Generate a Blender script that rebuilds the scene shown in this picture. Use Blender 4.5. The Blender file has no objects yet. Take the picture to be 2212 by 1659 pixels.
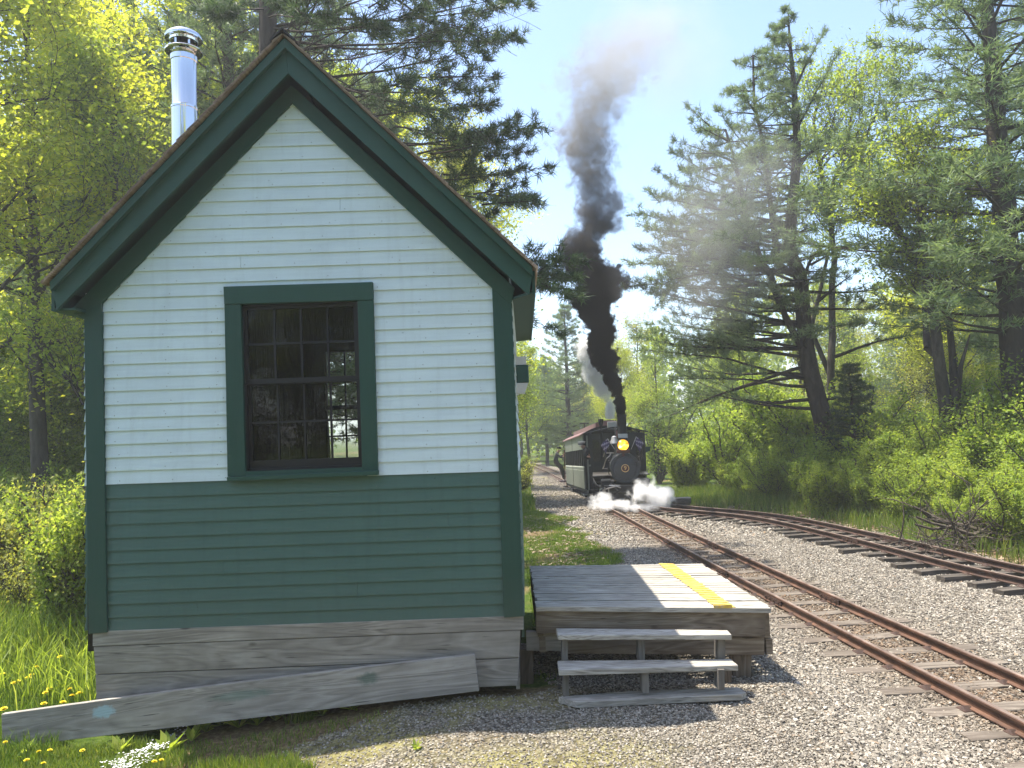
import bpy, math, random
import numpy as np
from mathutils import Vector, Matrix
C = bpy.context.scene
R = math.radians
# ---------------------------------------------------------------- camera
EYE = Vector((0, 0, 2.0)); PITCH = R(3.5); ROLL = R(2.1); F = 1659.0
cam_d = bpy.data.cameras.new('camera'); cam = bpy.data.objects.new('camera', cam_d)
C.collection.objects.link(cam); C.camera = cam
cam_d.sensor_width = 36; cam_d.lens = 27.0; cam_d.clip_end = 2000; cam_d.clip_start = .05
CF_ = Vector((0, math.cos(PITCH), math.sin(PITCH))); u0 = Vector((0, -math.sin(PITCH), math.cos(PITCH))); r0 = Vector((1, 0, 0))
CR_ = r0*math.cos(ROLL) - u0*math.sin(ROLL); CU_ = u0*math.cos(ROLL) + r0*math.sin(ROLL)
cam.matrix_world = Matrix(((CR_.x, CU_.x, -CF_.x, EYE.x), (CR_.y, CU_.y, -CF_.y, EYE.y), (CR_.z, CU_.z, -CF_.z, EYE.z), (0, 0, 0, 1)))
# ---------------------------------------------------------------- sun and sky
SUN = Vector((-.34, .10, 1.0)).normalized()
sd = bpy.data.lights.new('sun', 'SUN'); sd.energy = 5.0; sd.angle = R(.53); sd.color = (1, .93, .82)
so = bpy.data.objects.new('sun', sd); C.collection.objects.link(so); so.rotation_euler = SUN.to_track_quat('Z', 'Y').to_euler()
W = bpy.data.worlds.new('World'); C.world = W; W.use_nodes = True
wn = W.node_tree; bg = wn.nodes['Background']; sky = wn.nodes.new('ShaderNodeTexSky'); sky.sky_type = 'NISHITA'
sky.sun_disc = False; sky.sun_elevation = math.asin(SUN.z); sky.sun_rotation = math.atan2(SUN.x, SUN.y)
sky.air_density = 1.0; sky.dust_density = 1.4; sky.ozone_density = 2.6
wn.links.new(sky.outputs[0], bg.inputs[0]); bg.inputs[1].default_value = .15
C.view_settings.view_transform = 'Standard'; C.view_settings.look = 'None'; C.view_settings.gamma = 1; C.view_settings.exposure = EXPO = 1.27
C.render.engine = 'CYCLES'
C.cycles.use_denoising = True
C.cycles.max_bounces = 10; C.cycles.transparent_max_bounces = 12; C.cycles.transmission_bounces = 6; C.cycles.volume_bounces = 4
C.cycles.diffuse_bounces = 7; C.cycles.glossy_bounces = 3
C.cycles.volume_max_steps = 128

# ---------------------------------------------------------------- unprojection helpers (points of the place from the sketch)
def ray(x, y):
    return CR_*((x-1106)/F) - CU_*((y-829.5)/F) + CF_
def PD(x, y, d):
    v = ray(x, y); return EYE + v*(d/v.y)
def PZ(x, y, z):
    v = ray(x, y); return EYE + v*((z-EYE.z)/v.z)
def sm(a, b, t):
    t = np.clip((np.asarray(t, float)-a)/(b-a), 0, 1); return t*t*(3-2*t)
_noise_rng = np.random.default_rng(5); _lat = _noise_rng.random((64, 64))
def vnoise(x, y):
    x = np.asarray(x, float); y = np.asarray(y, float); xi = np.floor(x).astype(int); yi = np.floor(y).astype(int)
    fx = x-xi; fy = y-yi; fx = fx*fx*(3-2*fx); fy = fy*fy*(3-2*fy)
    a = _lat[xi % 64, yi % 64]; b = _lat[(xi+1) % 64, yi % 64]; c = _lat[xi % 64, (yi+1) % 64]; d = _lat[(xi+1) % 64, (yi+1) % 64]
    return (a*(1-fx)+b*fx)*(1-fy)+(c*(1-fx)+d*fx)*fy
def fbm(x, y):
    return vnoise(x, y)*.55+vnoise(x*2.1+7, y*2.1+3)*.28+vnoise(x*4.3+1, y*4.3+9)*.17

# ---------------------------------------------------------------- object helpers
def tag(o, label=None, cat=None, group=None, kind=None):
    if label: o['label'] = label
    if cat: o['category'] = cat
    if group: o['group'] = group
    if kind: o['kind'] = kind
    return o
def empty(name, loc=(0, 0, 0), rz=0, label=None, cat=None, group=None):
    o = bpy.data.objects.new(name, None); C.collection.objects.link(o); o.location = loc; o.rotation_euler = (0, 0, rz)
    o.empty_display_size = .1
    return tag(o, label, cat, group)
def link(o, parent=None):
    C.collection.objects.link(o)
    if parent: o.parent = parent
    return o
def nmesh(name, V, Fc, mats, parent=None, smooth=False, mi=None, attrs=None):
    """V (n,3) array, Fc (m,k) array of equal-size faces"""
    V = np.asarray(V, np.float32); Fc = np.asarray(Fc, np.int32); m = bpy.data.meshes.new(name)
    k = Fc.shape[1]; m.vertices.add(len(V)); m.vertices.foreach_set('co', V.ravel())
    m.loops.add(Fc.size); m.loops.foreach_set('vertex_index', Fc.ravel())
    m.polygons.add(len(Fc)); m.polygons.foreach_set('loop_start', np.arange(0, Fc.size, k, dtype=np.int32))
    for mt in mats if isinstance(mats, (list, tuple)) else [mats]: m.materials.append(mt)
    if mi is not None: m.polygons.foreach_set('material_index', np.asarray(mi, np.int32))
    m.polygons.foreach_set('use_smooth', np.full(len(Fc), bool(smooth)))
    for an, av in (attrs or {}).items():
        at = m.attributes.new(an, 'FLOAT', 'POINT'); at.data.foreach_set('value', np.asarray(av, np.float32))
    m.update(calc_edges=True)
    return link(bpy.data.objects.new(name, m), parent)
def copy_tree(o, parent=None):
    c = o.copy(); C.collection.objects.link(c); c.parent = parent
    for ch in [x for x in o.children]: copy_tree(ch, c)
    return c
class MB:
    def __init__(s): s.v = []; s.f = []; s.m = []; s.cm = 0
    def add(s, vs, fs):
        b = len(s.v); s.v += [tuple(v) for v in vs]; s.f += [tuple(b+i for i in f) for f in fs]; s.m += [s.cm]*len(fs); return s
    def hexa(s, p):       # p: 4 bottom corners (ccw from above) then 4 top
        return s.add(p, [(3, 2, 1, 0), (4, 5, 6, 7), (0, 1, 5, 4), (1, 2, 6, 5), (2, 3, 7, 6), (3, 0, 4, 7)])
    def box(s, x0, x1, y0, y1, z0, z1):
        return s.hexa([(x0, y0, z0), (x1, y0, z0), (x1, y1, z0), (x0, y1, z0), (x0, y0, z1), (x1, y0, z1), (x1, y1, z1), (x0, y1, z1)])
    def bar(s, a, b, w, h, up=(0, 0, 1)):
        a = Vector(a); b = Vector(b); d = (b-a).normalized(); up = Vector(up)
        if abs(d.dot(up)) > .98: up = Vector((0, 1, 0))
        x = d.cross(up).normalized()*w/2; z = x.cross(d).normalized()*h/2
        return s.hexa([a-x-z, a+x-z, b+x-z, b-x-z, a-x+z, a+x+z, b+x+z, b-x+z])
    def prism(s, poly, fn, t0, t1):   # poly 2D list; fn(p,t) -> 3D
        n = len(poly); vs = [fn(p, t0) for p in poly]+[fn(p, t1) for p in poly]
        return s.add(vs, [tuple(range(n))[::-1], tuple(range(n, 2*n))]+[(i, (i+1) % n, n+(i+1) % n, n+i) for i in range(n)])
    def tube(s, pts, rad, n=8, cap=True):
        pts = [Vector(p) for p in pts]; rad = rad if hasattr(rad, '__len__') else [rad]*len(pts); vs = []
        ref = None
        for i, p in enumerate(pts):
            d = (pts[min(i+1, len(pts)-1)]-pts[max(i-1, 0)]).normalized()
            if ref is None: ref = Vector((0, 0, 1)) if abs(d.z) < .9 else Vector((1, 0, 0))
            x = d.cross(ref).normalized(); y = x.cross(d).normalized(); ref = y if False else ref
            if abs(d.dot(ref)) > .98: ref = Vector((1, 0, 0)) if abs(d.x) < .9 else Vector((0, 1, 0))
            for k in range(n):
                a = 2*math.pi*k/n; vs.append(p+(x*math.cos(a)+y*math.sin(a))*rad[i])
        fs = [(i*n+k, i*n+(k+1) % n, (i+1)*n+(k+1) % n, (i+1)*n+k) for i in range(len(pts)-1) for k in range(n)]
        if cap: fs += [tuple(range(n))[::-1], tuple(range((len(pts)-1)*n, len(pts)*n))]
        return s.add(vs, fs)
    def lathe(s, prof, n=32, o=(0, 0, 0), axis='z'):   # prof: (r, h)
        vs = []
        for r, h in prof:
            for k in range(n):
                a = 2*math.pi*k/n; c, q = r*math.cos(a), r*math.sin(a)
                vs.append({'z': (o[0]+c, o[1]+q, o[2]+h), 'y': (o[0]+c, o[1]+h, o[2]+q), 'x': (o[0]+h, o[1]+c, o[2]+q)}[axis])
        m = len(prof)
        return s.add(vs, [(i*n+k, i*n+(k+1) % n, (i+1)*n+(k+1) % n, (i+1)*n+k) for i in range(m-1) for k in range(n)] +
                     [tuple(range(n))[::-1], tuple(range((m-1)*n, m*n))])
    def build(s, name, mats, parent=None, smooth=False, bevel=0, seg=2, auto=None):
        m = bpy.data.meshes.new(name); m.from_pydata(s.v, [], s.f)
        for mt in (mats if isinstance(mats, (list, tuple)) else [mats]): m.materials.append(mt)
        for p, k in zip(m.polygons, s.m): p.material_index = k
        import bmesh
        bm = bmesh.new(); bm.from_mesh(m); bmesh.ops.recalc_face_normals(bm, faces=bm.faces)
        if smooth:
            for fc in bm.faces: fc.smooth = True
            for e in bm.edges:
                if len(e.link_faces) == 2 and e.calc_face_angle(0) > R(38): e.smooth = False
        bm.to_mesh(m); bm.free()
        o = link(bpy.data.objects.new(name, m), parent)
        if bevel:
            b = o.modifiers.new('bevel', 'BEVEL'); b.width = bevel; b.segments = seg; b.limit_method = 'ANGLE'; b.angle_limit = R(40)
        return o
_ones = ['', 'first', 'second', 'third', 'fourth', 'fifth', 'sixth', 'seventh', 'eighth', 'ninth', 'tenth', 'eleventh', 'twelfth', 'thirteenth', 'fourteenth', 'fifteenth', 'sixteenth', 'seventeenth', 'eighteenth', 'nineteenth']
_tens = ['', '', 'twenty', 'thirty', 'forty', 'fifty', 'sixty', 'seventy', 'eighty', 'ninety']
def nth(i):
    if i < 20: return _ones[i]
    if i >= 100: return 'hundred and ' + nth(i-100) if i > 100 else 'hundredth'
    return (_tens[i//10][:-1]+'ieth') if i % 10 == 0 else _tens[i//10]+'-'+_ones[i % 10]

# ---------------------------------------------------------------- materials
def srgb(r, g, b):
    f = lambda c: (c/255/12.92) if c/255 <= .04045 else ((c/255+.055)/1.055)**2.4
    return (f(r), f(g), f(b), 1)
def newmat(name):
    m = bpy.data.materials.new(name); m.use_nodes = True; nt = m.node_tree; return m, nt, nt.nodes, nt.links, nt.nodes['Principled BSDF']
def N(nd, t, **kw):
    n = nd.new(t)
    for k, v in kw.items():
        if k.startswith('i_'): n.inputs[k[2:].replace('_', ' ')].default_value = v
        else: setattr(n, k, v)
    return n
def mapping(nd, ln, scale, space='Object', loc=(0, 0, 0)):
    tc = N(nd, 'ShaderNodeTexCoord'); mp = N(nd, 'ShaderNodeMapping'); mp.inputs['Scale'].default_value = scale; mp.inputs['Location'].default_value = loc
    ln.new(tc.outputs[space], mp.inputs[0]); return mp.outputs[0]
def ramp(nd, ln, src, stops, interp='LINEAR'):
    r = N(nd, 'ShaderNodeValToRGB'); r.color_ramp.interpolation = interp
    while len(r.color_ramp.elements) < len(stops): r.color_ramp.elements.new(.5)
    for e, (p, c) in zip(r.color_ramp.elements, stops): e.position = p; e.color = c if len(c) == 4 else (*c, 1)
    ln.new(src, r.inputs[0]); return r.outputs[0]
def noise(nd, ln, vec, scale, detail=4, rough=.55, dist=0):
    n = N(nd, 'ShaderNodeTexNoise'); n.inputs['Scale'].default_value = scale; n.inputs['Detail'].default_value = detail
    n.inputs['Roughness'].default_value = rough; n.inputs['Distortion'].default_value = dist; ln.new(vec, n.inputs['Vector']); return n.outputs['Fac']
def mixc(nd, ln, fac, a, b, mode='MIX'):
    n = N(nd, 'ShaderNodeMix', data_type='RGBA', blend_type=mode)
    for sock, val in ((n.inputs['Factor'], fac), (n.inputs['A'], a), (n.inputs['B'], b)):
        sock = {'Factor': n.inputs[0], 'A': n.inputs[6], 'B': n.inputs[7]}[sock.name]
        if hasattr(val, 'is_output') or isinstance(val, bpy.types.NodeSocket): ln.new(val, sock)
        else: sock.default_value = val if not isinstance(val, tuple) or len(val) == 4 else (*val, 1)
    return n.outputs[2]
def mathn(nd, ln, op, a, b=None, c=None, clamp=False):
    n = N(nd, 'ShaderNodeMath', operation=op); n.use_clamp = clamp
    for i, v in enumerate((a, b, c)):
        if v is None: continue
        if isinstance(v, bpy.types.NodeSocket): ln.new(v, n.inputs[i])
        else: n.inputs[i].default_value = v
    return n.outputs[0]
def bump(nd, ln, b, h, strength=.3, dist=.01):
    n = N(nd, 'ShaderNodeBump'); n.inputs['Strength'].default_value = strength; n.inputs['Distance'].default_value = dist
    ln.new(h, n.inputs['Height']); ln.new(n.outputs[0], b.inputs['Normal'])
def plain(name, col, rough=.6, metal=0, var=.15, scale=6, bmp=.15, spec=.5):
    m, nt, nd, ln, b = newmat(name); v = mapping(nd, ln, (1, 1, 1)); n1 = noise(nd, ln, v, scale, 5, .6)
    d = tuple(c*(1-var) for c in col[:3]); l = tuple(min(1, c*(1+var)) for c in col[:3])
    ln.new(ramp(nd, ln, n1, [(.3, d), (.7, l)]), b.inputs['Base Color']); b.inputs['Roughness'].default_value = rough
    b.inputs['Metallic'].default_value = metal; b.inputs['Specular IOR Level'].default_value = spec
    if bmp: bump(nd, ln, b, noise(nd, ln, v, scale*8, 3), bmp, .004)
    return m
def paint(name, col, axis=0, rough=.55, chips=0):
    """painted board: brush streaks, faint dirt, fine bump"""
    m, nt, nd, ln, b = newmat(name); s = [26, 26, 26]; s[axis] = 1.2
    v = mapping(nd, ln, tuple(s)); v2 = mapping(nd, ln, (1, 1, 1)); st = noise(nd, ln, v, 1.6, 5, .6); bl = noise(nd, ln, v2, 1.7, 5, .65)
    c = mixc(nd, ln, .5, ramp(nd, ln, st, [(.25, tuple(x*.88 for x in col[:3])), (.75, tuple(min(1, x*1.08) for x in col[:3]))]),
             ramp(nd, ln, bl, [(.3, tuple(x*.86 for x in col[:3])), (.7, tuple(min(1, x*1.08) for x in col[:3]))]))
    sp = noise(nd, ln, v2, 38, 2, .5); c = mixc(nd, ln, ramp(nd, ln, sp, [(.74, (0, 0, 0)), (.80, (1, 1, 1))]), c, tuple(x*.55 for x in col[:3]))
    # rain streaks and splashed dirt low on the wall
    stk = noise(nd, ln, mapping(nd, ln, (9, 9, .7)), 1.6, 4, .65); c = mixc(nd, ln, ramp(nd, ln, stk, [(.52, (0, 0, 0)), (.78, (.30, .30, .30))]), c, tuple(x*.62 for x in col[:3]))
    sz = N(nd, 'ShaderNodeSeparateXYZ'); ln.new(v2, sz.inputs[0]); low = mathn(nd, ln, 'MULTIPLY', mathn(nd, ln, 'SUBTRACT', .95, sz.outputs['Z'], clamp=True), mathn(nd, ln, 'MULTIPLY', noise(nd, ln, v2, 7, 4, .7), 1.1), clamp=True)
    c = mixc(nd, ln, low, c, (.10, .105, .08, 1))
    ln.new(c, b.inputs['Base Color']); b.inputs['Roughness'].default_value = rough; b.inputs['Specular IOR Level'].default_value = .35
    bump(nd, ln, b, st, .35, .004); return m
def wood(name, cols, axis=0, scale=1.0, rough=.85, knots=True, ring=1.0):
    """weathered timber: stretched grain, flowing rings, knots"""
    m, nt, nd, ln, b = newmat(name); s = [22*scale]*3; s[axis] = 1.1*scale
    s2 = [5*scale]*3; s2[axis] = .55*scale
    oi = N(nd, 'ShaderNodeObjectInfo'); tc = N(nd, 'ShaderNodeTexCoord'); ad = N(nd, 'ShaderNodeVectorMath', operation='ADD')
    ln.new(tc.outputs['Object'], ad.inputs[0]); sc = N(nd, 'ShaderNodeVectorMath', operation='SCALE'); sc.inputs[0].default_value = (7, 5, 3)
    ln.new(oi.outputs['Random'], sc.inputs['Scale']); ln.new(sc.outputs[0], ad.inputs[1])
    def mp(sv):
        q = N(nd, 'ShaderNodeMapping'); q.inputs['Scale'].default_value = tuple(sv); ln.new(ad.outputs[0], q.inputs[0]); return q.outputs[0]
    g = noise(nd, ln, mp(s), 1.4, 6, .65, .3); big = noise(nd, ln, mp(s2), 1, 3, .5, .8)
    rg = mathn(nd, ln, 'FRACT', mathn(nd, ln, 'MULTIPLY', big, 11*ring)); rg = mathn(nd, ln, 'ABSOLUTE', mathn(nd, ln, 'SUBTRACT', rg, .5))
    f = mathn(nd, ln, 'ADD', mathn(nd, ln, 'MULTIPLY', g, .62), mathn(nd, ln, 'MULTIPLY', rg, .55), clamp=True)
    k = [cols[0], cols[1], cols[2]]
    c = ramp(nd, ln, f, [(.2, k[0]), (.45, k[1]), (.75, k[2])])
    pt = noise(nd, ln, mp([1.5]*3), 1.4, 4, .6); c = mixc(nd, ln, ramp(nd, ln, pt, [(.35, (0, 0, 0)), (.7, (.75, .75, .75))]), c, tuple(x*.62 for x in cols[1][:3]))
    if knots:
        sk = [3.2]*3; sk[axis] = 1.5
        vo = N(nd, 'ShaderNodeTexVoronoi'); vo.inputs['Scale'].default_value = 1.0; ln.new(mp(sk), vo.inputs['Vector'])
        c = mixc(nd, ln, ramp(nd, ln, vo.outputs['Distance'], [(.05, (.85, .85, .85)), (.085, (0, 0, 0))]), c, tuple(x*.3 for x in cols[0][:3]))
        cr_ = noise(nd, ln, mp([a*1.6 for a in s]), 2.0, 2, .5); c = mixc(nd, ln, ramp(nd, ln, cr_, [(.26, (.8, .8, .8)), (.33, (0, 0, 0))]), c, tuple(x*.25 for x in cols[0][:3]))
    ln.new(c, b.inputs['Base Color']); b.inputs['Roughness'].default_value = rough; b.inputs['Specular IOR Level'].default_value = .2
    bump(nd, ln, b, f, .6, .006); return m
def leafmat(name, cols, trans=.45, tcol=None, rough=.55):
    """leaf: per-leaf tint from attribute v, translucent"""
    m, nt, nd, ln, b = newmat(name); at = N(nd, 'ShaderNodeAttribute', attribute_name='v'); oi = N(nd, 'ShaderNodeObjectInfo')
    f = mathn(nd, ln, 'ADD', mathn(nd, ln, 'MULTIPLY', at.outputs['Fac'], .85), mathn(nd, ln, 'MULTIPLY', oi.outputs['Random'], .15))
    n_ = len(cols); c = ramp(nd, ln, f, [(i/(n_-1), cols[i]) for i in range(n_)])
    ln.new(c, b.inputs['Base Color']); b.inputs['Roughness'].default_value = rough; b.inputs['Specular IOR Level'].default_value = .3
    tr = N(nd, 'ShaderNodeBsdfTranslucent'); t2 = mixc(nd, ln, 1.0, c, tcol or (1.6, 1.5, .6, 1), 'MULTIPLY'); ln.new(t2, tr.inputs[0])
    mx = N(nd, 'ShaderNodeMixShader'); mx.inputs[0].default_value = trans; ln.new(b.outputs[0], mx.inputs[1]); ln.new(tr.outputs[0], mx.inputs[2])
    ln.new(mx.outputs[0], nd['Material Output'].inputs[0]); return m
def bark(name, a, b_, sc=9):
    m, nt, nd, ln, b = newmat(name); v = mapping(nd, ln, (1, 1, .25)); n1 = noise(nd, ln, v, sc, 6, .7, .4)
    ln.new(ramp(nd, ln, n1, [(.3, a), (.7, b_)]), b.inputs['Base Color']); b.inputs['Roughness'].default_value = .95; b.inputs['Specular IOR Level'].default_value = .1
    bump(nd, ln, b, n1, .9, .03); return m
M = {}
M['white'] = paint('pale_paint', (.60, .70, .72, 1), 0)
M['trim'] = paint('green_trim', (.017, .062, .046, 1), 2)
M['trimh'] = paint('green_trim_flat', (.020, .068, .050, 1), 0)
M['lowgreen'] = paint('green_clapboard', (.066, .128, .106, 1), 0)
M['boxgreen'] = plain('box_green', (.017, .062, .046, 1), .5, bmp=0)
M['greywood'] = wood('grey_wood', [(.17, .15, .128), (.32, .29, .25), (.46, .425, .375)], 0)
M['deckwood'] = wood('deck_wood', [(.16, .145, .12), (.39, .36, .31), (.58, .55, .49)], 0, 1.6, knots=True)
M['brownwood'] = wood('brown_wood', [(.09, .065, .045), (.21, .165, .12), (.35, .30, .235)], 0)
M['postwood'] = wood('post_wood', [(.05, .036, .025), (.15, .115, .085), (.26, .22, .18)], 2)
M['postgrey'] = wood('post_grey', [(.08, .07, .06), (.17, .155, .135), (.27, .25, .22)], 2, knots=False)
M['shingle'] = wood('shingle_wood', [(.16, .11, .07), (.32, .24, .17), (.48, .39, .30)], 1, 1, knots=False)
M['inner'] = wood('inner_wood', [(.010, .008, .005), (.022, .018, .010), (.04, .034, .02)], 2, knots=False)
M['blacksash'] = plain('black_sash', (.008, .007, .010, 1), .45, bmp=.1)
M['yellow'] = plain('yellow_paint', (.62, .41, .06, 1), .8, var=.25, scale=22)
nt = M['yellow'].node_tree; nd, ln = nt.nodes, nt.links; b = nd['Principled BSDF']; src = b.inputs['Base Color'].links[0].from_socket
ln.new(mixc(nd, ln, ramp(nd, ln, noise(nd, ln, mapping(nd, ln, (3, 40, 1)), 3.0, 5, .7), [(.52, (0, 0, 0)), (.66, (.75, .75, .75))]), src, (.36, .34, .29, 1)), b.inputs['Base Color'])
M['aqua'] = plain('aqua_paint', (.45, .66, .70, 1), .6, var=.1)
m, nt, nd, ln, b = newmat('stainless'); b.inputs['Metallic'].default_value = 1; b.inputs['Base Color'].default_value = (.72, .72, .73, 1); b.inputs['Roughness'].default_value = .09
bump(nd, ln, b, noise(nd, ln, mapping(nd, ln, (16, 16, .5)), 1.0, 2), .7, .012); M['steel'] = m
m, nt, nd, ln, b = newmat('window_glass')
gl = N(nd, 'ShaderNodeBsdfGlossy'); gl.inputs['Roughness'].default_value = .02; tr = N(nd, 'ShaderNodeBsdfTransparent'); tr.inputs[0].default_value = (.86, .88, .84, 1)
fr = N(nd, 'ShaderNodeFresnel'); fr.inputs[0].default_value = 1.6; mx = N(nd, 'ShaderNodeMixShader')
bp = N(nd, 'ShaderNodeBump'); bp.inputs['Strength'].default_value = .2; bp.inputs['Distance'].default_value = .008
ln.new(noise(nd, ln, mapping(nd, ln, (1, 1, 1)), 9, 2), bp.inputs['Height']); ln.new(bp.outputs[0], gl.inputs['Normal'])
ln.new(mathn(nd, ln, 'MULTIPLY', fr.outputs[0], .8), mx.inputs[0]); ln.new(tr.outputs[0], mx.inputs[1]); ln.new(gl.outputs[0], mx.inputs[2]); ln.new(mx.outputs[0], nd['Material Output'].inputs[0]); M['glass'] = m
M['loco'] = plain('loco_black', (.006, .0065, .007, 1), .42, bmp=.1, spec=.5, scale=3)
M['locodark'] = plain('loco_sooty', (.003, .003, .0035, 1), .8, bmp=.2)
M['cabpaint'] = plain('cab_dark_green', (.005, .009, .0095, 1), .4, scale=3, bmp=0)
M['boxgrey'] = plain('smokebox_grey', (.042, .043, .047, 1), .5, .2, scale=4)
M['silver'] = plain('silver_band', (.42, .42, .42, 1), .45, .6)
M['brass'] = plain('brass', (.75, .50, .22, 1), .3, .9, bmp=0)
M['copper'] = plain('pipe_metal', (.25, .23, .21, 1), .35, .8, bmp=0)
M['carpanel'] = plain('coach_panel', (.125, .135, .11, 1), .5, scale=2)
M['carline'] = plain('coach_lining', (.55, .57, .50, 1), .5)
M['cardark'] = plain('coach_dark', (.006, .0065, .006, 1), .6)
M['maroon'] = plain('coach_maroon', (.075, .018, .014, 1), .5)
M['redroof'] = plain('red_canvas_roof', (.17, .095, .09, 1), .8, scale=3)
M['greypost'] = plain('grey_iron', (.20, .21, .18, 1), .5)
M['skin'] = plain('skin', (.46, .27, .19, 1), .55, bmp=0); M['denim'] = plain('work_jacket', (.028, .03, .036, 1), .9); M['trouser'] = plain('brown_trousers', (.035, .024, .018, 1), .9)
M['cloth'] = plain('dark_coat', (.02, .022, .028, 1), .9); M['capwhite'] = plain('pale_cap', (.55, .52, .47, 1), .9); M['black'] = plain('black_cloth', (.008, .008, .009, 1), .9)
M['flagred'] = plain('flag_stripes', (.045, .035, .08, 1), .9); M['flagwhite'] = plain('flag_white', (.26, .23, .3, 1), .9)
def rust(name, a, b_, c):
    m, nt, nd, ln, b = newmat(name); v = mapping(nd, ln, (1, .35, 1)); n1 = noise(nd, ln, v, 14, 6, .7)
    ln.new(ramp(nd, ln, n1, [(.3, a), (.5, b_), (.72, c)]), b.inputs['Base Color']); b.inputs['Roughness'].default_value = .62; b.inputs['Metallic'].default_value = .15
    bump(nd, ln, b, noise(nd, ln, v, 60, 3), .4, .003); return m
M['rust'] = rust('rail_rust', (.038, .019, .011), (.085, .042, .025), (.16, .08, .047))
M['railtop'] = rust('rail_head', (.09, .06, .045), (.17, .125, .10), (.28, .22, .18))
M['rustdark'] = rust('rail_rust_dark', (.022, .012, .009), (.05, .026, .018), (.09, .045, .03))
M['tie'] = wood('tie_wood', [(.06, .048, .038), (.15, .125, .10), (.29, .255, .21)], 0, 1.0, knots=False)
M['tiedark'] = wood('dark_tie_wood', [(.03, .025, .021), (.085, .073, .06), (.18, .155, .13)], 0, 1.0, knots=False)
m, nt, nd, ln, b = newmat('stone'); at = N(nd, 'ShaderNodeAttribute', attribute_name='v'); ln.new(ramp(nd, ln, at.outputs['Fac'], [(0, (.055, .048, .04)), (.25, (.14, .122, .098)), (.6, (.265, .237, .19)), (.85, (.41, .375, .32)), (1, (.25, .17, .10))]), b.inputs['Base Color']); _src = b.inputs['Base Color'].links[0].from_socket; _a = N(nd, 'ShaderNodeAttribute', attribute_name='rusty'); ln.new(mixc(nd, ln, _a.outputs['Fac'], _src, mixc(nd, ln, 1.0, _src, (.62, .50, .40, 1), 'MULTIPLY')), b.inputs['Base Color'])
b.inputs['Roughness'].default_value = .9; M['stone'] = m
M['leafY'] = leafmat('young_leaf', [(.20, .265, .035), (.35, .415, .045), (.49, .52, .06), (.60, .59, .12)], .60, (1.35, 1.3, .7, 1))
M['leafG'] = leafmat('green_leaf', [(.115, .18, .035), (.215, .295, .05), (.325, .40, .07), (.43, .47, .12)], .58, (1.4, 1.35, .7, 1))
M['leafS'] = leafmat('shrub_leaf', [(.12, .195, .035), (.215, .31, .05), (.31, .40, .07), (.42, .475, .12)], .55, (1.4, 1.35, .7, 1))
M['leafD'] = leafmat('olive_leaf', [(.11, .15, .03), (.22, .26, .06), (.35, .37, .11), (.46, .44, .18)], .5)
M['needle'] = leafmat('pine_needle', [(.022, .045, .018), (.042, .078, .030), (.07, .115, .042), (.11, .155, .06)], .3, (1.4, 1.4, .9, 1))
M['needleL'] = leafmat('pine_needle_light', [(.065, .11, .06), (.11, .165, .08), (.165, .225, .105), (.22, .28, .14)], .45, (1.4, 1.4, .9, 1))
M['grass'] = leafmat('grass_blade', [(.05, .10, .02), (.095, .165, .028), (.165, .235, .045), (.33, .33, .12)], .45)
M['barkP'] = bark('pine_bark', (.022, .018, .015), (.075, .062, .052)); M['barkD'] = bark('leafy_bark', (.03, .026, .022), (.10, .09, .078)); M['twig'] = bark('twig_bark', (.05, .04, .032), (.13, .11, .09), 20)
M['petalY'] = plain('yellow_petal', (.75, .62, .02, 1), .7, bmp=0); M['petalW'] = plain('white_petal', (.8, .8, .8, 1), .7, bmp=0)
# ================================================================ tracks' course
def mid(l, r): return [((PZ(a[0], a[1], z).x+PZ(b[0], b[1], z).x)/2, (PZ(a[0], a[1], z).y+PZ(b[0], b[1], z).y)/2) for a, b, z in [(l[i], r[i], l[i][2]) for i in range(len(l))]]
_mm = mid([(2212, 1559, -.08), (1635, 1266, -.08), (1331, 1104, -.08)], [(2212, 1454, -.08), (1743, 1257, -.08), (1389, 1105, -.08)])
def at_y(p, y):
    v = ray(*p); return v
_L = [PZ(2212, 1559, -.08), PZ(1635, 1266, -.08), PZ(1331, 1104, -.08)]
MK = [(_L[0].y-4, _L[0].x+.33+.33), (_L[0].y, _L[0].x+.335), (_L[1].y, _L[1].x+.33), (_L[2].y, _L[2].x+.33), (_L[2].y+.9, _L[2].x+.33+.9*(_L[2].x-_L[1].x)/(_L[2].y-_L[1].y)), (22.6, 3.04), (26, 3.26), (30, 3.36), (35, 3.2), (45, 2.75), (55, 2.0), (70, .2), (90, -3.5), (130, -14)]
def cubic(kn):
    xs = np.array([k[0] for k in kn]); ys = np.array([k[1] for k in kn]); m = np.gradient(ys, xs)
    def f(t):
        t = np.asarray(t, float); i = np.clip(np.searchsorted(xs, t)-1, 0, len(xs)-2); h = xs[i+1]-xs[i]; u = (t-xs[i])/h
        u = np.clip(u, -1, 2)
        r = (2*u**3-3*u**2+1)*ys[i]+(u**3-2*u**2+u)*h*m[i]+(-2*u**3+3*u**2)*ys[i+1]+(u**3-u**2)*h*m[i+1]
        return np.where(t < xs[0], ys[0]+m[0]*(t-xs[0]), r)
    return f
Xm = cubic(MK)
zrail = lambda y: np.interp(y, [0, 19.5, 22, 36, 45, 58, 200], [-.08, -.08, -.15, -.72, -.74, -.68, -.6])
SP = [(2212, 1249.6, 2212, 1223.6), (2047, 1213.6, 2083, 1193.6), (1823, 1157.6, 1911, 1157.6), (1627, 1115.6, 1667, 1113.6), (1447, 1097.6, 1463, 1092.7)]
_sl = [PZ(a, b, -.05) for a, b, _, _ in SP]
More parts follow.
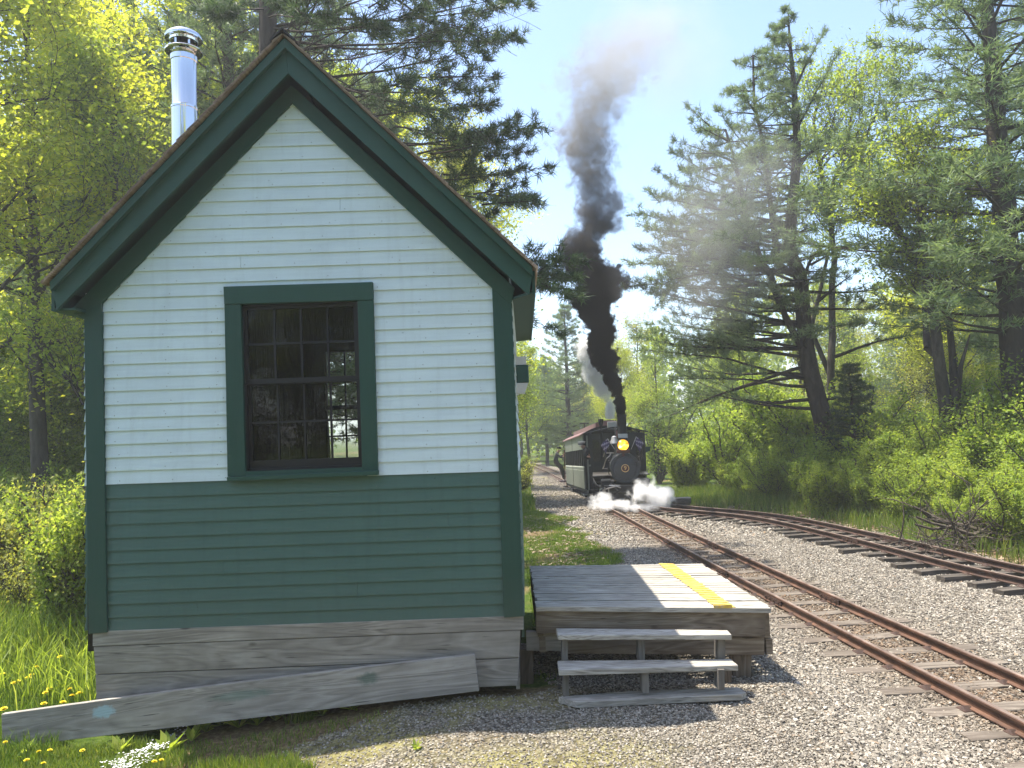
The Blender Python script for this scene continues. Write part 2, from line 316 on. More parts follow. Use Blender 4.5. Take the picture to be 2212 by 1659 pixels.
# siding centre line as points (x, y): left rail shifted by half the gauge along its normal
SC = []
_sx = np.array([p.x for p in _sl]); _sy = np.array([p.y for p in _sl])
_tx = np.gradient(_sx); _ty = np.gradient(_sy)
for i in range(len(_sl)):
    l = math.hypot(_tx[i], _ty[i]); SC.append((_sx[i]+_ty[i]/l*.33, _sy[i]-_tx[i]/l*.33))
SC = [(SC[0][0]+.9, SC[0][1]-4.2), (SC[0][0]+.42, SC[0][1]-2)] + SC + [(3.45, 20.6)]
def polyline(pts, step):
    pts = np.array(pts, float); n = len(pts); out = []
    for i in range(n-1):
        p0, p1, p2, p3 = pts[max(i-1, 0)], pts[i], pts[i+1], pts[min(i+2, n-1)]
        for t in np.linspace(0, 1, 12, endpoint=False):
            out.append(.5*((2*p1)+(-p0+p2)*t+(2*p0-5*p1+4*p2-p3)*t*t+(-p0+3*p1-3*p2+p3)*t**3))
    out.append(pts[-1]); out = np.array(out); s = np.r_[0, np.cumsum(np.hypot(*np.diff(out, axis=0).T))]
    q = np.arange(0, s[-1], step); return np.c_[np.interp(q, s, out[:, 0]), np.interp(q, s, out[:, 1])]
SLINE = polyline(SC, .1); MLINE = np.array([(float(Xm(y)), y) for y in np.arange(1.5, 90, .1)])
_so = np.argsort(SLINE[:, 1]); sid_x = lambda y: np.interp(y, SLINE[_so, 1], SLINE[_so, 0], right=3.4)
SIDEND = 20.6
# ================================================================ terrain
def gz(x, y):
    x = np.asarray(x, float); y = np.asarray(y, float)
    zb = zrail(y)-.12
    z = zb + (.19)*(1-sm(1.9, 2.9, x))*(1-sm(8, 15, y))
    z = z - .22*sm(.2, 2.6, -x)*(1-sm(12, 25, y)) + .12*sm(4, 14, -x)
    sx = sid_x(y)
    z = z + .14*sm(.9, 2.6, x-sx)*(1-sm(30, 60, y)) - .012*np.exp(-((x-sx+.2)/1.0)**2)*(y < 19)
    z = z + .5*sm(9, 30, np.abs(x-3))*sm(14, 40, y)
    z = z + .9*sm(45, 90, y)*0
    k = np.clip(np.abs(x-Xm(y))-1.0, 0, 1)
    z = z + k*(fbm(x*.6+20, y*.6+20)-.5)*.10 + k*(vnoise(x*3+9, y*3+4)-.5)*.025
    return z
def gravel_mask(x, y):
    x = np.asarray(x, float); y = np.asarray(y, float)
    bl = np.interp(y, [2, 4.6, 5.4, 6.0, 6.1, 8.4, 9.5, 12, 15, 16.6, 19, 22, 30, 45, 60], [-.6, -1.0, -1.5, -.8, .12, .15, 1.35, 1.5, 1.5, 1.1, 1.4, .5, .5, .7, .2])
    bl = bl + (fbm(x*1.3+3, y*1.3+40)-.5)*np.where(y < 8, .8, .9)
    br = np.where(y < SIDEND, sid_x(y)+.95, Xm(y)+1.3) + (fbm(x*1.1+30, y*1.1+10)-.5)*.8
    return sm(-.12, .12, x-bl)*sm(-.12, .12, br-x)*(1-sm(75, 80, y))
def grass_mask(x, y):   # green lawn v. dirt
    n = fbm(np.asarray(x)*.9+11, np.asarray(y)*.9+2)
    return sm(.33, .55, n+np.where((np.asarray(x) > -2.4) & (np.asarray(x) < .5) & (np.asarray(y) < 6.2), -.22, .12))
xs = np.r_[-900, -500, -300, -180, -120, -80, -60, -45, -35, -28, -22, -18, -15, np.arange(-13, -4, .3), np.arange(-4, 9, .07), np.arange(9, 15, .25), 16, 18, 20, 23, 27, 32, 40, 50, 65, 90, 130, 200, 320, 500, 900]
ys = np.r_[-300, -150, -80, -40, -25, -15, -10, -6, -3, 0, 2, 3, np.arange(4, 16, .08), np.arange(16, 30, .16), np.arange(30, 60, .5), np.arange(60, 100, 3), 110, 130, 160, 220, 320, 500, 900]
gx, gy = np.meshgrid(xs, ys); Z = gz(gx, gy); nx, ny = len(xs), len(ys)
V = np.c_[gx.ravel(), gy.ravel(), Z.ravel()]; gm = gravel_mask(gx, gy).ravel(); gg = grass_mask(gx, gy).ravel()
ii, jj = np.meshgrid(np.arange(nx-1), np.arange(ny-1)); a0 = (jj*nx+ii).ravel(); FA = np.c_[a0, a0+1, a0+nx+1, a0+nx]
isg = gm[FA].mean(1) > .5
def sub(fa):
    u, inv = np.unique(fa, return_inverse=True); return u, inv.reshape(fa.shape)
# ground material: soil / litter / grass by attribute
def ground_mat():
    m, nt, nd, ln, b = newmat('soil_and_grass'); v = mapping(nd, ln, (1, 1, 1)); at = N(nd, 'ShaderNodeAttribute', attribute_name='grassy')
    n1 = noise(nd, ln, v, 26, 5, .7); n2 = noise(nd, ln, v, 3.5, 5, .7); n3 = noise(nd, ln, v, 120, 2, .6)
    dirt = ramp(nd, ln, n1, [(.24, (.06, .042, .024)), (.5, (.15, .11, .06)), (.68, (.27, .21, .11)), (.8, (.42, .35, .21))])
    gr = ramp(nd, ln, n1, [(.28, (.022, .045, .008)), (.5, (.055, .09, .015)), (.75, (.11, .14, .03))])
    f = mathn(nd, ln, 'MULTIPLY', at.outputs['Fac'], 1.0); f = mathn(nd, ln, 'ADD', f, mathn(nd, ln, 'MULTIPLY', mathn(nd, ln, 'SUBTRACT', n2, .5), 1.4), clamp=True)
    c = mixc(nd, ln, f, dirt, gr); ln.new(c, b.inputs['Base Color']); b.inputs['Roughness'].default_value = 1; b.inputs['Specular IOR Level'].default_value = .05
    bump(nd, ln, b, n1, .8, .03); return m
def gravel_mat():
    m, nt, nd, ln, b = newmat('crushed_stone'); v = mapping(nd, ln, (1, 1, 1))
    vo = N(nd, 'ShaderNodeTexVoronoi'); vo.inputs['Scale'].default_value = 48; vo.inputs['Randomness'].default_value = 1; ln.new(v, vo.inputs['Vector'])
    se = N(nd, 'ShaderNodeSeparateColor'); ln.new(vo.outputs['Color'], se.inputs[0])
    c = ramp(nd, ln, se.outputs[0], [(0, (.07, .06, .05)), (.3, (.18, .16, .13)), (.65, (.31, .28, .235)), (.9, (.44, .41, .35)), (1, (.22, .15, .09))])
    dk = ramp(nd, ln, vo.outputs['Distance'], [(.35, (1, 1, 1)), (.7, (.35, .33, .30))]); c = mixc(nd, ln, 1.0, c, dk, 'MULTIPLY')
    n2 = noise(nd, ln, v, 1.3, 5, .6); c = mixc(nd, ln, ramp(nd, ln, n2, [(.5, (0, 0, 0)), (.75, (.55, .55, .55))]), c, (.15, .12, .075, 1))
    at = N(nd, 'ShaderNodeAttribute', attribute_name='rusty'); c = mixc(nd, ln, mathn(nd, ln, 'MULTIPLY', at.outputs['Fac'], .5), c, (.13, .085, .055, 1))
    at2 = N(nd, 'ShaderNodeAttribute', attribute_name='mossy'); nm = noise(nd, ln, v, 9, 4, .7)
    mo = ramp(nd, ln, nm, [(.35, (.10, .085, .03)), (.6, (.26, .24, .09))]); c = mixc(nd, ln, mathn(nd, ln, 'MULTIPLY', at2.outputs['Fac'], .8), c, mo)
    ln.new(c, b.inputs['Base Color']); b.inputs['Roughness'].default_value = .95; b.inputs['Specular IOR Level'].default_value = .15
    bump(nd, ln, b, mathn(nd, ln, 'SUBTRACT', 1.0, vo.outputs['Distance']), .9, .02); return m
u, fa = sub(FA[~isg]); o = nmesh('ground', V[u], fa, ground_mat(), smooth=True, attrs={'grassy': gg[u]}); tag(o, kind='structure')
u, fa = sub(FA[isg]); vx, vy = V[u, 0], V[u, 1]
rusty = np.clip(np.exp(-((vx-Xm(vy))/.42)**2)*1.0, 0, 1)
mossy = np.clip(sm(-.4, .6, .5-vx)*(vy < 6.2)*sm(.40, .62, fbm(vx*1.7+5, vy*1.7)) + (vy > 14)*(vx < 1.9)*sm(.5, .7, fbm(vx*1.2+5, vy*.9))*.8 + sm(5.4, 4.7, vy)*sm(1.6, .3, vx)*.7*sm(.3, .6, fbm(vx*3, vy*3)), 0, 1)
o = nmesh('gravel_bed', V[u], fa, gravel_mat(), smooth=True, attrs={'rusty': rusty, 'mossy': mossy}); tag(o, kind='structure')
# ---- loose stones
def stones(name, x, y, size, seed, emb=.35, mat='stone', bright=0):
    rng = np.random.default_rng(seed); n = len(x)
    cube = np.array([(a, b, c) for c in (-1, 1) for b in (-1, 1) for a in (-1, 1)], float)
    Q = np.array([(0, 2, 3, 1), (4, 5, 7, 6), (0, 1, 5, 4), (2, 6, 7, 3), (0, 4, 6, 2), (1, 3, 7, 5)])
    q = rng.normal(size=(n, 4)); q /= np.linalg.norm(q, axis=1)[:, None]; w, i, j, k = q.T
    Rm = np.stack([1-2*(j*j+k*k), 2*(i*j-k*w), 2*(i*k+j*w), 2*(i*j+k*w), 1-2*(i*i+k*k), 2*(j*k-i*w), 2*(i*k-j*w), 2*(j*k+i*w), 1-2*(i*i+j*j)], 1).reshape(n, 3, 3)
    P = cube[None]*rng.uniform(.45, 1.0, (n, 8, 3)); P *= (size[:, None]*rng.uniform(.6, 1.1, (n, 3)))[:, None, :]*.5
    P = np.einsum('nij,nvj->nvi', Rm, P); P[:, :, 2] *= .75
    P += np.stack([x, y, gz(x, y)+size*emb*.5], 1)[:, None, :]
    v = np.repeat(np.clip(rng.beta(1.7, 1.7, n)+bright, 0, 1), 8); ru = np.repeat(np.clip(np.exp(-((x-Xm(y))/.55)**2)*1.1, 0, 1)*(rng.random(n) < .8), 8)
    o = nmesh(name, P.reshape(-1, 3), (Q[None]+np.arange(n)[:, None, None]*8).reshape(-1, 4), M[mat], attrs={'v': v, 'rusty': ru}); return o
rng = np.random.default_rng(11)
def scatter(n, x0, x1, y0, y1, maskf, pw=0):
    x = rng.uniform(x0, x1, n); t = rng.random(n); y = y0+(y1-y0)*t**(1+pw); k = rng.random(n) < maskf(x, y); return x[k], y[k]
ontrack = lambda x, y: np.abs(x-Xm(y)) < .95
def bmask(x, y):
    g = gravel_mask(x, y); s = sm(1.7, 2.7, x+.4*fbm(x*2, y*2))*np.ones_like(y); return g*np.where(y < 8.2, s*np.where(ontrack(x, y), .62, 1), np.where(ontrack(x, y), .55, .9))
x, y = scatter(170000, .5, 8.4, 4.4, 15, bmask, .35); s = rng.uniform(.013, .034, len(x))*rng.uniform(.8, 1.15, len(x))
o = stones('ballast_stones', x, y, s, 1); tag(o, 'loose pale crushed stone covering the track bed', 'ballast', kind='stuff')
x, y = scatter(45000, .3, 8, 15, 46, bmask, .5); s = rng.uniform(.03, .065, len(x))
o = stones('distant_ballast', x, y, s, 2); tag(o, 'pale crushed stone along the far part of the track bed', 'ballast', kind='stuff')
x, y = scatter(45000, -1.9, 3.6, 4.3, 6.9, lambda x, y: gravel_mask(x, y)*np.where(x < .4, .5, 1)); s = rng.uniform(.007, .019, len(x))
o = stones('path_gravel', x, y, s, 3, .5); tag(o, 'fine grey gravel in front of the wooden steps', 'gravel', kind='stuff')
# ---- grass
def blades(name, x, y, hgt, wid, seed, mat='grass', lean=.5, vb=0, label=None, clump=True, cat='grass'):
    rng = np.random.default_rng(seed); n = len(x); a = rng.uniform(0, 2*np.pi, n); h = hgt*rng.uniform(.45, 1.15, n); z = gz(x, y)-.005
    d = np.c_[np.cos(a), np.sin(a)]; l = rng.uniform(.1, lean, n)*h; w = wid*rng.uniform(.6, 1.2, n); b = rng.uniform(0, 2*np.pi, n); s = np.c_[np.cos(b), np.sin(b)]*w[:, None]*.5
    base = np.c_[x, y, z]; P = np.zeros((n, 5, 3)); P[:, 0] = base; P[:, 0, :2] -= s; P[:, 1] = base; P[:, 1, :2] += s
    mdp = base.copy(); mdp[:, :2] += d*l[:, None]*.35; mdp[:, 2] += h*.6; P[:, 2] = mdp; P[:, 2, :2] += s*.8; P[:, 3] = mdp; P[:, 3, :2] -= s*.8
    P[:, 4] = base; P[:, 4, :2] += d*l[:, None]; P[:, 4, 2] += h*.95
    T = np.array([(0, 1, 2), (0, 2, 3), (3, 2, 4)]); v = np.repeat(np.clip(rng.normal(.5+vb, .22, n), 0, 1), 5)
    o = nmesh(name, P.reshape(-1, 3), (T[None]+np.arange(n)[:, None, None]*5).reshape(-1, 3), M[mat], attrs={'v': v}); return tag(o, label, cat, kind='stuff')
ng = lambda x, y: (1-gravel_mask(x, y))*np.clip(grass_mask(x, y)+.12, 0, 1)
x, y = scatter(60000, .12, 2.2, 6.4, 25, ng); blades('lawn_grass', x, y, .065, .008, 4, label='short green lawn between the cabin wall and the track')
def leftm(x, y): return (1-gravel_mask(x, y))*np.clip(grass_mask(x, y)+.35, 0, 1)*(.35+.65*fbm(x*2, y*2))
x, y = scatter(40000, -11, -3.7, 8, 15, leftm); blades('tall_meadow_grass', x, y, .55, .012, 35, vb=-.1, label='taller loose grass and stalks at the back of the meadow'); x, y = scatter(110000, -9, -3.45, 5.0, 12, leftm); blades('meadow_grass', x, y, .17, .007, 5, vb=-.2, label='tall bright meadow grass at the left of the cabin')
x, y = scatter(16000, -9, -3.6, 6.6, 14, leftm); blades('meadow_weeds', x, y, .42, .014, 15, 'leafG', .9, -.22, label='broad leaved weeds among the meadow grass')
def frontm(x, y): return (1-gravel_mask(x, y))*np.where((y > 5.86-.013*x) & (x > -3.4), 0, 1)*np.clip(grass_mask(x, y)*np.where(x > -2.0, .7, 1)+.2+.6*sm(-2.2, -3.0, x), 0, 1)
x, y = scatter(80000, -4.6, .2, 4.2, 5.93, frontm); blades('front_grass', x, y, .055, .006, 6, lean=.9, label='short patchy grass in front of the leaning plank')
def tuft(cx, cy, r, n, h, seed):
    rg = np.random.default_rng(seed); a = rg.uniform(0, 6.28, n); q = rg.random(n)**.6*r; return cx+np.cos(a)*q, cy+np.sin(a)*q*.5
tx, ty = [], []
for i, (px, py, r, n) in enumerate([(30, 1628, .2, 450), (100, 1628, .2, 450), (170, 1620, .2, 450), (240, 1612, .2, 400), (300, 1604, .15, 300), (560, 1640, .26, 900), (610, 1655, .22, 600), (470, 1655, .2, 500), (330, 1640, .3, 900), (200, 1652, .3, 800), (60, 1662, .3, 800), (690, 1530, .13, 220), (650, 1545, .12, 200), (360, 1560, .1, 160), (120, 1664, .3, 700)]):
    p = PZ(px, py, -.2 if px < 500 else -.12); a, b_ = tuft(p.x, p.y, r, n, 0, i); tx.append(a); ty.append(b_)
blades('grass_tufts', np.concatenate(tx), np.concatenate(ty), .10, .005, 8, vb=.12, label='taller grass tufts at the lower left edge')
def rightm(x, y): return (1-gravel_mask(x, y))*(x > sid_x(y)+.8)*(.25+.75*fbm(x*1.3, y*1.3))
x, y = scatter(120000, 4.2, 16, 8, 27, rightm); blades('bank_grass', x, y, .36, .012, 9, label='rough green grass on the bank beyond the siding')
x, y = scatter(45000, -4, 2.2, 22, 46, lambda x, y: (1-gravel_mask(x, y))*.8); blades('verge_grass', x, y, .30, .03, 10, label='rough grass on the verge left of the far track')
# leaf litter on the right bank
def litter(name, n, x0, x1, y0, y1, f, seed, label):
    rg = np.random.default_rng(seed); x = rg.uniform(x0, x1, n); y = rg.uniform(y0, y1, n); k = rg.random(n) < f(x, y); x, y = x[k], y[k]; n = len(x)
    P = np.stack([x, y, gz(x, y)+rg.uniform(.004, .03, n)], 1)[:, None]+rg.normal(size=(n, 4, 3))*np.array([.018, .018, .006])
    c = np.array([(-1, -1, 0), (1, -1, 0), (1, 1, 0), (-1, 1, 0)])*.022; P = P+c[None]
    o = nmesh(name, P.reshape(-1, 3), np.arange(n*4).reshape(n, 4), M['dead'], attrs={'v': np.repeat(rg.random(n), 4)}); return tag(o, label, 'leaf litter', kind='stuff')
M['dead'] = leafmat('dead_leaf', [(.09, .05, .03), (.20, .13, .08), (.36, .27, .18), (.52, .43, .32)], .1, (1, 1, 1, 1))
litter('leaf_litter', 26000, 5, 12, 9, 20, lambda x, y: (1-gravel_mask(x, y))*(x > sid_x(y)+.7)*(x < sid_x(y)+3)*sm(.38, .6, fbm(x*.8, y*.8))*1.0, 3, 'pale dead leaves scattered beside the siding')
litter('lawn_litter', 2500, .2, 2.2, 11, 20, lambda x, y: (1-gravel_mask(x, y))*sm(.45, .6, fbm(x*1.2, y*.9)), 4, 'brown dead leaves on the lawn edge')
# ================================================================ tracks
PROF = [(-.04, 0), (.04, 0), (.04, .008), (.009, .018), (.009, .066), (.023, .074), (.024, .092), (.018, .098), (-.018, .098), (-.024, .092), (-.023, .074), (-.009, .066), (-.009, .018), (-.04, .008)]
def rail(name, line, off, zf, label, group, dark=False):
    L = line; t = np.gradient(L, axis=0); t /= np.linalg.norm(t, axis=1)[:, None]; nrm = np.c_[t[:, 1], -t[:, 0]]
    n = len(PROF); Vv = np.zeros((len(L), n, 3)); Zt = zf(L[:, 1])
    for k, (a, h) in enumerate(PROF):
        Vv[:, k, :2] = L+nrm*(off+a); Vv[:, k, 2] = Zt-.098+h
    fs, mi = [], []
    for i in range(len(L)-1):
        for k in range(n):
            fs.append((i*n+k, i*n+(k+1) % n, (i+1)*n+(k+1) % n, (i+1)*n+k)); mi.append(1 if k in (7,) else 0)
    o = nmesh(name, Vv.reshape(-1, 3), np.array(fs), [M['rustdark' if dark else 'rust'], M['railtop']], mi=mi)
    return tag(o, label, 'rail', group), nrm
step = lambda L: L[::3]
LM = MLINE[::3]; zm = lambda y: zrail(y)
zsid = lambda y: np.full(np.shape(y), -.045)
rl, nm_ = rail('rail', LM, -.325, zm, 'rusty left rail of the main track, nearest the wooden platform', 'rails of the main track')
rr, _ = rail('rail', LM, .325, zm, 'rusty right rail of the main track the locomotive stands on', 'rails of the main track')
sl_, _ = rail('rail', SLINE[::2], -.325, zsid, 'dark brown near rail of the curving siding', 'rails of the siding', True)
sr_, _ = rail('rail', SLINE[::2], .325, zsid, 'dark brown far rail of the siding, closest to the bushes', 'rails of the siding', True)
def plates(parent, line, off, zf, dists, seedm):
    s = np.r_[0, np.cumsum(np.hypot(*np.diff(line, axis=0).T))]
    for dd in dists:
        i = int(np.argmin(np.abs(line[:, 1]-dd))); p = line[i]; t = line[min(i+1, len(line)-1)]-line[i-1]; t /= np.linalg.norm(t); nr = np.array([t[1], -t[0]]); z = float(zf(p[1])); mb = MB()
        for sgn in (-1, 1):
            c = p+nr*(off+sgn*.02); a = c-t*.24; b_ = c+t*.24; mb.bar((a[0], a[1], z-.056), (b_[0], b_[1], z-.056), .018, .052)
            for q in (-.18, -.06, .06, .18):
                k = p+nr*(off+sgn*.030)+t*q; e = p+nr*(off+sgn*.05)+t*q; mb.tube([(k[0], k[1], z-.052), (e[0], e[1], z-.052)], .012, 6)
        mb.build('joint_bar', M['rustdark'], parent)
yj = lambda x, y: PZ(x, y, -.08).y
plates(rl, MLINE, -.325, zm, [yj(1560, 1228)-.0, yj(1670, 1283), 4.3, 14.3], 0)
plates(rr, MLINE, .325, zm, [yj(1570, 1172), yj(1793, 1285), 4.6, 15.0], 0)
plates(sl_, SLINE, -.325, zsid, [PZ(1825, 1160, -.05).y], 0); plates(sr_, SLINE, .325, zsid, [PZ(1911, 1160, -.05).y], 0)
# ties
rg = random.Random(4)
def tie_mesh(seed, mat, L=1.45, w=.16, h=.13):
    r = random.Random(seed); mb = MB(); n = 7
    vs = []
    for i in range(n):
        x = -L/2+L*i/(n-1); j = lambda a: r.uniform(-a, a)
        vs += [(x+j(.004), -w/2+j(.006), -h), (x, w/2+j(.006), -h), (x, w/2+j(.008), j(.005)), (x+j(.004), -w/2+j(.008), j(.005))]
    fs = [(i*4+k, i*4+(k+1) % 4, (i+1)*4+(k+1) % 4, (i+1)*4+k) for i in range(n-1) for k in range(4)]+[(0, 1, 2, 3), tuple(range(n*4-4, n*4))]
    mb.add(vs, fs); o = mb.build('railway_tie', M[mat], bevel=.006); return o
def spike_mesh():
    mb = MB(); mb.add([(a, b_, .004) for a, b_ in ((-.085, -.05), (.085, -.05), (.085, .05), (-.085, .05))]+[(a, b_, -.004) for a, b_ in ((-.085, -.05), (.085, -.05), (.085, .05), (-.085, .05))]+[(-.064, -.012, .024), (-.044, -.012, .024), (-.044, .012, .024), (-.064, .012, .024), (.044, -.012, .024), (.064, -.012, .024), (.064, .012, .024), (.044, .012, .024)],
        [(4, 7, 6, 5), (0, 4, 5, 1), (1, 5, 6, 2), (2, 6, 7, 3), (3, 7, 4, 0), (8, 9, 10, 11), (12, 13, 14, 15), (0, 1, 13, 12), (0, 12, 9, 8), (3, 11, 10, 15), (3, 15, 14, 2), (0, 8, 11, 3), (1, 2, 14, 13), (9, 12, 15, 10)])
    return mb.build('tie_plate', M['rustdark'])
tps = [tie_mesh(i, 'tie') for i in range(5)]; tds = [tie_mesh(20+i, 'tiedark', 1.5, .17, .15) for i in range(4)]; spk = spike_mesh()
def lay(line, dist0, spacing, protos, zf, label_f, group, jit, maxn, sink=0):
    s = np.r_[0, np.cumsum(np.hypot(*np.diff(line, axis=0).T))]; q = dist0; k = 0
    while q < s[-1]-.2 and k < maxn:
        x = np.interp(q, s, line[:, 0]); y = np.interp(q, s, line[:, 1]); x2 = np.interp(q+.2, s, line[:, 0]); y2 = np.interp(q+.2, s, line[:, 1]); a = math.atan2(y2-y, x2-x)-math.pi/2
        p = protos[k % len(protos)]; o = p.copy(); C.collection.objects.link(o); off = rg.uniform(-jit, jit)
        o.location = (x+math.cos(a)*off, y+math.sin(a)*off, float(zf(y))-.101-sink); o.rotation_euler = (0, 0, a+rg.uniform(-.035, .035)); o.scale = (rg.uniform(.95, 1.05), rg.uniform(.9, 1.1), 1)
        for sx_ in (-.325, .325): sc_ = spk.copy(); C.collection.objects.link(sc_); sc_.parent = o; sc_.location = (sx_-off, 0, 0)
        k += 1; tag(o, label_f(k), 'railway tie', group); q += spacing*rg.uniform(.9, 1.1)
    return k
_s = np.r_[0, np.cumsum(np.hypot(*np.diff(MLINE, axis=0).T))]
lay(MLINE, 3.0, .50, tps, zm, lambda k: f'weathered brown wooden tie under the main track, {nth(k)} counted from the camera', 'ties of the main track', .06, 112, .004)
lay(SLINE, 1.0, .47, tds, zsid, lambda k: f'dark timber tie sticking out under the siding, {nth(k)} counted from the right edge', 'ties of the siding', .07, 60)
for o in tps+tds+[spk]: bpy.data.objects.remove(o)
# ================================================================ cabin
HA = R(.75); HO = Vector((PD(1114.7, 930, 6.0).x, 6.0, 0)); hu = Vector((math.cos(HA), -math.sin(HA), 0)); hv = Vector((math.sin(HA), math.cos(HA), 0))
def H(x, y, w=0.0):          # sketch point -> (u, z) on the plane at depth w behind the front wall
    r_ = ray(x, y); t = ((HO-EYE).dot(hv)+w)/r_.dot(hv); p = EYE+r_*t-HO; return (p.dot(hu), EYE.z+r_.z*t)
cab = empty('wooden_cabin', HO, -HA, 'small wooden cabin with pale upper clapboards and dark green lower boards', 'cabin')
REAR = 2.6; RV0 = -.20; RV1 = 2.85
def PU(poly, w0, w1, mb=None, wpx=None):   # prism from sketch polygon, extruded between depths
    q = [H(x, y, wpx if wpx is not None else w0) for x, y in poly]; mb = mb or MB()
    return mb.prism(q, lambda p, t: (p[0], t, p[1]), w0, w1)
# facade outline
apex = H(630.5, 222.7); le = H(220, 655); re = H(1062.5, 622)
slope = lambda p, q: (q[1]-p[1])/(q[0]-p[0])
def lims(z):
    # left and right u limits of siding at height z (into the trims)
    tl = (z-H(228, 1048)[1])/(le[1]-H(228, 1048)[1]); uL = H(228, 1048)[0]+(le[0]-H(228, 1048)[0])*tl-.03
    uR = H(1078, 1018)[0]+(re[0]-H(1078, 1018)[0])*tl+.03
    if z > le[1]: uL = max(uL, apex[0]+(z-apex[1])/slope(le, apex)-.03) if z < apex[1]+.05 else apex[0]-.02
    if z > re[1]: uR = min(uR, apex[0]+(z-apex[1])/slope(apex, re)+.03) if z < apex[1]+.05 else apex[0]+.02
    return uL, uR
wo = [(265/3.016+500, 285/3.016+650), (1125/3.016+500, 252/3.016+650), (1160/3.016+500, 1480/3.016+650), (300/3.016+500, 1510/3.016+650)]
wo = [(a/1.1302, b/1.1302) for a, b in wo]; WQ = [H(*p) for p in wo]    # TL TR BR BL opening
wx0, wx1 = min(WQ[0][0], WQ[3][0])-.04, max(WQ[1][0], WQ[2][0])+.04; wz0, wz1 = min(WQ[2][1], WQ[3][1])-.04, max(WQ[0][1], WQ[1][1])+.04
rng2 = random.Random(3)
def yl(yr_full):          # left end of a board line whose right end is at full-res y
    m = -.030-.0055*(yr_full-400)/1100; return yr_full-m*(1078-228)*1.1302
lines = [1332*1.1302]
for k in range(60):
    st = 32.45 if k < 11 else 32.1
    lines.append(lines[-1]-st*(1+rng2.uniform(-.035, .035)))
# force boundary at line 11 = 1018*1.1302
corr = (1018*1.1302-lines[11]); lines = [l+corr*min(1, i/11) for i, l in enumerate(lines)]
ends = []
for l in lines:
    zr = H(1078, l/1.1302)[1]; zl = H(228, yl(l)/1.1302)[1]; ur = H(1078, l/1.1302)[0]; ul = H(228, yl(l)/1.1302)[0]; ends.append((ul, zl, ur, zr))
zat = lambda e, u: e[1]+(e[3]-e[1])*(u-e[0])/(e[2]-e[0])
white, low = MB(), MB()
def boardseg(mb, e0, e1, ua, ub):
    if ub-ua < .01: return
    j = rng2.uniform(0, .0015)
    p = [(ua, -.016-j, zat(e0, ua)), (ub, -.016-j, zat(e0, ub)), (ub, 0, zat(e0, ub)), (ua, 0, zat(e0, ua)), (ua, -.002, zat(e1, ua)+.012), (ub, -.002, zat(e1, ub)+.012), (ub, 0, zat(e1, ub)+.012), (ua, 0, zat(e1, ua)+.012)]
    mb.hexa(p)
for k in range(len(lines)-1):
    e0, e1 = ends[k], ends[k+1]; zm_ = (zat(e0, apex[0])+zat(e1, apex[0]))/2
    if zat(e0, apex[0]) > apex[1]+.03: break
    ulo, uro = lims(zat(e0, apex[0])); ulh, urh = lims(zat(e1, apex[0])+.01)
    ua, ub = (max(ulo, ulh)-.05 if zm_ > min(le[1], re[1])-.1 else ulo), (min(uro, urh)+.05 if zm_ > min(le[1], re[1])-.1 else uro)
    if zm_ > re[1]-.1: ua, ub = ulo-.0, uro+.0
    mb = low if k < 11 else white
    if zat(e1, (wx0+wx1)/2) > wz0 and zat(e0, (wx0+wx1)/2) < wz1:
        boardseg(mb, e0, e1, ua, wx0); boardseg(mb, e0, e1, wx1, ub)
    else:
        cut = None
        if k in (2, 4, 7, 12, 27, 31): cut = ua+(ub-ua)*{2: .63, 4: .30, 7: .86, 12: .93, 27: .34, 31: .7}[k]
        if cut: boardseg(mb, e0, e1, ua, cut-.0012); boardseg(mb, e0, e1, cut+.0012, ub)
        else: boardseg(mb, e0, e1, ua, ub)
for k in range(len(lines)-1):
    e0 = ends[k]; 
    if zat(e0, apex[0]) > apex[1]-.1: break
    ua, ub = lims(zat(e0, apex[0])); mb = low if k < 11 else white; mb.cm = 1; u_ = UL0 = ua+.12+.03*(k % 2)
    while u_ < ub-.06:
        z_ = zat(e0, u_)+.022+rng2.uniform(-.004, .004)
        if not (wx0-.06 < u_ < wx1+.06 and wz0-.1 < z_ < wz1+.1): mb.add([(u_+.0036*math.cos(a_), -.0168, z_+.0036*math.sin(a_)) for a_ in (0, 1.05, 2.1, 3.14, 4.19, 5.24)], [(0, 1, 2, 3, 4, 5)])
        u_ += .405+rng2.uniform(-.02, .02)
    mb.cm = 0
M['nail'] = plain('nail_head', (.12, .13, .12, 1), .6, bmp=0)
cw = white.build('pale_siding', [M['white'], M['nail']], cab); cl_ = low.build('green_siding', [M['lowgreen'], M['nail']], cab)
# structural shell (sheathing) with the window opening, hollow inside
UL, UR = H(182, 683)[0]+.02, -.012; ZE = re[1]+.05; ZB = .42
sh = MB(); T = .07
q = lambda p, t: (p[0], t, p[1])
ow = [(WQ[0][0]-.0, WQ[0][1]), (WQ[1][0], WQ[1][1]), (WQ[2][0], WQ[2][1]), (WQ[3][0], WQ[3][1])]
topz = apex[1]+.12
ox0, ox1, oz0, oz1 = min(ow[0][0], ow[3][0])-.01, max(ow[1][0], ow[2][0])+.01, min(ow[2][1], ow[3][1])-.01, max(ow[0][1], ow[1][1])+.01
sh.prism([(UL, ZB), (ox0, ZB), (ox0, ZE), (UL, ZE)], q, .002, T); sh.prism([(ox1, ZB), (UR, ZB), (UR, ZE), (ox1, ZE)], q, .002, T)
sh.prism([(ox0, ZB), (ox1, ZB), (ox1, oz0), (ox0, oz0)], q, .002, T); sh.prism([(ox0, oz1), (ox1, oz1), (ox1, ZE), (ox0, ZE)], q, .002, T)
sh.prism([(UL, ZE), (UR, ZE), (apex[0], topz)], q, .002, T)
sh.box(UL, UL+T, T, REAR, ZB, ZE); sh.box(UR-T, UR, T, REAR, ZB, ZE)
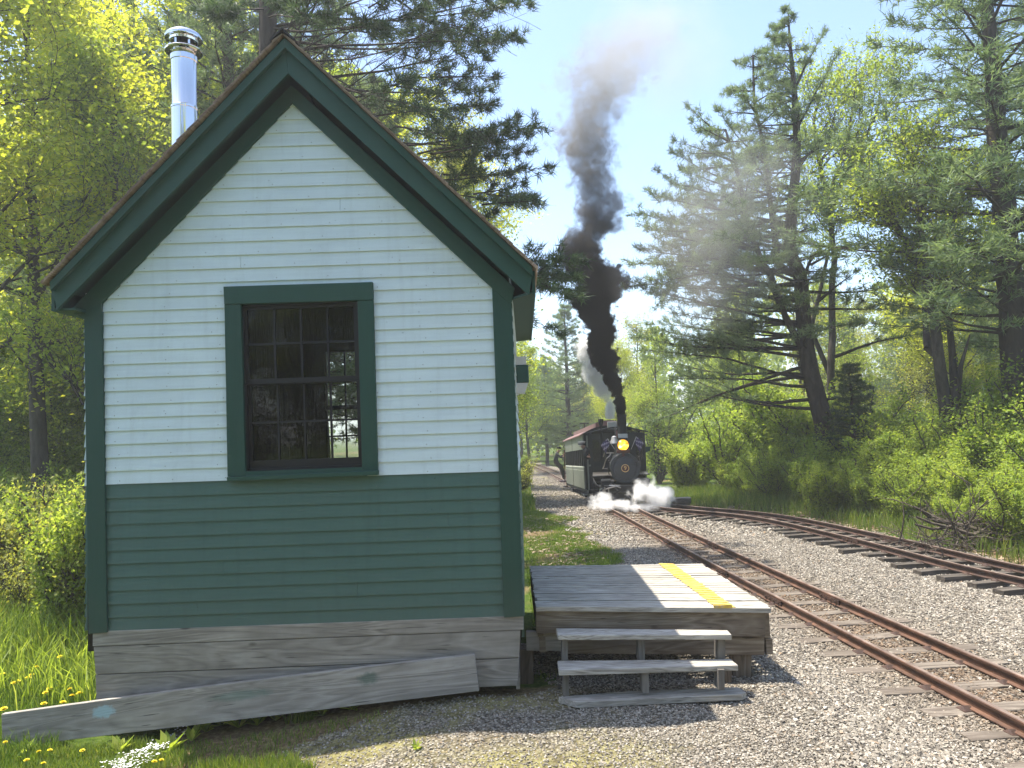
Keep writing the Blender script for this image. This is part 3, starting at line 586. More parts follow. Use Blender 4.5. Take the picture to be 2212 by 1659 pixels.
# rear wall with its own window
rx0, rz1 = H(697.7, 758.6, REAR)[0], H(697.7, 758.6, REAR)[1]; rx1 = rx0+(ox1-ox0)-.02; rz0 = rz1-(oz1-oz0)+.05
r0_, r1_ = REAR, REAR+T
sh.box(UL, rx0, r0_, r1_, ZB, ZE); sh.box(rx1, UR, r0_, r1_, ZB, ZE); sh.box(rx0, rx1, r0_, r1_, ZB, rz0); sh.box(rx0, rx1, r0_, r1_, rz1, ZE)
sh.prism([(UL, ZE), (UR, ZE), (apex[0], topz)], q, r0_, r1_)
sh.box(UL+T, UR-T, T, REAR, ZB, ZB+.05)
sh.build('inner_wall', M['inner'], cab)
# side and rear clapboards
sds = [[MB(), MB()] for _ in range(3)]; hgt = (1.0/11)*(H(1078, 1018)[1]-H(1078, 1332)[1])
for k in range(26):
    z0 = H(1078, 1332)[1]+k*hgt; z1 = z0+hgt
    if z1 > ZE+.1: break
    for si, (s, ub) in enumerate(((1, UR), (-1, UL))):
        mb = sds[si][0 if k < 11 else 1]
        a, b_ = ub+s*.026, ub+s*.008
        mb.hexa([(ub, .0, z0), (a, .0, z0), (a, REAR+T, z0), (ub, REAR+T, z0), (ub, 0, z1+.01), (b_, 0, z1+.01), (b_, REAR+T, z1+.01), (ub, REAR+T, z1+.01)])
    mb = sds[2][0 if k < 11 else 1]
    for ua, ub in ((UL, rx0), (rx1, UR)) if rz0-.02 < z0 < rz1 else ((UL, UR),):
        mb.hexa([(ua, REAR+T, z0), (ub, REAR+T, z0), (ub, REAR+T+.026, z0), (ua, REAR+T+.026, z0), (ua, REAR+T, z1), (ub, REAR+T, z1), (ub, REAR+T+.008, z1), (ua, REAR+T+.008, z1)])
for a_, b_ in sds: a_.build('side_siding', M['lowgreen'], cab); b_.build('side_siding', M['white'], cab)
# corner boards
def yb(poly, w0, w1, name, mat, bevel=.003): return PU(poly, w0, w1, wpx=-.03).build(name, mat, cab, bevel=bevel)
yb([(182, 672), (220, 655), (232, 1366), (192, 1369)], -.036, .0, 'corner_board', M['trim'])
yb([(1062.5, 612), (1104, 618), (1131, 1331), (1089, 1334)], -.036, .0, 'corner_board', M['trim'])
c = MB(); uo = H(1131, 1331, -.03)[0]; c.box(UR, uo+.001, .001, .12, ZB, ZE+.1); c.build('corner_board', M['trim'], cab)
mb = MB(); mb.box(UR, uo-.002, REAR-.05, REAR+T+.03, ZB, ZE+.1); mb.build('corner_board', M['trim'], cab)
# frieze boards along the gable
ft = (629.5, 184)
yb([(630.5, 222.7), ft, (150, 672), (183, 690), (220, 655)], -.034, -.001, 'frieze_board', M['trimh'])
yb([(630.5, 222.7), (1062.5, 622), (1104, 660), (1112, 622), ft], -.040, -.002, 'frieze_board', M['trimh'])
# rake boards: wide board and crown board
w = RV0
wide_l = [(617.6, 101), (622.5, 158.6), (122.4, 670), (112.8, 625)]; wide_r = [(617.6, 101), (1149.6, 594), (1142.5, 638), (622.5, 158.6)]
PU(wide_l, w, w+.03).build('rake_board', M['trimh'], cab, bevel=.003); PU(wide_r, w-.001, w+.029).build('rake_board', M['trimh'], cab, bevel=.003)
cr_l = [(616, 84), (617.6, 106), (113.3, 629), (110.4, 611)]; cr_r = [(616, 84), (1149.8, 578), (1149.6, 597), (617.6, 106)]
PU(cr_l, w-.045, w-.001, wpx=w-.02).build('crown_board', M['trimh'], cab, bevel=.003); PU(cr_r, w-.044, w-.002, wpx=w-.02).build('crown_board', M['trimh'], cab, bevel=.003)
# roof: sheathing underside (soffit) and shingle courses
rg_ = H(616, 84, w); el = H(110.4, 611, w); er = H(1149.8, 578, w)
th = .045
def slab(p, e, name):
    d = Vector((e[0]-p[0], e[1]-p[1])); d.normalize(); n_ = Vector((-d.y, d.x)); n_ = n_ if n_.y > 0 else -n_
    mb = MB(); a = (p[0], p[1]-.01); b_ = (e[0]-d.x*.02, e[1]-d.y*.02-.01)
    mb.prism([a, b_, (b_[0]-n_.x*.10, b_[1]-n_.y*.10), (a[0]-n_.x*.10, a[1]-n_.y*.10)], lambda q_, t: (q_[0], t, q_[1]), w+.031, RV1); mb.build(name, M['trim'], cab)
    # shingles: courses of individual shakes
    sg = MB(); L = math.hypot(e[0]-p[0], e[1]-p[1])+.035; nc = int(L/.135); r = random.Random(int(L*100))
    for c_ in range(nc+1):
        s0 = L-c_*.135; s1 = s0-.30
        if s0 < .03: break
        s1 = max(s1, 0); v = w-.075
        while v < RV1+.02:
            wd = r.uniform(.07, .16); v2 = min(v+wd, RV1+.03); j = r.uniform(-.014, .014) if c_ else 0; lift = .018+r.uniform(0, .006)
            bot = lambda s, h, vv: (p[0]+d.x*s+n_.x*h, vv, p[1]+d.y*s+n_.y*h)
            t0, t1 = .004+.0, .002
            sg.hexa([bot(s0+j, t0, v+.002), bot(s0+j, t0, v2-.002), bot(s1, t1, v2-.002), bot(s1, t1, v+.002), bot(s0+j, t0+lift, v+.002), bot(s0+j, t0+lift, v2-.002), bot(s1, t1+.006, v2-.002), bot(s1, t1+.006, v+.002)])
            v = v2
    return sg
s1_ = slab(rg_, el, 'roof_deck'); s2_ = slab(rg_, er, 'roof_deck')
rf1 = s1_.build('roof', M['shingle'], cab); rf2 = s2_.build('roof', M['shingle'], cab)
M['darkcap'] = plain('ridge_cap', (.02, .018, .018, 1), .8)
mb = MB(); 
for (e, sg) in ((el, -1), (er, 1)):
    d = Vector((e[0]-rg_[0], e[1]-rg_[1])).normalized(); n_ = Vector((-d.y, d.x)); n_ = n_ if n_.y > 0 else -n_
    a = (rg_[0], rg_[1]+.036); b_ = (a[0]+d.x*.13, a[1]+d.y*.13)
    mb.prism([a, b_, (b_[0]+n_.x*.014, b_[1]+n_.y*.014), (a[0], a[1]+.018)], lambda q_, t: (q_[0], t, q_[1]), w-.08, RV1+.03)
mb.build('ridge_cap', M['darkcap'], cab)
# eaves: fascia, flat soffit and return
fb_r = H(1142.5, 638, w); fb_l = H(122.4, 670, w)
mb = MB(); mb.box(er[0]-.006, er[0]+.018, w+.031, RV1, fb_r[1]+.01, er[1]-.02); mb.build('fascia_board', M['trim'], cab)
mb = MB(); mb.hexa([(-.012, .0, fb_r[1]+.0), (er[0]-.006, w+.031, fb_r[1]+.02), (er[0]-.006, RV1, fb_r[1]+.02), (-.012, RV1, fb_r[1]), (-.012, .0, fb_r[1]+.02), (er[0]-.006, w+.031, fb_r[1]+.04), (er[0]-.006, RV1, fb_r[1]+.04), (-.012, RV1, fb_r[1]+.02)]); mb.build('eave_soffit', M['trim'], cab)
mb = MB(); mb.box(el[0]-.018, el[0]+.008, w+.031, RV1, fb_l[1], el[1]-.02); mb.build('fascia_board', M['trim'], cab)
mb = MB(); mb.box(el[0]+.008, H(182, 683)[0]+.03, w+.031, RV1, fb_l[1], fb_l[1]+.02); mb.build('eave_soffit', M['trim'], cab)
# skirting boards under the siding (grey weathered)
def skirt(tl, tr, br, bl, w0, w1): return PU([tl, tr, br, bl], w0, w1).build('skirting_board', M['greywood'], cab, bevel=.004)
skirt((200, 1364), (1131, 1330), (1131, 1360.5), (200, 1396.3), -.020, .02)
skirt((202, 1397.5), (1124, 1361.5), (1122, 1420.5), (206, 1456.5), -.016, .02)
skirt((206, 1458), (1122, 1422), (1119, 1481), (208, 1522), -.012, .02)
mb = MB(); mb.box(UL+.05, UL+.2, .1, REAR, -.35, ZB); mb.build('skirting_board', M['greywood'], cab); mb = MB(); mb.box(UR-.06, UR-.03, .03, REAR, .02, ZB); mb.build('skirting_board', M['greywood'], cab)
# ---- window
win = empty('window', (0, 0, 0)); win.parent = cab
def WP(a, b_):  # fractions inside the opening
    t = [WQ[0][i]+(WQ[1][i]-WQ[0][i])*a for i in (0, 1)]; o_ = [WQ[3][i]+(WQ[2][i]-WQ[3][i])*a for i in (0, 1)]; return (t[0]+(o_[0]-t[0])*b_, t[1]+(o_[1]-t[1])*b_)
z5 = lambda x, y: ((x/3.016+500)/1.1302, (y/3.016+650)/1.1302)
def casing(pts, w0, w1): PU([z5(*p) for p in pts], w0, w1, wpx=-.03).build('window_casing', M['trimh' if pts[1][0]-pts[0][0] > 400 else 'trim'], win, bevel=.003)
casing([(142, 152), (1238, 118), (1242, 250), (147, 283)], -.046, .0); casing([(147, 284), (266, 280), (302, 1545), (170, 1550)], -.040, .0); casing([(1126, 254), (1242, 251), (1276, 1512), (1160, 1515)], -.040, .0)
PU([z5(*p) for p in [(168, 1552), (1278, 1503), (1278, 1537), (172, 1583)]], -.075, .02, wpx=-.05).build('sill', M['trimh'], win, bevel=.004)
PU([z5(*p) for p in [(296, 1512), (1162, 1480), (1166, 1515), (298, 1550)]], -.036, .05, wpx=-.03).build('sill', M['trimh'], win)
jb = MB(); 
def wbar(mb, a0, a1, b0, b1, w0, w1): mb.prism([WP(a0, b0), WP(a1, b0), WP(a1, b1), WP(a0, b1)], lambda p, t: (p[0], t, p[1]), w0, w1)
wbar(jb, -.02, .012, -.01, 1.01, 0, .11); wbar(jb, .988, 1.02, -.01, 1.01, 0, .11); wbar(jb, .012, .988, -.02, .006, 0, .11); wbar(jb, .012, .988, .985, 1.02, .012, .11); jb.build('window_jamb', M['blacksash'], win)
def sash(b0, b1, w0, w1, lo):
    mb = MB(); tb = .012 if not lo else .026; wbar(mb, .013, .043, b0, b1, w0, w1); wbar(mb, .957, .987, b0, b1, w0, w1)
    bt = .024; bb = .032 if not lo else .045
    wbar(mb, .043, .957, b0, b0+bt, w0, w1); wbar(mb, .043, .957, b1-bb, b1, w0, w1)
    g0, g1 = b0+bt, b1-bb; e = .0085
    for k in (1, 2, 3):
        a = .043+.914*k/4; wbar(mb, a-e, a+e, g0, g1, w0+.006, w1-.008)
    m_ = (g0+g1)/2; wbar(mb, .043, .957, m_-.006, m_+.006, w0+.0055, w1-.0075)
    s = mb.build('sash', M['blacksash'], win); 
    g = MB(); g.prism([WP(.03, g0-.01), WP(.97, g0-.01), WP(.97, g1+.01), WP(.03, g1+.01)], lambda p, t: (p[0], t, p[1]), (w0+w1)/2, (w0+w1)/2+.003); g.f = g.f[:1]; g.m = g.m[:1]; g.build('window_pane', M['glass'], s)
sash(.005, .482, .020, .052, False); sash(.462, .985, .054, .086, True)
# rear window
rw = empty('window', (0, 0, 0)); rw.parent = cab
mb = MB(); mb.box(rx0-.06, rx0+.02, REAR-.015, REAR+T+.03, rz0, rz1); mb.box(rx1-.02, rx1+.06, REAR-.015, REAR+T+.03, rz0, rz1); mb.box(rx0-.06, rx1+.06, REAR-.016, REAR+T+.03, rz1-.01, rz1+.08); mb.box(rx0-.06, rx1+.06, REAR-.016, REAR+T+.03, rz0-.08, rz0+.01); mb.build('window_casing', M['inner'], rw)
mb = MB(); rm = (rz0+rz1)/2; mb.box(rx0, rx1, REAR+.03, REAR+.06, rm-.022, rm+.022); mb.box(rx0, rx0+.03, REAR+.03, REAR+.06, rz0, rz1); mb.box(rx1-.03, rx1, REAR+.03, REAR+.06, rz0, rz1)
for k in (1, 2, 3):
    a = rx0+(rx1-rx0)*k/4; mb.box(a-.009, a+.009, REAR+.033, REAR+.057, rz0, rz1)
for f in (.25, .75): z = rz0+(rz1-rz0)*f; mb.box(rx0, rx1, REAR+.034, REAR+.056, z-.009, z+.009)
s = mb.build('sash', M['blacksash'], rw); mb = MB(); mb.add([(rx0, REAR+.045, rz0), (rx1, REAR+.045, rz0), (rx1, REAR+.045, rz1), (rx0, REAR+.045, rz1)], [(0, 1, 2, 3)]); mb.build('window_pane', M['glass'], s)
# ---- stove pipe through the roof
pd = .75
def chim():
    d0 = 6.0+pd; cb = PD(399, 300, d0); ct = PD(397, 112, d0)
    rb = (430-375)/2*d0/F; ch = empty('stove_pipe'); ch.parent = cab
    Mi = cab.matrix_world.inverted() if False else None
    base = Vector(((cb-HO).dot(hu), (cb-HO).dot(hv), cb.z)); top = Vector(((ct-HO).dot(hu), (ct-HO).dot(hv), ct.z))
    ax = (top-base); base = base-ax*.35; L = ax.length*1.35; ch.location = base
    rot = Vector((0, 0, 1)).rotation_difference(ax.normalized()); ch.rotation_euler = rot.to_euler()
    seam = L*(.35+(300-248)/(188)*1/1.35*1.0*.74)
    mb = MB(); mb.lathe([(rb, 0), (rb, seam), (rb+.004, seam+.004), (rb+.004, seam+.022), (rb, seam+.026), (rb-.003, seam+.03), (rb-.003, L-.10), (rb+.004, L-.095), (rb+.004, L-.05), (rb-.012, L-.045), (rb-.012, L)], 40)
    mb.build('flue', M['steel'], ch, smooth=True)
    s = d0/F
    mb = MB(); mb.lathe([(rb*.9, L-.02), (rb*1.42, L-.012), (rb*1.46, L+.0), (rb*1.42, L+.01), (rb*1.05, L+.035), (rb*.95, L+.04)], 40); mb.build('flue_collar', M['steel'], ch, smooth=True)
    mb = MB(); mb.lathe([(rb*.78, L+.03), (rb*.78, L+.11)], 32); mb.build('flue_baffle', M['locodark'], ch, smooth=True)
    mb = MB()
    for k in range(6):
        a = k*math.pi/3+.3; mb.bar((rb*1.0*math.cos(a), rb*1.0*math.sin(a), L+.03), (rb*1.0*math.cos(a), rb*1.0*math.sin(a), L+.12), .018, .004)
    mb.build('cap_strut', M['steel'], ch)
    mb = MB(); mb.lathe([(rb*1.1, L+.085), (rb*1.14, L+.105), (rb*1.42, L+.11), (rb*1.45, L+.125), (rb*1.35, L+.15), (rb*1.05, L+.175), (rb*.6, L+.19), (.001, L+.195)], 40); mb.build('rain_cap', M['steel'], ch, smooth=True)
chim()
# ---- small box on the side wall
wb = empty('wall_box', HO+hu*.03+hv*1.0+Vector((0, 0, 2.45)), -HA, 'small dark green signal box with white top and foot on the cabin side wall', 'wall box')
zz = lambda y: PD(1125, y, 7.0).z-2.45
mb = MB(); mb.box(-.02, .095, 0, .12, zz(827), zz(788)); mb.build('box_body', M['boxgreen'], wb, bevel=.01)
mb = MB(); mb.box(-.02, .075, .002, .11, zz(788)+.001, zz(770)); mb.build('box_top', M['capwhite'], wb)
mb = MB(); mb.hexa([(-.02, .004, zz(850)), (.05, .004, zz(850)), (.05, .1, zz(850)), (-.02, .1, zz(850)), (-.02, .004, zz(827)-.001), (.088, .004, zz(827)-.001), (.088, .11, zz(827)-.001), (-.02, .11, zz(827)-.001)]); mb.build('box_foot', M['capwhite'], wb)
# ================================================================ leaning plank
def plankpt(x, y, w_): p = H(x, y, w_); return HO+hu*p[0]+hv*w_+Vector((0, 0, p[1]-HO.z))
pl = MB(); A_, B_, C_, D_ = [(2.5, 1543), (1025, 1414), (1035, 1490), (5, 1613)]
n = 22; top, bot = [], []
for i in range(n+1):
    f = i/n; bow = -7*math.sin(f*math.pi)*.6; ww = -.13+.03*f
    t = plankpt(A_[0]+(B_[0]-A_[0])*f, A_[1]+(B_[1]-A_[1])*f+bow, ww); b_ = plankpt(D_[0]+(C_[0]-D_[0])*f, D_[1]+(C_[1]-D_[1])*f+3, ww-.02)
    top.append((t, t+hv*.04)); bot.append((b_, b_+hv*.04))
vs = []; 
for (a, b_), (c_, d_) in zip(top, bot): vs += [a, b_, d_, c_]
o0 = vs[0].copy(); ang = math.atan2((vs[-4]-vs[0]).z, (vs[-4]-vs[0]).x)
Rm_ = Matrix.Rotation(ang, 3, 'Y'); loc = [(Rm_ @ (v-o0)) for v in vs]
pl.add(loc, [(i*4+k, i*4+(k+1) % 4, (i+1)*4+(k+1) % 4, (i+1)*4+k) for i in range(n) for k in range(4)]+[(0, 1, 2, 3), tuple(range(n*4, n*4+4))])
# plank material with paint blots
m, nt, nd, ln, b = newmat('plank_wood'); 
M['plank'] = wood('plank_wood', [(.19, .17, .145), (.34, .31, .27), (.48, .445, .395)], 0, 1.0)
nt = M['plank'].node_tree; nd, ln = nt.nodes, nt.links; b = nd['Principled BSDF']; src = b.inputs['Base Color'].links[0].from_socket
def blot(nd, ln, src, cx, cz, rx, rz, col, dens, edge=.25):
    tc = N(nd, 'ShaderNodeTexCoord'); mp = N(nd, 'ShaderNodeMapping'); mp.inputs['Location'].default_value = (-cx/rx, 0, -cz/rz); mp.inputs['Scale'].default_value = (1/rx, 0, 1/rz); ln.new(tc.outputs['Object'], mp.inputs[0])
    l = N(nd, 'ShaderNodeVectorMath', operation='LENGTH'); ln.new(mp.outputs[0], l.inputs[0]); nz = noise(nd, ln, tc.outputs['Object'], 26, 4, .7)
    f = mathn(nd, ln, 'ADD', l.outputs['Value'], mathn(nd, ln, 'MULTIPLY', mathn(nd, ln, 'SUBTRACT', nz, .5), 1.1)); k = ramp(nd, ln, f, [(.9-edge, (dens,)*3), (.95, (0, 0, 0))])
    return mixc(nd, ln, k, src, col)
def ploc(x, y): v = Rm_ @ (plankpt(x, y, -.13)-o0); return v.x, v.z
a = ploc(224, 1538); src = blot(nd, ln, src, a[0], a[1], .10, .055, (.34, .47, .50, 1), .85, .25)
a = ploc(795, 1468); src = blot(nd, ln, src, a[0], a[1], .10, .06, (.05, .11, .08, 1), .6, .45)
a = ploc(520, 1503); src = blot(nd, ln, src, a[0], a[1], .3, .05, (.12, .20, .16, 1), .5, .5)
ln.new(src, b.inputs['Base Color'])
po = pl.build('leaning_plank', M['plank'], bevel=.004); po.location = o0; po.rotation_euler = (0, -ang, 0) if False else Matrix.Rotation(-ang, 3, 'Y').to_euler()
tag(po, 'long grey plank leaning along the foot of the cabin with a pale blue paint blot', 'plank')
# ================================================================ platform
dk = [PZ(1160, 1311, .60), PZ(1668, 1314, .55), PZ(1515, 1217, .55), PZ(1145, 1222, .60)]   # front-left, front-right, back-right, back-left (top)
PF = empty('boarding_platform', (dk[0].x, dk[0].y, 0), 0, 'low weathered wooden boarding platform with a yellow stripe beside the track', 'platform'); PFo = Vector(PF.location)
def DK(a, b_, dz=0): return (dk[0].lerp(dk[1], a)).lerp(dk[3].lerp(dk[2], a), b_)-PFo+Vector((0, 0, dz))
mb = MB(); nb = 22; rr_ = random.Random(8)
for i in range(nb):
    b0, b1 = i/nb, (i+1)/nb-.0085; e = rr_.uniform(-.008, .006); z = rr_.uniform(-.004, .003); e2 = rr_.uniform(-.006, .006)
    m_ = 6; vs = []
    for k in range(m_+1):
        a = e+(1+e2-e)*k/m_; y_ = rr_.uniform(-.001, .001); zc = z+rr_.uniform(-.002, .002)
        p0, p1 = DK(a, b0, zc), DK(a, b1, zc); dn = Vector((0, 0, -.038)); vs += [p0+dn, p1+dn, p1, p0]
    mb.add(vs, [(j*4+k, j*4+(k+1) % 4, (j+1)*4+(k+1) % 4, (j+1)*4+k) for j in range(m_) for k in range(4)]+[(0, 1, 2, 3), tuple(range(m_*4, m_*4+4))])
mb.build('deck', M['deckwood'], PF, bevel=.003)
# yellow stripe painted across the boards (sheet 4 mm above each)
z3 = lambda x, y: ((x/3.16+1250)/1.1302, (y/3.16+1300)/1.1302)
ya = [PZ(*z3(1130, 240), .57), PZ(*z3(1243, 240), .57), PZ(*z3(1700, 560), .56), PZ(*z3(1548, 560), .56)]
mb = MB(); 
for i in range(nb):
    f0_, f1_ = i/nb, (i+1)/nb-.012
    l0 = ya[3].lerp(ya[0], f0_); l1 = ya[3].lerp(ya[0], f1_); r0_2 = ya[2].lerp(ya[1], f0_); r1_2 = ya[2].lerp(ya[1], f1_); j = [rr_.uniform(-.008, .008) for _ in range(4)]
    def onto(p, j_):
        # find deck height from the fraction along the width
        a = (p.x-dk[0].x)/(dk[1].x-dk[0].x); b_ = (p.y-dk[0].y)/(dk[3].y-dk[0].y); q_ = DK(min(max(a, 0), 1), min(max(b_, .002), 1)); return Vector((p.x+j_-PFo.x, q_.y, q_.z+.0065))
    q4 = [onto(l0, j[0]), onto(r0_2, j[1]), onto(r1_2, j[2]), onto(l1, j[3])]
    mb.add(q4+[v-Vector((0, 0, .003)) for v in q4], [(0, 1, 2, 3), (4, 7, 6, 5), (0, 4, 5, 1), (1, 5, 6, 2), (2, 6, 7, 3), (3, 7, 4, 0)])
fd = dk[0].y-.0
def FP(x, y, off=0.0):     # a sketch point on the upright plane of the platform front
    r_ = ray(x, y); nrm = Vector(((dk[1]-dk[0]).y, -(dk[1]-dk[0]).x, 0)).normalized(); t = ((dk[0]-EYE).dot(nrm)+off)/r_.dot(nrm); return EYE+r_*t-PFo
fn_ = Vector(((dk[1]-dk[0]).y, -(dk[1]-dk[0]).x, 0)).normalized()    # points toward the camera
def fbox(pts, off0, th, name, mat, parent=PF, bevel=.004, mbx=None):
    q_ = [FP(*z3(*p), off0) for p in pts]; m2 = mbx or MB(); m2.prism(q_, lambda p, t: p-fn_*t, 0, th)
    return m2 if mbx else m2.build(name, mat, parent, bevel=bevel)
def fsheet(pts, off): q_ = [FP(*z3(*p), off) for p in pts]; mb.prism(q_, lambda p, t: p-fn_*t, 0, .002)
fsheet([(1552, 561), (1702, 562), (1698, 584), (1560, 586)], .006); fsheet([(1570, 597), (1640, 599), (1632, 618), (1590, 614)], -.024)
mb.build('yellow_stripe', M['yellow'], PF)
fbox([(186, 579), (1960, 601), (1955, 806), (185, 779)], -.03, .05, 'rim_beam', M['brownwood'])
fbox([(400, 800), (1948, 808), (1946, 948), (400, 935)], -.06, .06, 'lower_beam', M['brownwood'])
fbox([(108, 765), (395, 772), (390, 915), (112, 912)], -.065, .05, 'lower_beam', M['greywood'])
fbox([(1702, 945), (1848, 945), (1845, 1168), (1702, 1172)], -.10, .13, 'platform_post', M['postwood'])
fbox([(62, 905), (160, 905), (165, 1195), (62, 1180)], -.10, .13, 'platform_post', M['postwood'])
# side beams, back posts, joists
def PB(a, b_, z0, z1): return DK(a, b_)+Vector((0, 0, z0)), DK(a, b_)+Vector((0, 0, z1))
for a in (.012, .985):
    mb = MB(); f, k = DK(a, .03), DK(a, .985); mb.bar(f+Vector((0, 0, -.145)), k+Vector((0, 0, -.145)), .045, .2); mb.bar(f+Vector((.012, 0, -.31)), k+Vector((.012, 0, -.31)), .05, .12); mb.build('side_beam', M['brownwood'], PF)
mb = MB(); mb.bar(DK(.012, .985, -.145), DK(.985, .985, -.145), .045, .2); mb.build('rim_beam', M['brownwood'], PF)
for a in (.06, .93):
    mb = MB(); p = DK(a, .93); mb.box(p.x-.06, p.x+.06, p.y-.06, p.y+.06, -.2, p.z-.05); mb.build('platform_post', M['postwood'], PF)
mb = MB()
for k in range(5): a = .15+.7*k/4; mb.bar(DK(a, .04, -.12), DK(a, .97, -.12), .04, .15)
mb.build('joist', M['brownwood'], PF)
# steps
ST = empty('wooden_steps', (PFo.x+.5, PFo.y-.2, 0), 0, 'two grey wooden steps in front of the platform', 'steps'); so_ = Vector(ST.location)
def tread(fl, fr_, br_, bl_, z, th, name='tread'):
    q_ = [PZ(*z3(*p), z)-so_ for p in (fl, fr_, br_, bl_)]; mb = MB(); 
    for (f0_, f1_) in ((0, .485), (.50, 1)):
        a = [q_[0].lerp(q_[3], f0_), q_[1].lerp(q_[2], f0_), q_[1].lerp(q_[2], f1_), q_[0].lerp(q_[3], f1_)]; mb.hexa([v-Vector((0, 0, th)) for v in a]+a)
    mb.build(name, M['deckwood'], ST, bevel=.006)
tread((353, 791), (1695, 787), (1662, 752), (338, 737), .43, .04); tread((360, 1062), (1745, 1022), (1688, 976), (350, 988), .24, .042)
for (x0, x1, ya_, yb_) in ((386, 430, 826, 1000), (976, 1026, 826, 995), (1592, 1646, 822, 990)):
    d_ = PZ(*z3(x0, 791), .43).y+.06; a, b_, c_, e_ = [PD(*z3(*p), d_)-so_ for p in ((x0, yb_), (x1, yb_), (x1, ya_), (x0, ya_))]
    mb = MB(); mb.prism([a, b_, c_, e_], lambda p, t: p+Vector((0, t, 0)), 0, .12); mb.build('step_support', M['postgrey'], ST)
for (x0, x1, ya_, yb_) in ((396, 440, 1096, 1262), (1005, 1056, 1080, 1240), (1592, 1640, 1060, 1215)):
    d_ = PZ(*z3(x0, 1050), .24).y+.04; a, b_, c_, e_ = [PD(*z3(*p), d_)-so_ for p in ((x0, yb_), (x1, yb_), (x1, ya_), (x0, ya_))]
    mb = MB(); mb.prism([a, b_, c_, e_], lambda p, t: p+Vector((0, t, 0)), 0, .12); mb.build('step_support', M['postgrey'], ST)
# stringer block
fbox([(1640, 1055), (1700, 1050), (1690, 1195), (1650, 1195)], .03, .09, 'step_support', M['postwood'], PF)
# ground plank
gp = [PZ(*z3(*p), .03) for p in ((360, 1268), (500, 1308), (1770, 1246), (1805, 1232), (1745, 1192), (900, 1222))]; go = gp[0].copy(); go.z = 0
mb = MB(); mb.prism([(p-go) for p in gp], lambda p, t: Vector((p.x, p.y, .03+t)), -.045, .0); o = mb.build('ground_plank', M['deckwood'], bevel=.004); o.location = go
tag(o, 'pale flat plank lying on the gravel below the lowest step', 'plank')
# ================================================================ steam locomotive
z2 = lambda x, y: ((x/5.925+1320)/1.1302, (y/5.925+980)/1.1302)
LH = math.atan2(float(Xm(24.5)-Xm(20.5)), 4.0); lr = Vector((math.sin(LH), math.cos(LH), 0)); lx = Vector((math.cos(LH), -math.sin(LH), 0))
LO = Vector((float(Xm(20.5)), 20.5, float(zrail(21.2))))
loco = empty('steam_locomotive', LO, -LH, 'small black narrow gauge steam locomotive with lit headlight and round number plate 9', 'locomotive')
def LP(x, y, yl=0.0):      # sketch point on an upright plane across the engine, yl metres behind its front -> local (x, z)
    v = ray(*z2(x, y)); t = ((LO-EYE).dot(lr)+yl)/v.dot(lr); p = EYE+v*t-LO; return p.dot(lx), p.z
cx, cz = LP(1222, 965, 0); RS = (LP(1435, 965)[0]-LP(1003, 965)[0])/2
def pt(x, y, yl): a = LP(x, y, yl); return (a[0], yl, a[1])
mb = MB(); mb.lathe([(RS*.98, .02), (RS, .03), (RS, 1.0), (RS*.9, 1.02), (RS*.9, 2.7)], 40, (cx, 0, cz), 'y'); boil = mb.build('boiler', M['loco'], loco, smooth=True)
mb = MB(); 
for yy in (1.02, 1.6, 2.2): mb.lathe([(RS*.9, yy), (RS*.93, yy+.004), (RS*.93, yy+.05), (RS*.9, yy+.054)], 40, (cx, 0, cz), 'y')
mb.build('boiler_band', M['copper'], boil, smooth=True)
mb = MB(); mb.lathe([(RS*1.01, .03), (RS*1.01, -.005), (RS*.99, -.015), (RS*.80, -.018), (RS*.785, -.008), (RS*.765, -.008), (RS*.75, -.03), (RS*.5, -.045), (.001, -.05)], 48, (cx, 0, cz), 'y'); door = mb.build('smokebox_door', M['boxgrey'], loco, smooth=True)
mb = MB()
for k in range(14):
    a = 2*math.pi*(k+.5)/14; q_ = (cx+RS*.9*math.cos(a), cz+RS*.9*math.sin(a)); mb.lathe([(.014, -.035), (.014, -.01)], 6, (q_[0], 0, q_[1]), 'y')
mb.build('door_bolt', M['loco'], door)
mb = MB(); h0 = LP(1310, 905); h1 = LP(1392, 905); h2 = LP(1345, 1020); mb.box(h0[0], h1[0], -.06, -.03, h0[1]-.012, h0[1]+.006); mb.box(h0[0], h1[0], -.06, -.03, h0[1]+.03, h0[1]+.045); mb.box(h1[0]-.03, h1[0]-.005, -.07, -.03, h0[1]-.07, h0[1]+.07); mb.box(h2[0], h2[0]+.07, -.06, -.03, h2[1]-.01, h2[1]+.01); mb.build('door_hinge', M['loco'], door)
RP = .105; mb = MB(); mb.lathe([(RP, -.04), (RP, -.062), (RP*.90, -.068), (RP*.82, -.062), (RP*.82, -.056), (.001, -.056)], 40, (cx, 0, cz), 'y'); plate = mb.build('number_plate', [M['brass']], loco, smooth=True)
mb = MB(); mb.lathe([(RP*.815, -.0565), (RP*.80, -.0585), (.001, -.0585)], 40, (cx, 0, cz), 'y'); mb.build('plate_field', M['maroon'], plate)
fc = bpy.data.curves.new('numeral', 'FONT'); fc.body = '9'; fc.size = .155; fc.extrude = .004; fc.align_x = 'CENTER'; fc.align_y = 'CENTER'; fc.offset = .001
to = bpy.data.objects.new('numeral', fc); C.collection.objects.link(to); dg = bpy.context.evaluated_depsgraph_get(); nm = bpy.data.meshes.new_from_object(to.evaluated_get(dg)); bpy.data.objects.remove(to)
nm.materials.clear(); nm.materials.append(M['brass']); no = link(bpy.data.objects.new('numeral', nm), plate); no.location = (cx, -.063, cz); no.rotation_euler = (math.pi/2, 0, 0)
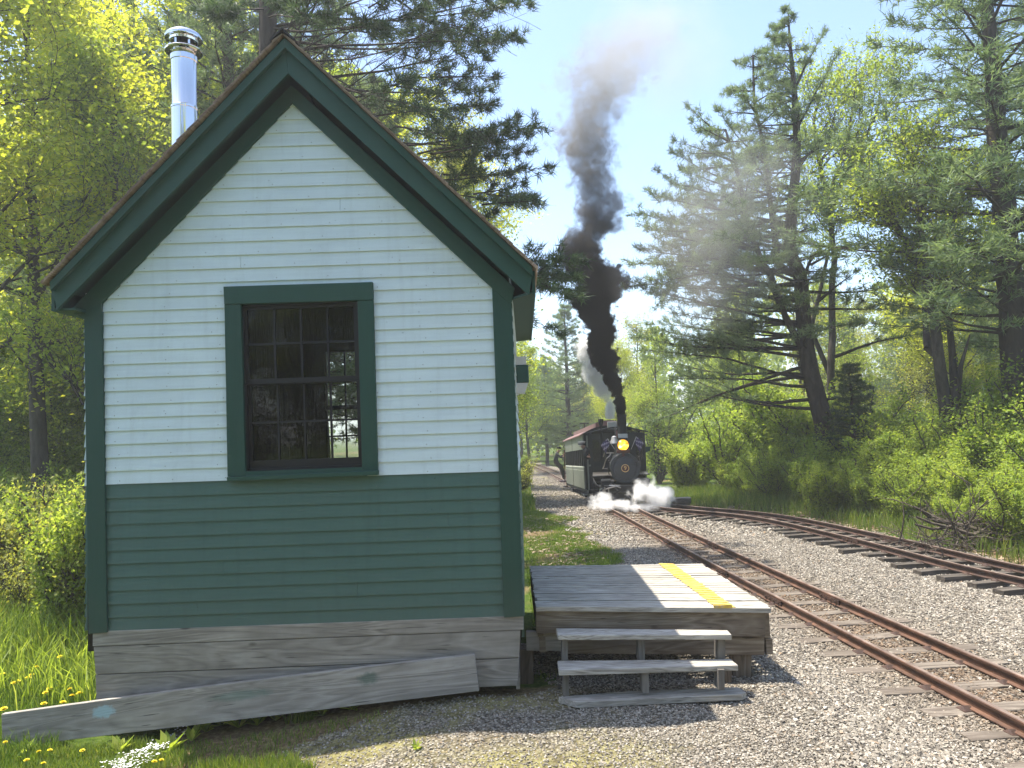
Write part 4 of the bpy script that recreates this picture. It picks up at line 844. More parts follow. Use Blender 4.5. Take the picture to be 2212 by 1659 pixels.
# stack with cap, petticoat band
sx = LP(1167, 300, .45)[0]; st = LP(1167, 190, .45)[1]; sb = LP(1188, 500, .45); rk = (LP(1235, 300, .45)[0]-LP(1100, 300, .45)[0])/2
mb = MB(); mb.lathe([(rk*1.05, cz+RS*.8), (rk*1.0, sb[1]-.25), (rk*.97, st-.06), (rk*1.07, st-.055), (rk*1.07, st), (rk*.9, st), (rk*.88, st-.25)], 28, (sx+.012, .45, 0)); stk = mb.build('smoke_stack', M['locodark'], loco, smooth=True)
b0 = LP(1122, 532, .28); b1 = LP(1256, 466, .28); mb = MB(); mb.box(b0[0], b1[0], .27, .33, b0[1], b1[1]); mb.build('number_board', M['silver'], stk, bevel=.006)
# headlight
hx, hz = LP(1193, 632, -.12); hr = (LP(1272, 635, -.12)[0]-LP(1112, 635, -.12)[0])/2
mb = MB(); mb.lathe([(hr*.9, .2), (hr*1.12, .18), (hr*1.12, -.11), (hr*1.16, -.12), (hr*1.16, -.13), (hr*1.02, -.13), (hr*1.0, -.09), (hr*.6, .08)], 36, (hx, 0, hz), 'y'); hl = mb.build('headlight', M['loco'], loco, smooth=True)
m, nt, nd, ln, b = newmat('lit_lens'); v = mapping(nd, ln, (1, 1, 1)); em = N(nd, 'ShaderNodeEmission'); 
cc = ramp(nd, ln, noise(nd, ln, v, 7, 1, .5, 1.0), [(.34, (.50, .16, .008)), (.50, (.85, .42, .03)), (.60, (1, .70, .14)), (.72, (1, .92, .5))]); ln.new(cc, em.inputs[0]); em.inputs[1].default_value = 1.5; ln.new(em.outputs[0], nd['Material Output'].inputs[0]); M['lens'] = m
mb = MB(); mb.lathe([(hr*1.0, -.105), (hr*.8, -.122), (hr*.4, -.134), (.001, -.138)], 32, (hx, 0, hz), 'y'); mb.build('headlight_lens', M['lens'], hl, smooth=True)
mb = MB(); br = LP(1100, 705, -.1); br2 = LP(1292, 740, -.1); mb.box(br[0], br2[0], -.12, .14, br2[1], br[1]); mb.box(hx-.03, hx+.03, -.02, .06, cz+RS*.8, br2[1]); mb.build('headlight_bracket', M['maroon'], hl, bevel=.005)
# bell, domes
mb = MB(); bl_ = LP(1065, 560, 1.0); mb.lathe([(.13, bl_[1]-.09), (.12, bl_[1]-.05), (.085, bl_[1]+.02), (.07, bl_[1]+.09), (.02, bl_[1]+.12)], 20, (bl_[0], 1.0, 0)); mb.build('bell', M['silver'], loco, smooth=True)
for yy, rr, nm_ in ((1.55, .19, 'sand_dome'), (2.15, .21, 'steam_dome')):
    mb = MB(); mb.lathe([(rr*1.15, cz+RS*.72), (rr, cz+RS), (rr, cz+RS+.26), (rr*.85, cz+RS+.36), (rr*.3, cz+RS+.40)], 24, (cx, yy, 0)); mb.build(nm_, M['loco'], loco, smooth=True)
# cab
YC = 2.6; c0 = LP(722, 800, YC)[0]; c1 = LP(1522, 800, YC)[0]; zt = LP(800, 470, YC)[1]; zb_ = LP(760, 1075, YC)[1]; ct_ = (c0+c1)/2; hw = (c1-c0)/2
wl0, wl1 = LP(752, 700, YC)[0], LP(858, 700, YC)[0]; wz0_, wz1_ = LP(800, 868, YC)[1], LP(800, 548, YC)[1]
mb = MB(); sz0 = .28
mir = lambda x: 2*ct_-x
for (a, b_) in ((c0, wl0), (wl1, mir(wl1)), (mir(wl0), c1)): mb.box(a, b_, YC, YC+.05, zb_-.1, zt)
for (a, b_) in ((wl0, wl1), (mir(wl1), mir(wl0))): mb.box(a, b_, YC, YC+.05, zb_-.1, wz0_); mb.box(a, b_, YC, YC+.05, wz1_, zt)
mb.build('cab_front', M['cabpaint'], loco, bevel=.004)
mb = MB()
for x0, x1 in ((c0-.001, c0+.045), (c1-.045, c1+.001)):
    mb.box(x0, x1, YC+.05, YC+1.75, sz0, 1.02); mb.box(x0, x1, YC+.05, YC+.22, 1.02, zt); mb.box(x0, x1, YC+.85, YC+.98, 1.02, zt); mb.box(x0, x1, YC+1.6, YC+1.75, 1.02, zt); mb.box(x0, x1, YC+.22, YC+1.6, zt-.2, zt)
mb.build('cab_side', M['cabpaint'], loco); mb = MB(); mb.box(c0+.05, c1-.05, YC+1.68, YC+1.74, .4, zt+.05); mb.build('cab_rear', M['locodark'], loco)
for (a, b_) in ((wl0, wl1), (mir(wl1), mir(wl0))):
    mb = MB(); mb.box(a-.012, a+.012, YC-.012, YC+.02, wz0_, wz1_); mb.box(b_-.012, b_+.012, YC-.012, YC+.02, wz0_, wz1_); mb.box(a, b_, YC-.012, YC+.02, wz1_-.012, wz1_+.012); mb.box(a, b_, YC-.012, YC+.02, wz0_-.012, wz0_+.012)
    f_ = mb.build('cab_window', M['cardark'], loco); mb = MB(); mb.box(a, b_, YC+.02, YC+.024, wz0_, wz1_); mb.build('window_pane', M['glass'], f_)
rf = MB(); pk = LP(1080, 366, YC)[1]; ez = LP(640, 470, YC)[1]; n = 14; prof = []
for k in range(n+1):
    u_ = -1+2*k/n; prof.append((ct_+u_*(hw+.09), ez+(pk-ez)*(1-abs(u_)**1.8)+(.02 if abs(u_) > .93 else 0)))
prof += [(x_, z_-.035) for x_, z_ in prof[::-1]]
rf.prism(prof, lambda p, t: (p[0], t, p[1]), YC-.14, YC+1.95); rf.build('cab_roof', M['locodark'], loco)
mb = MB(); g0 = LP(968, 372, YC+.7); g1 = LP(1098, 292, YC+.7); mb.box(g0[0], g1[0], YC+.5, YC+1.0, g0[1]-.08, g1[1]); mb.build('roof_ventilator', M['silver'], loco, bevel=.01)
mb = MB(); g0 = LP(1245, 385, YC+.4); g1 = LP(1316, 362, YC+.4); mb.box(g0[0], g1[0], YC+.3, YC+.6, g0[1]-.06, g1[1]); mb.build('roof_hatch', M['locodark'], loco)
p0 = LP(876, 440, YC-.05); p1 = LP(870, 372, YC-.05); p2 = LP(868, 256, YC-.05); r_ = (LP(905, 300, YC-.05)[0]-LP(832, 300, YC-.05)[0])/2
mb = MB(); mb.lathe([(.022, 1.2), (.022, p1[1]-.02), (.03, p1[1]), (r_, p1[1]+.12), (r_, p2[1]-.03), (r_*1.08, p2[1]-.02), (r_*1.05, p2[1])], 18, (p2[0], YC-.06, 0)); mb.build('whistle_pipe', M['locodark'], loco, smooth=True)
g0 = LP(1520, 740, YC+.3); g1 = LP(1592, 655, YC+.3); mb = MB(); mb.prism([(g0[0], g0[1]), (g1[0]-.03, g0[1]+.05), (g1[0], g1[1]), (g0[0], g1[1]+.01)], lambda p, t: (p[0], t, p[1]), YC+.3, YC+.34); mb.build('cab_awning', M['trim'], loco)
# rear bunker, footplate, frames
mb = MB(); mb.box(ct_-hw*.92, ct_+hw*.92, YC+1.75, YC+3.0, .45, 1.25); mb.build('coal_bunker', M['cabpaint'], loco, bevel=.01)
mb = MB(); mb.box(ct_-hw*.95, ct_+hw*.95, YC+1.7, YC+3.05, .30, .36); mb.box(cx-.34, cx+.34, -.2, YC+3.0, .22, .42); mb.box(cx-.62, cx+.62, .1, YC, zb_-.05, zb_-.01); mb.build('frame', M['locodark'], loco)
rb0 = LP(752, 1072, 1.2); mb = MB(); mb.box(rb0[0], cx-RS*.8, .9, YC, rb0[1]-.01, rb0[1]+.012); mb.build('running_board', M['copper'], loco); mb = MB(); mb.box(cx+RS*.8, cx+hw*.85, .9, YC, rb0[1]-.01, rb0[1]+.012); mb.build('running_board', M['locodark'], loco)
for s in (-1, 1):
    mb = MB(); mb.lathe([(.10, .06), (.17, .08), (.19, .09), (.19, .78), (.17, .79), (.05, .80)], 20, (cx+s*.52, 0, .36), 'y'); mb.build('cylinder', M['loco'], loco, smooth=True)
    mb = MB(); mb.box(cx+s*.52-.13, cx+s*.52+.13, .12, .74, .52, .72); mb.build('valve_chest', M['loco'], loco, bevel=.01)
    for yy, rr in ((1.45, .38), (2.55, .38), (4.3, .23), (5.1, .23)):
        mb = MB(); xx = cx+s*.31; mb.lathe([(rr, -.04), (rr+.03, -.03), (rr, .05), (rr*.86, .05), (rr*.84, .03), (.08, .03), (.07, .07), (.001, .07)], 28, (xx, yy, rr), 'x') ; mb.build('wheel', M['locodark'], loco, smooth=True)
    mb = MB(); mb.bar((cx+s*.45, .8, .38), (cx+s*.45, 2.6, .38), .03, .06); mb.build('side_rod', M['copper'], loco)
# pilot beam, coupler, pilot step
q0 = LP(918, 1205, -.35); q1 = LP(1240, 1275, -.35); wb_ = cx-q0[0]
mb = MB(); mb.box(cx-wb_, cx+wb_, -.38, -.24, q1[1]-.05, q0[1]-.03); mb.box(cx-.3, cx+.3, -.24, .1, .25, .42); pb = mb.build('pilot_beam', M['loco'], loco, bevel=.008)
mb = MB(); mb.box(cx-.07, cx+.07, -.58, -.38, .22, .38); mb.tube([(cx-.05, -.58, .30), (cx-.05, -.68, .29), (cx+.05, -.68, .29), (cx+.05, -.58, .30)], .018, 6); mb.lathe([(.016, .17), (.016, .45), (.03, .46), (.03, .48)], 8, (cx, -.54, 0)); mb.build('coupler', M['locodark'], loco)
f0 = LP(930, 1480, -.4); f1 = LP(1000, 1480, -.4); ft_ = LP(940, 1300, -.4)[1]
mb = MB(); mb.box(f0[0], f0[0]+.03, -.40, -.36, f0[1], ft_+.1); mb.box(f1[0]-.03, f1[0], -.40, -.36, f0[1], ft_+.1); mb.box(f0[0]-.03, f1[0]+.03, -.46, -.34, f0[1]-.02, f0[1]+.01); mb.build('pilot_step', M['copper'], loco)
mb = MB(); mb.box(2*cx-f1[0], 2*cx-f1[0]+.03, -.40, -.36, f0[1], ft_+.1); mb.box(2*cx-f0[0]-.03, 2*cx-f0[0], -.40, -.36, f0[1], ft_+.1); mb.box(2*cx-f1[0]-.03, 2*cx-f0[0]+.03, -.46, -.34, f0[1]-.02, f0[1]+.01); mb.build('pilot_step', M['copper'], loco)
# pipes
def pipe(pts, r, mat='copper', name='pipe'): mb = MB(); mb.tube([pt(*p) for p in pts], r, 7); return mb.build(name, M[mat], loco, smooth=True)
pipe([(1020, 735, .6), (1000, 790, .6), (960, 820, .6), (935, 870, .7), (920, 930, .8), (905, 968, .9)], .016)
pipe([(1045, 760, .5), (1010, 830, .5), (985, 900, .6), (975, 980, .6), (990, 1060, .6)], .02, 'loco')
pipe([(890, 972, .9), (985, 972, .9)], .014); pipe([(950, 748, 1.2), (1060, 745, 1.0)], .014); pipe([(1420, 800, .4), (1440, 880, .5), (1435, 960, .6)], .014)
pipe([(905, 800, 2.4), (935, 700, 2.2), (950, 600, 2.0), (985, 545, 2.0)], .014); pipe([(1105, 420, 1.3), (1105, 560, 1.3)], .03, 'maroon'); pipe([(1080, 370, 2.3), (1078, 480, 2.2)], .022)
pipe([(900, 1290, -.3), (960, 1262, -.4), (1040, 1240, -.4), (1100, 1232, -.4), (1160, 1250, -.4)], .018, 'copper'); pipe([(990, 1215, -.3), (1150, 1216, -.3)], .012, 'silver')
pipe([(1075, 1250, -.45), (1110, 1290, -.5), (1100, 1340, -.5)], .03, 'loco', 'air_hose'); pipe([(760, 1120, .8), (800, 1200, .6), (860, 1240, .5), (930, 1230, .4)], .018, 'loco')
a = pt(965, 700, 1.1); mb = MB(); mb.lathe([(.07, a[2]-.32), (.075, a[2]-.28), (.075, a[2]-.05), (.05, a[2]-.03), (.05, a[2]+.02), (.075, a[2]+.04), (.075, a[2]+.2), (.03, a[2]+.24)], 16, (cx-RS*1.1, 1.9, 0)); mb.build('air_pump', M['loco'], loco, smooth=True)
for s, (xa, ya2), (xb, yb2) in ((-1, (1072, 692), (965, 538)), (1, (1308, 694), (1384, 508))):
    a, b_ = Vector(pt(xa, ya2, .05)), Vector(pt(xb, yb2, .0)); mb = MB(); mb.tube([a, b_], .009, 6); fs_ = mb.build('flag_staff', M['silver'], loco)
    # drooping cloth
    nu, nv = 7, 9; vs = []; d_ = (b_-a)
    for i in range(nu):
        for j in range(nv):
            u_, w_ = i/(nu-1), j/(nv-1); p = a+d_*(.95-.42*u_); vs.append(p+Vector((s*(.02+.17*w_*(1-.25*u_)), .03*math.sin(6*w_+2*u_)*w_, -.16*w_**1.3-.10*u_*w_)))
    mb = MB(); 
    for i in range(nu-1):
        for j in range(nv-1):
            mb.cm = 1 if (i+j//2) % 3 == 0 else 0; mb.add([vs[i*nv+j], vs[i*nv+j+1], vs[(i+1)*nv+j+1], vs[(i+1)*nv+j]], [(0, 1, 2, 3)])
    mb.build('flag', [M['flagred'], M['flagwhite']], fs_)
for s in (-1, 1): mb = MB(); mb.tube([(cx+s*RS*.98, .1, cz+RS*.35), (cx+s*RS*.98, 2.5, cz+RS*.35)], .012, 6); mb.build('handrail', M['copper'], loco)
# ================================================================ coaches
def coach(name, fl, rl_, label, hts, half_w, body, dark, two):
    A, B = fl, rl_; ax = (B-A); Ln = ax.length; d = Vector((ax.x, ax.y, 0)).normalized(); nr = Vector((d.y, -d.x, 0)); 
    t = empty(name, A, 0, label, 'railway coach'); ax = ax/Ln
    cp = lambda s, h, w_: ax*s+nr*w_+Vector((0, 0, h)); W2 = half_w*2; belt, win, eave = hts
    def slabp(s0, s1, h0, h1, w0, w1, nm2, mat, parent=t, mb2=None):
        q_ = mb2 or MB(); q_.hexa([cp(s0, h0, w0), cp(s1, h0, w0), cp(s1, h0, w1), cp(s0, h0, w1), cp(s0, h1, w0), cp(s1, h1, w0), cp(s1, h1, w1), cp(s0, h1, w1)]); return q_ if mb2 else q_.build(nm2, mat, parent)
    segs_ = [(0, Ln*.54), (Ln*.555, Ln)] if two else [(0, Ln)]
    for s0, s1 in segs_:
        for w0, w1 in ((0, .04), (W2-.04, W2)):
            pn = slabp(s0+.03, s1-.03, 0, belt, w0, w1, 'side_panel', body)
            q_ = MB(); o_ = -.006 if w0 == 0 else .006
            slabp(s0+.03, s1-.03, belt-.03, belt+.015, w0+o_-.0, w1+o_, '', None, mb2=q_); slabp(s0+.10, s1-.10, belt-.14, belt-.125, w0+o_, w1+o_, '', None, mb2=q_); q_.build('lining', M['carline'], pn)
            slabp(s0+.03, s1-.03, win, eave, w0, w1, 'letter_board', body)
        slabp(s0+.03, s1-.03, belt+.015, win, .05, .07, 'curtain', dark); slabp(s0+.03, s1-.03, belt+.015, win, W2-.07, W2-.05, 'curtain', dark)
        k = 6
        for i in range(k+1):
            s = s0+.03+(s1-s0-.1)*i/k; slabp(s, s+.05, belt, win, .0, .05, 'window_post', dark)
    slabp(0, .05, 0, eave, .04, W2-.04, 'end_wall', dark); slabp(Ln-.05, Ln, 0, eave, .04, W2-.04, 'end_wall', dark)
    slabp(-.7, Ln+.7, -.12, -.02, .05, W2-.05, 'underframe', M['locodark'])
    q_ = MB(); n_ = 12; P_ = []
    for i in range(n_+1): u_ = -1+2*i/n_; P_.append((half_w+u_*(half_w+.07), eave+.27*(1-abs(u_)**2.2)))
    P_ += [(a_, b_-.04) for a_, b_ in P_[::-1]]
    q_.prism(P_, lambda p, s: cp(s, p[1], p[0]), -.65, Ln+.65); rf_ = q_.build('roof', M['redroof'], t)
    q_ = MB(); P2 = [(half_w-.42, eave+.2), (half_w-.42, eave+.38), (half_w-.2, eave+.46), (half_w+.2, eave+.46), (half_w+.42, eave+.38), (half_w+.42, eave+.2)]; q_.prism(P2, lambda p, s: cp(s, p[1], p[0]), -.3, Ln+.3); q_.build('clerestory', M['redroof'], rf_)
    q_ = MB(); q_.prism([(a_, b_-.005) for a_, b_ in P_[:n_+1]]+[(2*half_w, eave-.06), (0, eave-.06)], lambda p, s: cp(s, p[1], p[0]), -.67, -.655); q_.build('roof_hood', M['locodark'], t)
    for s in (-.6, Ln+.55):
        q_ = MB()
        for w_ in (.06, .45): slabp(s, s+.05, -.05, eave if w_ == .06 else .85, w_, w_+.05, '', None, mb2=q_)
        slabp(s, s+.04, .80, .86, .06, .5, '', None, mb2=q_); q_.build('platform_railing', M['greypost'] if s < 0 else M['maroon'], t); q_ = MB()
        for w_ in (W2-.5, W2-.11): slabp(s, s+.05, -.05, eave if w_ == W2-.11 else .85, w_, w_+.05, '', None, mb2=q_)
        slabp(s, s+.04, .80, .86, W2-.5, W2-.06, '', None, mb2=q_); q_.build('platform_railing', M['greypost'] if s < 0 else M['maroon'], t)
        q_ = MB(); slabp(s-.02, s+.35, -.2, -.16, -.10, .12, '', None, mb2=q_); slabp(s-.02, s+.35, -.2, -.16, W2-.12, W2+.10, '', None, mb2=q_); slabp(s, s+.03, -.2, -.02, .04, .08, '', None, mb2=q_); q_.build('step', M['greypost'] if s < 0 else M['maroon'], t)
    for s in (1.0, 1.9, Ln-1.9, Ln-1.0):
        for w_ in (half_w-.31, half_w+.31):
            c_ = cp(s, -.30, w_); q_ = MB(); q_.lathe([(.24, -.04), (.27, -.03), (.24, .05), (.2, .03), (.001, .04)], 18, c_, 'x'); q_.build('wheel', M['locodark'], t)
    q_ = MB(); slabp(.8, 2.1, -.36, -.2, .08, .16, '', None, mb2=q_); slabp(Ln-2.1, Ln-.8, -.36, -.2, .08, .16, '', None, mb2=q_); q_.build('bogie_frame', M['locodark'], t)
    return t, cp, Ln
FA_, RA_ = PD(*z2(640, 1268), 27.4), PD(*z2(374, 1180), 35.5)
hE = PD(*z2(620, 478), 27.6).z-FA_.z; hB = PD(*z2(640, 945), 27.4).z-FA_.z
co1, cp1, L1 = coach('railway_coach', FA_, RA_, 'green grey coach directly behind the locomotive with dark window openings and red roof', (hB, hB+.62, hE), .86, M['carpanel'], M['cardark'], True)
q_ = MB(); b_ = cp1(L1*.62, hE+.3, .6); q_.tube([b_, b_+Vector((0, 0, .32))], .025, 6); q_.tube([b_+Vector((-.19, 0, .33)), b_+Vector((.19, 0, .33))], .03, 6); q_.build('brake_wheel', M['locodark'], co1)
# ================================================================ people
def figure(name, J, E, mats, pick, label, root, d0):
    """J: joint -> (position, radius); E: edges; one skinned body"""
    names = list(J); m = bpy.data.meshes.new(name); m.from_pydata([tuple(J[k][0]) for k in names], [(names.index(a), names.index(b)) for a, b in E], [])
    o = bpy.data.objects.new(name, m); C.collection.objects.link(o); sk = o.modifiers.new('skin', 'SKIN'); 
    for i, k in enumerate(names):
        sv = m.skin_vertices[0].data[i] if m.skin_vertices else None
        if sv is None: break
        r = J[k][1]; sv.radius = (r, r) if not hasattr(r, '__len__') else r; sv.use_root = (k == root)
    su = o.modifiers.new('sub', 'SUBSURF'); su.levels = su.render_levels = 2
    dg = bpy.context.evaluated_depsgraph_get(); me = bpy.data.meshes.new_from_object(o.evaluated_get(dg)); bpy.data.objects.remove(o)
    me.materials.clear()
    for mt in mats: me.materials.append(mt)
    ps = [(Vector(J[a][0]), Vector(J[b][0]), pick(a, b)) for a, b in E]
    for p in me.polygons:
        c_ = p.center; best = 1e9
        for a, b, mi in ps:
            ab = b-a; t_ = max(0, min(1, (c_-a).dot(ab)/max(1e-9, ab.length_squared))); dd = (c_-(a+ab*t_)).length
            if dd < best: best = dd; p.material_index = mi
        p.use_smooth = True
    o = link(bpy.data.objects.new(name, me)); tag(o, label, 'person'); return o
def addskin(m):
    pass
def hand(J, E, wrist, dirv, side, pal, r=.009, pre='h', s=1.0):
    dirv = dirv.normalized(); side = side.normalized(); w_ = Vector(J[wrist][0]); pc = w_+dirv*.055*s; J[pre+'palm'] = (pc, (.036*s, .018*s)); E.append((wrist, pre+'palm'))
    for i, (o_, l_) in enumerate(((-.030, .062), (-.010, .074), (.010, .070), (.030, .055))):
        a = pc+dirv*.03*s+side*o_*s; b = a+(dirv*.7+pal*.5).normalized()*l_*.55*s; c_ = b+(dirv*.2+pal*.95).normalized()*l_*.45*s
        J[f'{pre}a{i}'] = (a, r*s); J[f'{pre}b{i}'] = (b, r*.95*s); J[f'{pre}c{i}'] = (c_, r*.8*s); E += [(pre+'palm', f'{pre}a{i}'), (f'{pre}a{i}', f'{pre}b{i}'), (f'{pre}b{i}', f'{pre}c{i}')]
    a = w_+dirv*.03*s-side*.035*s; b = a+(dirv*.6-side*.5+pal*.4).normalized()*.045*s; J[pre+'t0'] = (a, r*1.1*s); J[pre+'t1'] = (b, r*s); E += [(wrist, pre+'t0'), (pre+'t0', pre+'t1')]
def conductor():
    D = 35.9; q = lambda x, y, dd=0: PD(*z2(x, y), D+dd); s = .95
    J = {'hip': (q(222, 880), .13*s), 'waist': (q(214, 835), .135*s), 'chest': (q(226, 782), .15*s), 'neck': (q(248, 738), .058*s), 'head': (q(262, 716), .085*s), 'crown': (q(266, 694), .095*s), 'nose': (q(284, 710), .018*s),
         'shL': (q(236, 765, -.16), .075*s), 'elL': (q(288, 800, -.2), .05*s), 'wrL': (q(322, 775, -.14), .034*s), 'shR': (q(240, 765, .16), .075*s), 'elR': (q(290, 812, .18), .05*s), 'wrR': (q(324, 800, .1), .034*s),
         'thL': (q(218, 885, -.1), .10*s), 'knL': (q(285, 965, -.1), .072*s), 'anL': (q(330, 1110, -.08), .048*s), 'toL': (q(356, 1128, -.08), .038*s),
         'thR': (q(228, 885, .1), .10*s), 'knR': (q(312, 945, .1), .072*s), 'anR': (q(338, 1080, .1), .048*s), 'toR': (q(362, 1096, .1), .038*s)}
    E = [('hip', 'waist'), ('waist', 'chest'), ('chest', 'neck'), ('neck', 'head'), ('head', 'crown'), ('head', 'nose'), ('chest', 'shL'), ('shL', 'elL'), ('elL', 'wrL'), ('chest', 'shR'), ('shR', 'elR'), ('elR', 'wrR'),
         ('hip', 'thL'), ('thL', 'knL'), ('knL', 'anL'), ('anL', 'toL'), ('hip', 'thR'), ('thR', 'knR'), ('knR', 'anR'), ('anR', 'toR')]
    hand(J, E, 'wrL', Vector((.6, 0, .8)), Vector((0, 1, 0)), Vector((1, 0, 0)), pre='hl', s=1.1); hand(J, E, 'wrR', Vector((.6, 0, .8)), Vector((0, 1, 0)), Vector((1, 0, 0)), pre='hr', s=1.1)
    def pick(a, b):
        if b[:2] in ('hl', 'hr') or a[:2] in ('hl', 'hr') or b in ('head', 'crown', 'nose', 'neck') and a != 'chest': return 0
        if b[:2] in ('th', 'kn'): return 2
        if b[:2] in ('an',): return 2
        if b[:2] == 'to': return 3
        return 1
    return J, E, pick, D
J, E, pick, D = conductor()
pers = figure('person', J, E, [M['skin'], M['denim'], M['trouser'], M['black']], pick, 'person in dark jacket and cap leaning out from the steps at the coach end', 'hip', D)
def cap(par, c_, r, peak, mat):
    mb = MB(); mb.lathe([(r*1.0, -.01), (r*1.05, .02), (r*1.15, .07), (r*1.05, .09), (.001, .095)], 18, c_); pk_ = Vector(peak).normalized(); sd_ = pk_.cross(Vector((0, 0, 1)))
    c_ = Vector(c_); mb.prism([(-.8, .5), (-.6, 1.25), (0, 1.55), (.6, 1.25), (.8, .5)], lambda p, t: c_+sd_*p[0]*r+pk_*p[1]*r+Vector((0, 0, t-.02*p[1])), -.008, .008); return mb.build('cap', mat, par, smooth=True)
c_ = Vector(J['crown'][0]); cap(pers, (c_.x, c_.y, c_.z+.035), .1, (1, -.2, 0), M['black'])
# a post the person holds
q_ = MB(); a = PD(*z2(345, 700), 35.75); b_ = PD(*z2(352, 1170), 35.75); q_.tube([a-Vector(co1.location), b_-Vector(co1.location)], .03, 8); q_.box((b_-co1.location).x-.25, (b_-co1.location).x+.25, (b_-co1.location).y-.15, (b_-co1.location).y+.5, (b_-co1.location).z+.02, (b_-co1.location).z+.06); q_.build('grab_rail', M['maroon'], co1)
def engineer():
    D = 24.0; q = lambda x, y, dd=0: PD(*z2(x, y), D+dd)
    J = {'waist': (q(700, 850, .1), .14), 'chest': (q(678, 740), .15), 'neck': (q(630, 672), .055), 'head': (q(606, 655), .085), 'crown': (q(592, 628), .095), 'nose': (q(582, 652, -.06), .016),
         'shL': (q(655, 715, -.16), .07), 'elL': (q(640, 790, -.2), .05), 'wrL': (q(672, 800, -.22), .035), 'shR': (q(690, 700, .16), .07), 'elR': (q(700, 790, .2), .05), 'wrR': (q(690, 830, .2), .035)}
    E = [('waist', 'chest'), ('chest', 'neck'), ('neck', 'head'), ('head', 'crown'), ('head', 'nose'), ('chest', 'shL'), ('shL', 'elL'), ('elL', 'wrL'), ('chest', 'shR'), ('shR', 'elR'), ('elR', 'wrR')]
    hand(J, E, 'wrL', Vector((1, 0, -.1)), Vector((0, 1, 0)), Vector((0, 0, -1)), pre='hl')
    pk = lambda a, b: 0 if (b[:2] == 'hl' or a[:2] == 'hl' or (b in ('head', 'crown', 'nose') and a != 'chest')) else 1
    return J, E, pk
J, E, pk = engineer(); en = figure('person', J, E, [M['skin'], M['cloth']], pk, 'person in dark coat and pale topped cap leaning out of the locomotive cab window', 'waist', 24)
c_ = Vector(J['crown'][0]); cap(en, (c_.x, c_.y, c_.z+.02), .105, (-.5, -.9, 0), M['capwhite'])
mb = MB(); mb.lathe([(.107, -.012), (.108, .0), (.112, .022)], 18, (c_.x, c_.y, c_.z+.018)); mb.build('cap_band', M['black'], en)
# low timber block at the siding
tb = PZ(1471, 1091, -.10); mb = MB(); mb.box(-.24, .24, -.15, .15, .02, .15); mb.prism([(-.24, .02), (.24, .02), (.2, -.03), (-.2, -.03)], lambda p, t: (p[0], t, p[1]), -.12, .12); t_ = mb.build('block_body', M['tiedark'], bevel=.01)
bk = empty('timber_block', (tb.x, tb.y, tb.z+.03), 0, 'low dark timber block with a pale top lying behind the siding rails', 'timber block'); t_.parent = bk
mb = MB(); mb.box(-.25, .25, -.16, .16, .151, .165); mb.build('block_top', M['greywood'], bk)
# ================================================================ smoke and steam
def fcurve(nd, pts):
    n_ = nd.new('ShaderNodeFloatCurve'); c_ = n_.mapping.curves[0]; n_.mapping.use_clip = False
    while len(c_.points) < len(pts): c_.points.new(.5, .5)
    for p, (a, b) in zip(c_.points, pts): p.location = (a, b); p.handle_type = 'AUTO_CLAMPED'
    n_.mapping.update(); return n_
za = lambda x, y: ((1200+x/1.66)/1.1302, (y/1.66)/1.1302)
PL = [(524, 1705, 17), (523, 1668, 19), (520, 1640, 22), (512, 1590, 24), (480, 1520, 38), (452, 1430, 52), (438, 1330, 60), (408, 1250, 74), (440, 1165, 112), (405, 1085, 92), (362, 1010, 82), (425, 920, 96), (440, 830, 98), (412, 740, 92), (405, 650, 100), (372, 560, 128), (415, 450, 128), (455, 340, 185), (500, 265, 220), (550, 190, 220), (620, 110, 190), (720, 30, 170)]
